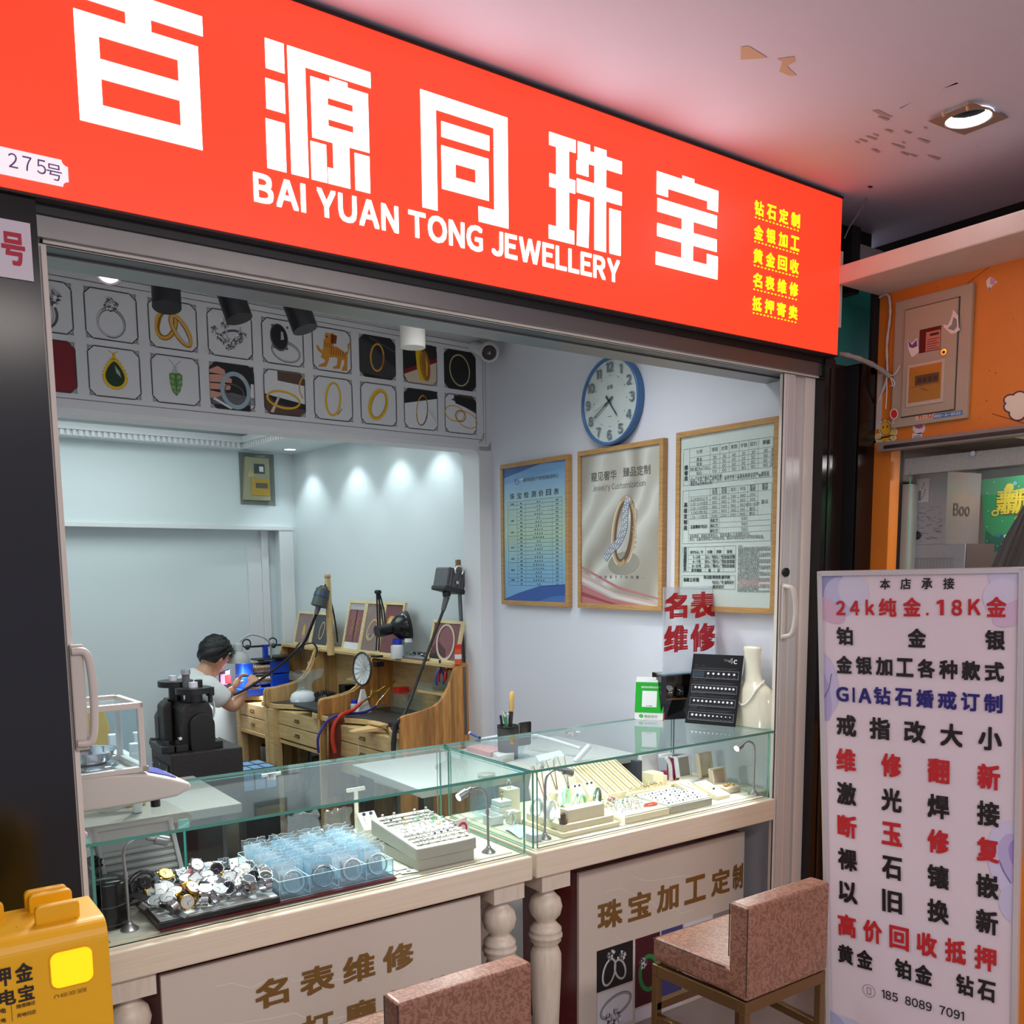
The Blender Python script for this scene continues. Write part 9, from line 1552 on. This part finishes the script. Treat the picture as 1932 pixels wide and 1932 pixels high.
sticker('white and violet butterfly sticker high on the orange wall', 'sticker', [(stw,[ws(1861,530),(ws(1868,522)),ws(1876,526),ws(1882,532),ws(1872,540),ws(1868,548),ws(1862,540)]),(stl,[ws(1869,524),ws(1880,528),ws(1876,538),ws(1868,536)]),(stp,[ws(1868,540),ws(1870,546),ws(1866,547)])])
def csticker(label, layers, x=3.1735):
 t = thing('cabinet_sticker', label, 'sticker', at(1800, 620, X=x)); m = MB()
 for i, (mt, pts) in enumerate(layers): m.poly(mt, [(-at(u, v, X=x).y, at(u, v, X=x).z) for u, v in pts], P((x,0,0), -VY, VZ), .0003+.0003*i)
 m.build('print', t); return t
csticker('grey and white butterfly sticker at the upper right of the meter cabinet', [(stw,[(1798,584),(1808,595),(1809,618),(1812,622),(1803,628),(1795,630),(1781,618),(1780,612),(1788,614),(1794,602),(1797,592)]),(M('sticker_grey', (128,134,128), .4),[(1799,598),(1805,602),(1806,616),(1800,624),(1788,620),(1796,612)])])
csticker('violet and white butterfly sticker at the left of the meter cabinet', [(stw,[(1712,640),(1720,648),(1730,637),(1733,655),(1734,664),(1724,672),(1720,674),(1714,660)]),(stp,[(1713,642),(1721,651),(1729,641),(1731,653),(1722,657),(1716,655)])])
t = thing('wall_sticker', 'red lollipop sticker at the lower left corner of the meter cabinet', 'sticker', at(1687,780,X=3.17)); m = MB(); q = P((3.178,0,0), -VY, VZ); k_ = lambda u, v: (-at(u,v,X=3.178).y, at(u,v,X=3.178).z); m.poly(stw, ell(1687,781,8,10,20,k_), q, .0003); m.poly(M('lolly_red', (210,40,40), .4), ell(1687,781,6,8,20,k_), q, .0006); m.line(stw, q, k_(1686,790), k_(1685,799), .006, .0005); m.line(M('lolly_stick', (70,100,150), .4), q, k_(1686,789), k_(1685,797), .002, .0008); m.build('print', t)
bw = at(1671, 812, X=3.2)
t = thing('wall_sticker', 'yellow cartoon bee sticker at the lower left of the orange wall', 'sticker', bw); m = MB(); q = P((3.1992,0,0), -VY, VZ)
for u, v, ru, rv in ((1671,808,13,15),(1684,815,10,8),(1684,826,8,6),(1658,824,7,6),(1661,833,8,6),(1672,826,10,10)): m.poly(stw, ell(u,v,ru,rv), q, .0003)
for u, v, ru, rv in ((1684,815,8,6),(1684,826,6,4),(1658,824,5,4),(1661,833,6,4)): m.poly(M('bee_wing', (222,206,120), .4), ell(u,v,ru,rv), q, .0006)
m.poly(sty, ell(1671,824,8,9), q, .0009); m.poly(stbr, [ws(1663,824),ws(1680,821),ws(1680,825),ws(1663,828)], q, .0012); m.poly(stbr, ell(1671,808,11,13), q, .0010); m.poly(sty, ell(1671,808,10,12), q, .0013)
for u, v in ((1667,806),(1675,805)): m.poly(stbr, ell(u,v,1.4,2.4,10), q, .0016)
m.line(stbr, q, ws(1667,797), ws(1663,790), .002, .001); m.line(stbr, q, ws(1674,796), ws(1677,789), .002, .001); m.build('print', t)
t = thing('wall_sticker', 'pale round sticker with a pink patch below the meter cabinet', 'sticker', at(1733,815,X=3.2)); m = MB(); m.poly(stw, ell(1734,808,12,11), q, .0003); m.poly(stw, [ws(1722,818),ws(1740,816),ws(1740,830),ws(1721,831)], q, .0003); m.poly(M('sticker_rose', (196,90,150), .4), ell(1734,804,8,5), q, .0006); m.poly(M('sticker_sky', (150,180,206), .4), [ws(1724,822),ws(1738,820),ws(1737,829),ws(1723,830)], q, .0006); m.build('print', t)
t = thing('wall_sticker', 'plain cream cloud shaped sticker cut by the right picture edge', 'sticker', at(1915,760,X=3.2)); m = MB()
for mt, k, of in ((M('sticker_plum', (70,30,56), .4), 3, .0003), (M('sticker_cream', (236,222,196), .4), 0, .0006)):
 for j_, (u, v, ru, rv) in enumerate(((1909,755,13,9),(1908,768,12,9),(1920,780,14,12),(1925,760,16,20))): m.poly(mt, ell(u,v,ru+k,rv+k), q, of+.0001*j_+.0004*(k == 0))
m.build('print', t)
# shop window of the neighbour: rail, post, boxes, poster
rail = M('rail_speckled', (160,164,158), .5, bump=.2, bscale=150, var=.25, vscale=120)
t = thing('window_rail', 'grey speckled glass clamp rail across the top of the neighbouring window', 'rail', (3.24, 1.75, 1.93)); m = MB(); m.box(rail, 3.225, 3.25, .3, 2.02, 1.925, 1.985); m.build('profile', t, .002); p = at(1837, 856, X=3.224); m = MB(); m.cyl(chrome, p, p-VX*.006, .009, n=18); m.build('screw', t)
gl_ = MB(); pane(gl_, 3.232, 3.238, .3, 2.0, .95, 1.925, glass('window_glass', (246,250,250), 1.4), GE); struct('window_1', gl_)
inn = MB(); inn.box(M('neighbour_wall', (130,116,108), .7), 3.95, 4.0, .2, 2.6, .5, 2.1); inn.box(M('neighbour_wall', (130,116,108), .7), 3.3, 4.0, 2.14, 2.19, .5, 2.1); inn.box(M('neighbour_shelf', (92,56,44), .5), 3.25, 3.95, .3, 2.14, .93, .95); inn.box(M('neighbour_ceiling', (120,112,108), .8), 3.26, 4.0, .2, 2.2, 2.06, 2.1); struct('wall_neighbour', inn)
light('neighbour_lamp', 'AREA', (3.55, 1.6, 2.04), 5.5, (1,.95,.9), .25, .25, rot=(0,0,0));
t = thing('ceiling_lamp', 'small square ceiling lamp inside the neighbouring shop', 'ceiling light', (3.55, 1.6, 2.05)); MB().box(white, 3.41, 3.69, 1.46, 1.74, 2.045, 2.06).build('housing', t)
a, b = at(1688, 885, X=3.30), at(1718, 880, X=3.30); t = thing('white_post', 'tall off-white upright post inside the neighbouring window', 'post', (3.32, (a.y+b.y)/2, .95)); m = MB(); m.box(M('post_white', (206,202,190), .5), 3.30, 3.36, b.y, a.y, .95, 1.9); m.build('post', t, .003)
# patterned shoe box standing on a lower one
sb1 = M('shoebox_grey', (172,172,176), .5, var=.12, vscale=60); sb2 = M('shoebox_brown', (108,92,90), .22, var=.08); ib = M('box_ink', (120,120,126), .6)
XB = 3.36; q = lambda u, v, x=XB: at(u, v, X=x); a0, a1 = q(1722, 895), q(1788, 892); zb, zt_ = q(1716, 1028).z, q(1728, 895).z; yb_, yf_ = a0.y, a1.y
t = thing('shoe_box', 'tall grey and brown patterned shoe box in the neighbouring window', 'box', (XB+.1, (yb_+yf_)/2, zb)); m = MB(); m.hexa(sb1, [(XB,yb_,zb),(XB,yf_,zb),(XB+.20,yf_-.02,zb),(XB+.20,yb_,zb)], [(XB,yb_,zt_),(XB,yf_,zt_),(XB+.20,yf_-.02,zt_),(XB+.20,yb_,zt_)])
m.add([(XB-.0004,yf_-.0006,zb),(XB+.20,yf_-.0206,zb),(XB+.20,yf_-.0206,zt_),(XB-.0004,yf_-.0006,zt_)], [(0,1,2,3)], sb2); m.build('body', t)
s = P((XB-.001, yb_, zb), -VY, VZ); ww, hh_ = yb_-yf_, zt_-zb; m = MB(); m.rect(M('box_label', (214,212,212), .5), s, ww*.14, ww*.5, hh_*.60, hh_*.93, .0005)
for k in range(16): m.rect(blk if k % 2 else ib, s, ww*.2, ww*.28, hh_*(.62+.009*k), hh_*(.626+.009*k), .001)
for k in range(8): m.rect(ib, s, ww*(.3+.02*(k % 5)), ww*(.33+.02*(k % 5)), hh_*(.64+.03*k), hh_*(.66+.03*k), .001)
m.disc(blk, s, ww*.22, hh_*.13, .016, off=.001); rn = random.Random(14)
for k in range(60): x_, z_ = rn.uniform(.05,.85), rn.uniform(.03,.55); m.rect(ib, s, ww*x_, ww*(x_+.10), hh_*z_, hh_*(z_+.006), .0006)
m.build('label', t); s = P((XB, yf_-.0012, zb), VX*1, VZ); s2 = P((XB, yf_-.001, zb), Vector((.2,-.02,0)), VZ); m = MB(); m.text(M('box_gold_ink', (60,48,46), .4), 'Boo', s2, .04, hh_*.40, .06, .001, .02, sx=.8); m.build('lettering', t)
t = thing('shoe_box', 'lower grey patterned box with curved flap under the tall shoe box', 'box', (XB+.1, (yb_+yf_)/2, .95)); c_ = q(1822, 1030).y; m = MB(); m.box(sb1, XB+.002, XB+.20, c_, yb_+.005, .951, zb-.001); m.box(M('shoebox_dark', (84,62,56), .5), XB+.003, XB+.20, c_-.002, c_-.0002, .951, zb-.001); m.build('body', t, .0); s = P((XB+.0015, yb_+.005, .951), -VY, VZ); m = MB(); hb = zb-.952; L_ = yb_+.005-c_; m.prism(sb1, [(0,hb),(0,hb*.62),(L_*.86,hb*.62),(L_*.95,hb*.70),(L_*.99,hb*.82),(L_,hb)], s, 0, .004); m.build('flap', t); m = MB()
for k in range(14): m.frame(ib, s, .006+k*.013, .015+k*.013, hb*.72, hb*.93, .0016, .0045)
for k in range(12): m.frame(ib, s, .006+k*.015, .016+k*.015, hb*.25, hb*.50, .0014, .001)
m.build('pattern', t)
# green festive poster and dark umbrella
XP = 3.60; s = P((XP, 0, 0), -VY, VZ); k_ = lambda u, v: (-at(u,v,X=XP).y, at(u,v,X=XP).z); gp_ = M('poster_green', (50,150,90), .4); gp2 = M('poster_green_dark', (28,104,80), .4); gy = M('poster_gold', (228,206,60), .4)
t = thing('festive_poster', 'green poster with a big golden 新 character in the neighbouring window', 'poster', at(1890,980,X=XP)); c = [k_(1852,905), k_(1990,890), k_(1990,1046), k_(1858,1040)]; m = MB(); m.prism(gp_, c[::-1], s, -.004, 0); m.build('sheet', t); m = MB(); m.poly(gp2, [k_(1858,1040),k_(1860,1000),k_(1875,1012),k_(1890,1008),k_(1905,1030),k_(1960,1020),k_(1960,1044)], s, .0006)
x0_, z1_ = k_(1882,922); x1_, z0_ = k_(1950,968); m.char(M('poster_gold_dark', (120,110,20), .4), '新', s, x0_+.004, x1_+.004, z0_-.004, z1_-.004, .001, .06); m.char(gy, '新', s, x0_, x1_, z0_, z1_, .002, .05); m.disc(gy, s, *k_(1905,920), .016, off=.0018); m.ering(gy, s, *k_(1878,968), .014, .012, .006, off=.002, t0=60, t1=380); m.ering(gy, s, *k_(1922,978), .012, .011, .005, off=.002, t0=90, t1=420)
rn = random.Random(5)
for i in range(26): m.disc(white_p, s, *k_(rn.uniform(1862,1960), rn.uniform(900,1038)), .002, off=.0012, n=6)
for u, v, col in ((1915,912,(120,180,206)),(1872,1030,(150,60,50)),(1884,1010,(40,120,170)),(1866,1040,(230,210,80)),(1898,1012,(220,230,230))): m.disc(M('poster_dot_%d' % u, col, .4), s, *k_(u, v), .008, off=.0014, n=12)
m.build('print', t)
t = thing('folded_umbrella', 'folded dark brown umbrella at the right edge above the poster stand', 'umbrella', at(1905,1075,X=3.30)); p0_, p1_ = at(1890,1120,X=3.30), at(1945,955,X=3.30); m = MB(); um = M('umbrella_brown', (92,74,66), .35); dd = (p1_-p0_); n = 14; v = [];
ax = dd.normalized(); e1 = ax.orthogonal().normalized(); e2 = ax.cross(e1); prf = [(.0,.0),(.045,.02),(.060,.2),(.048,.6),(.022,1.0)]
for r_, tt in prf:
 for i in range(n*2): a_ = PI*i/n; rr = r_*(1 if i % 2 else .72); v.append(p0_+dd*tt+(e1*math.cos(a_)+e2*math.sin(a_))*rr)
m.add(v, [(j*2*n+i, j*2*n+(i+1) % (2*n), (j+1)*2*n+(i+1) % (2*n), (j+1)*2*n+i) for j in range(len(prf)-1) for i in range(2*n)], um, False); m.build('canopy', t); m = MB(); m.cyl(blk, p1_, p1_+dd*.25, .008); m.cyl(blk, Vector((p0_.x,p0_.y,.952)), p0_, .008); m.build('shaft', t)
t = thing('clear_film', 'crinkled clear film hanging under the window rail', 'film', at(1870,870,X=3.27)); m = MB(); n = 8; rn = random.Random(3); aa, bb = at(1828,868,X=3.27), at(1960,900,X=3.27); g = [[(3.27+rn.uniform(-.012,.012), aa.y+(bb.y-aa.y)*i/n, 1.92-(.085)*j/4) for i in range(n+1)] for j in range(5)]; m.add([p for r_ in g for p in r_], [(j*(n+1)+i, j*(n+1)+i+1, (j+1)*(n+1)+i+1, (j+1)*(n+1)+i) for j in range(4) for i in range(n)], bagm, True); m.build('film', t)
# ---- tidy up
bpy.data.objects.remove(_fo)
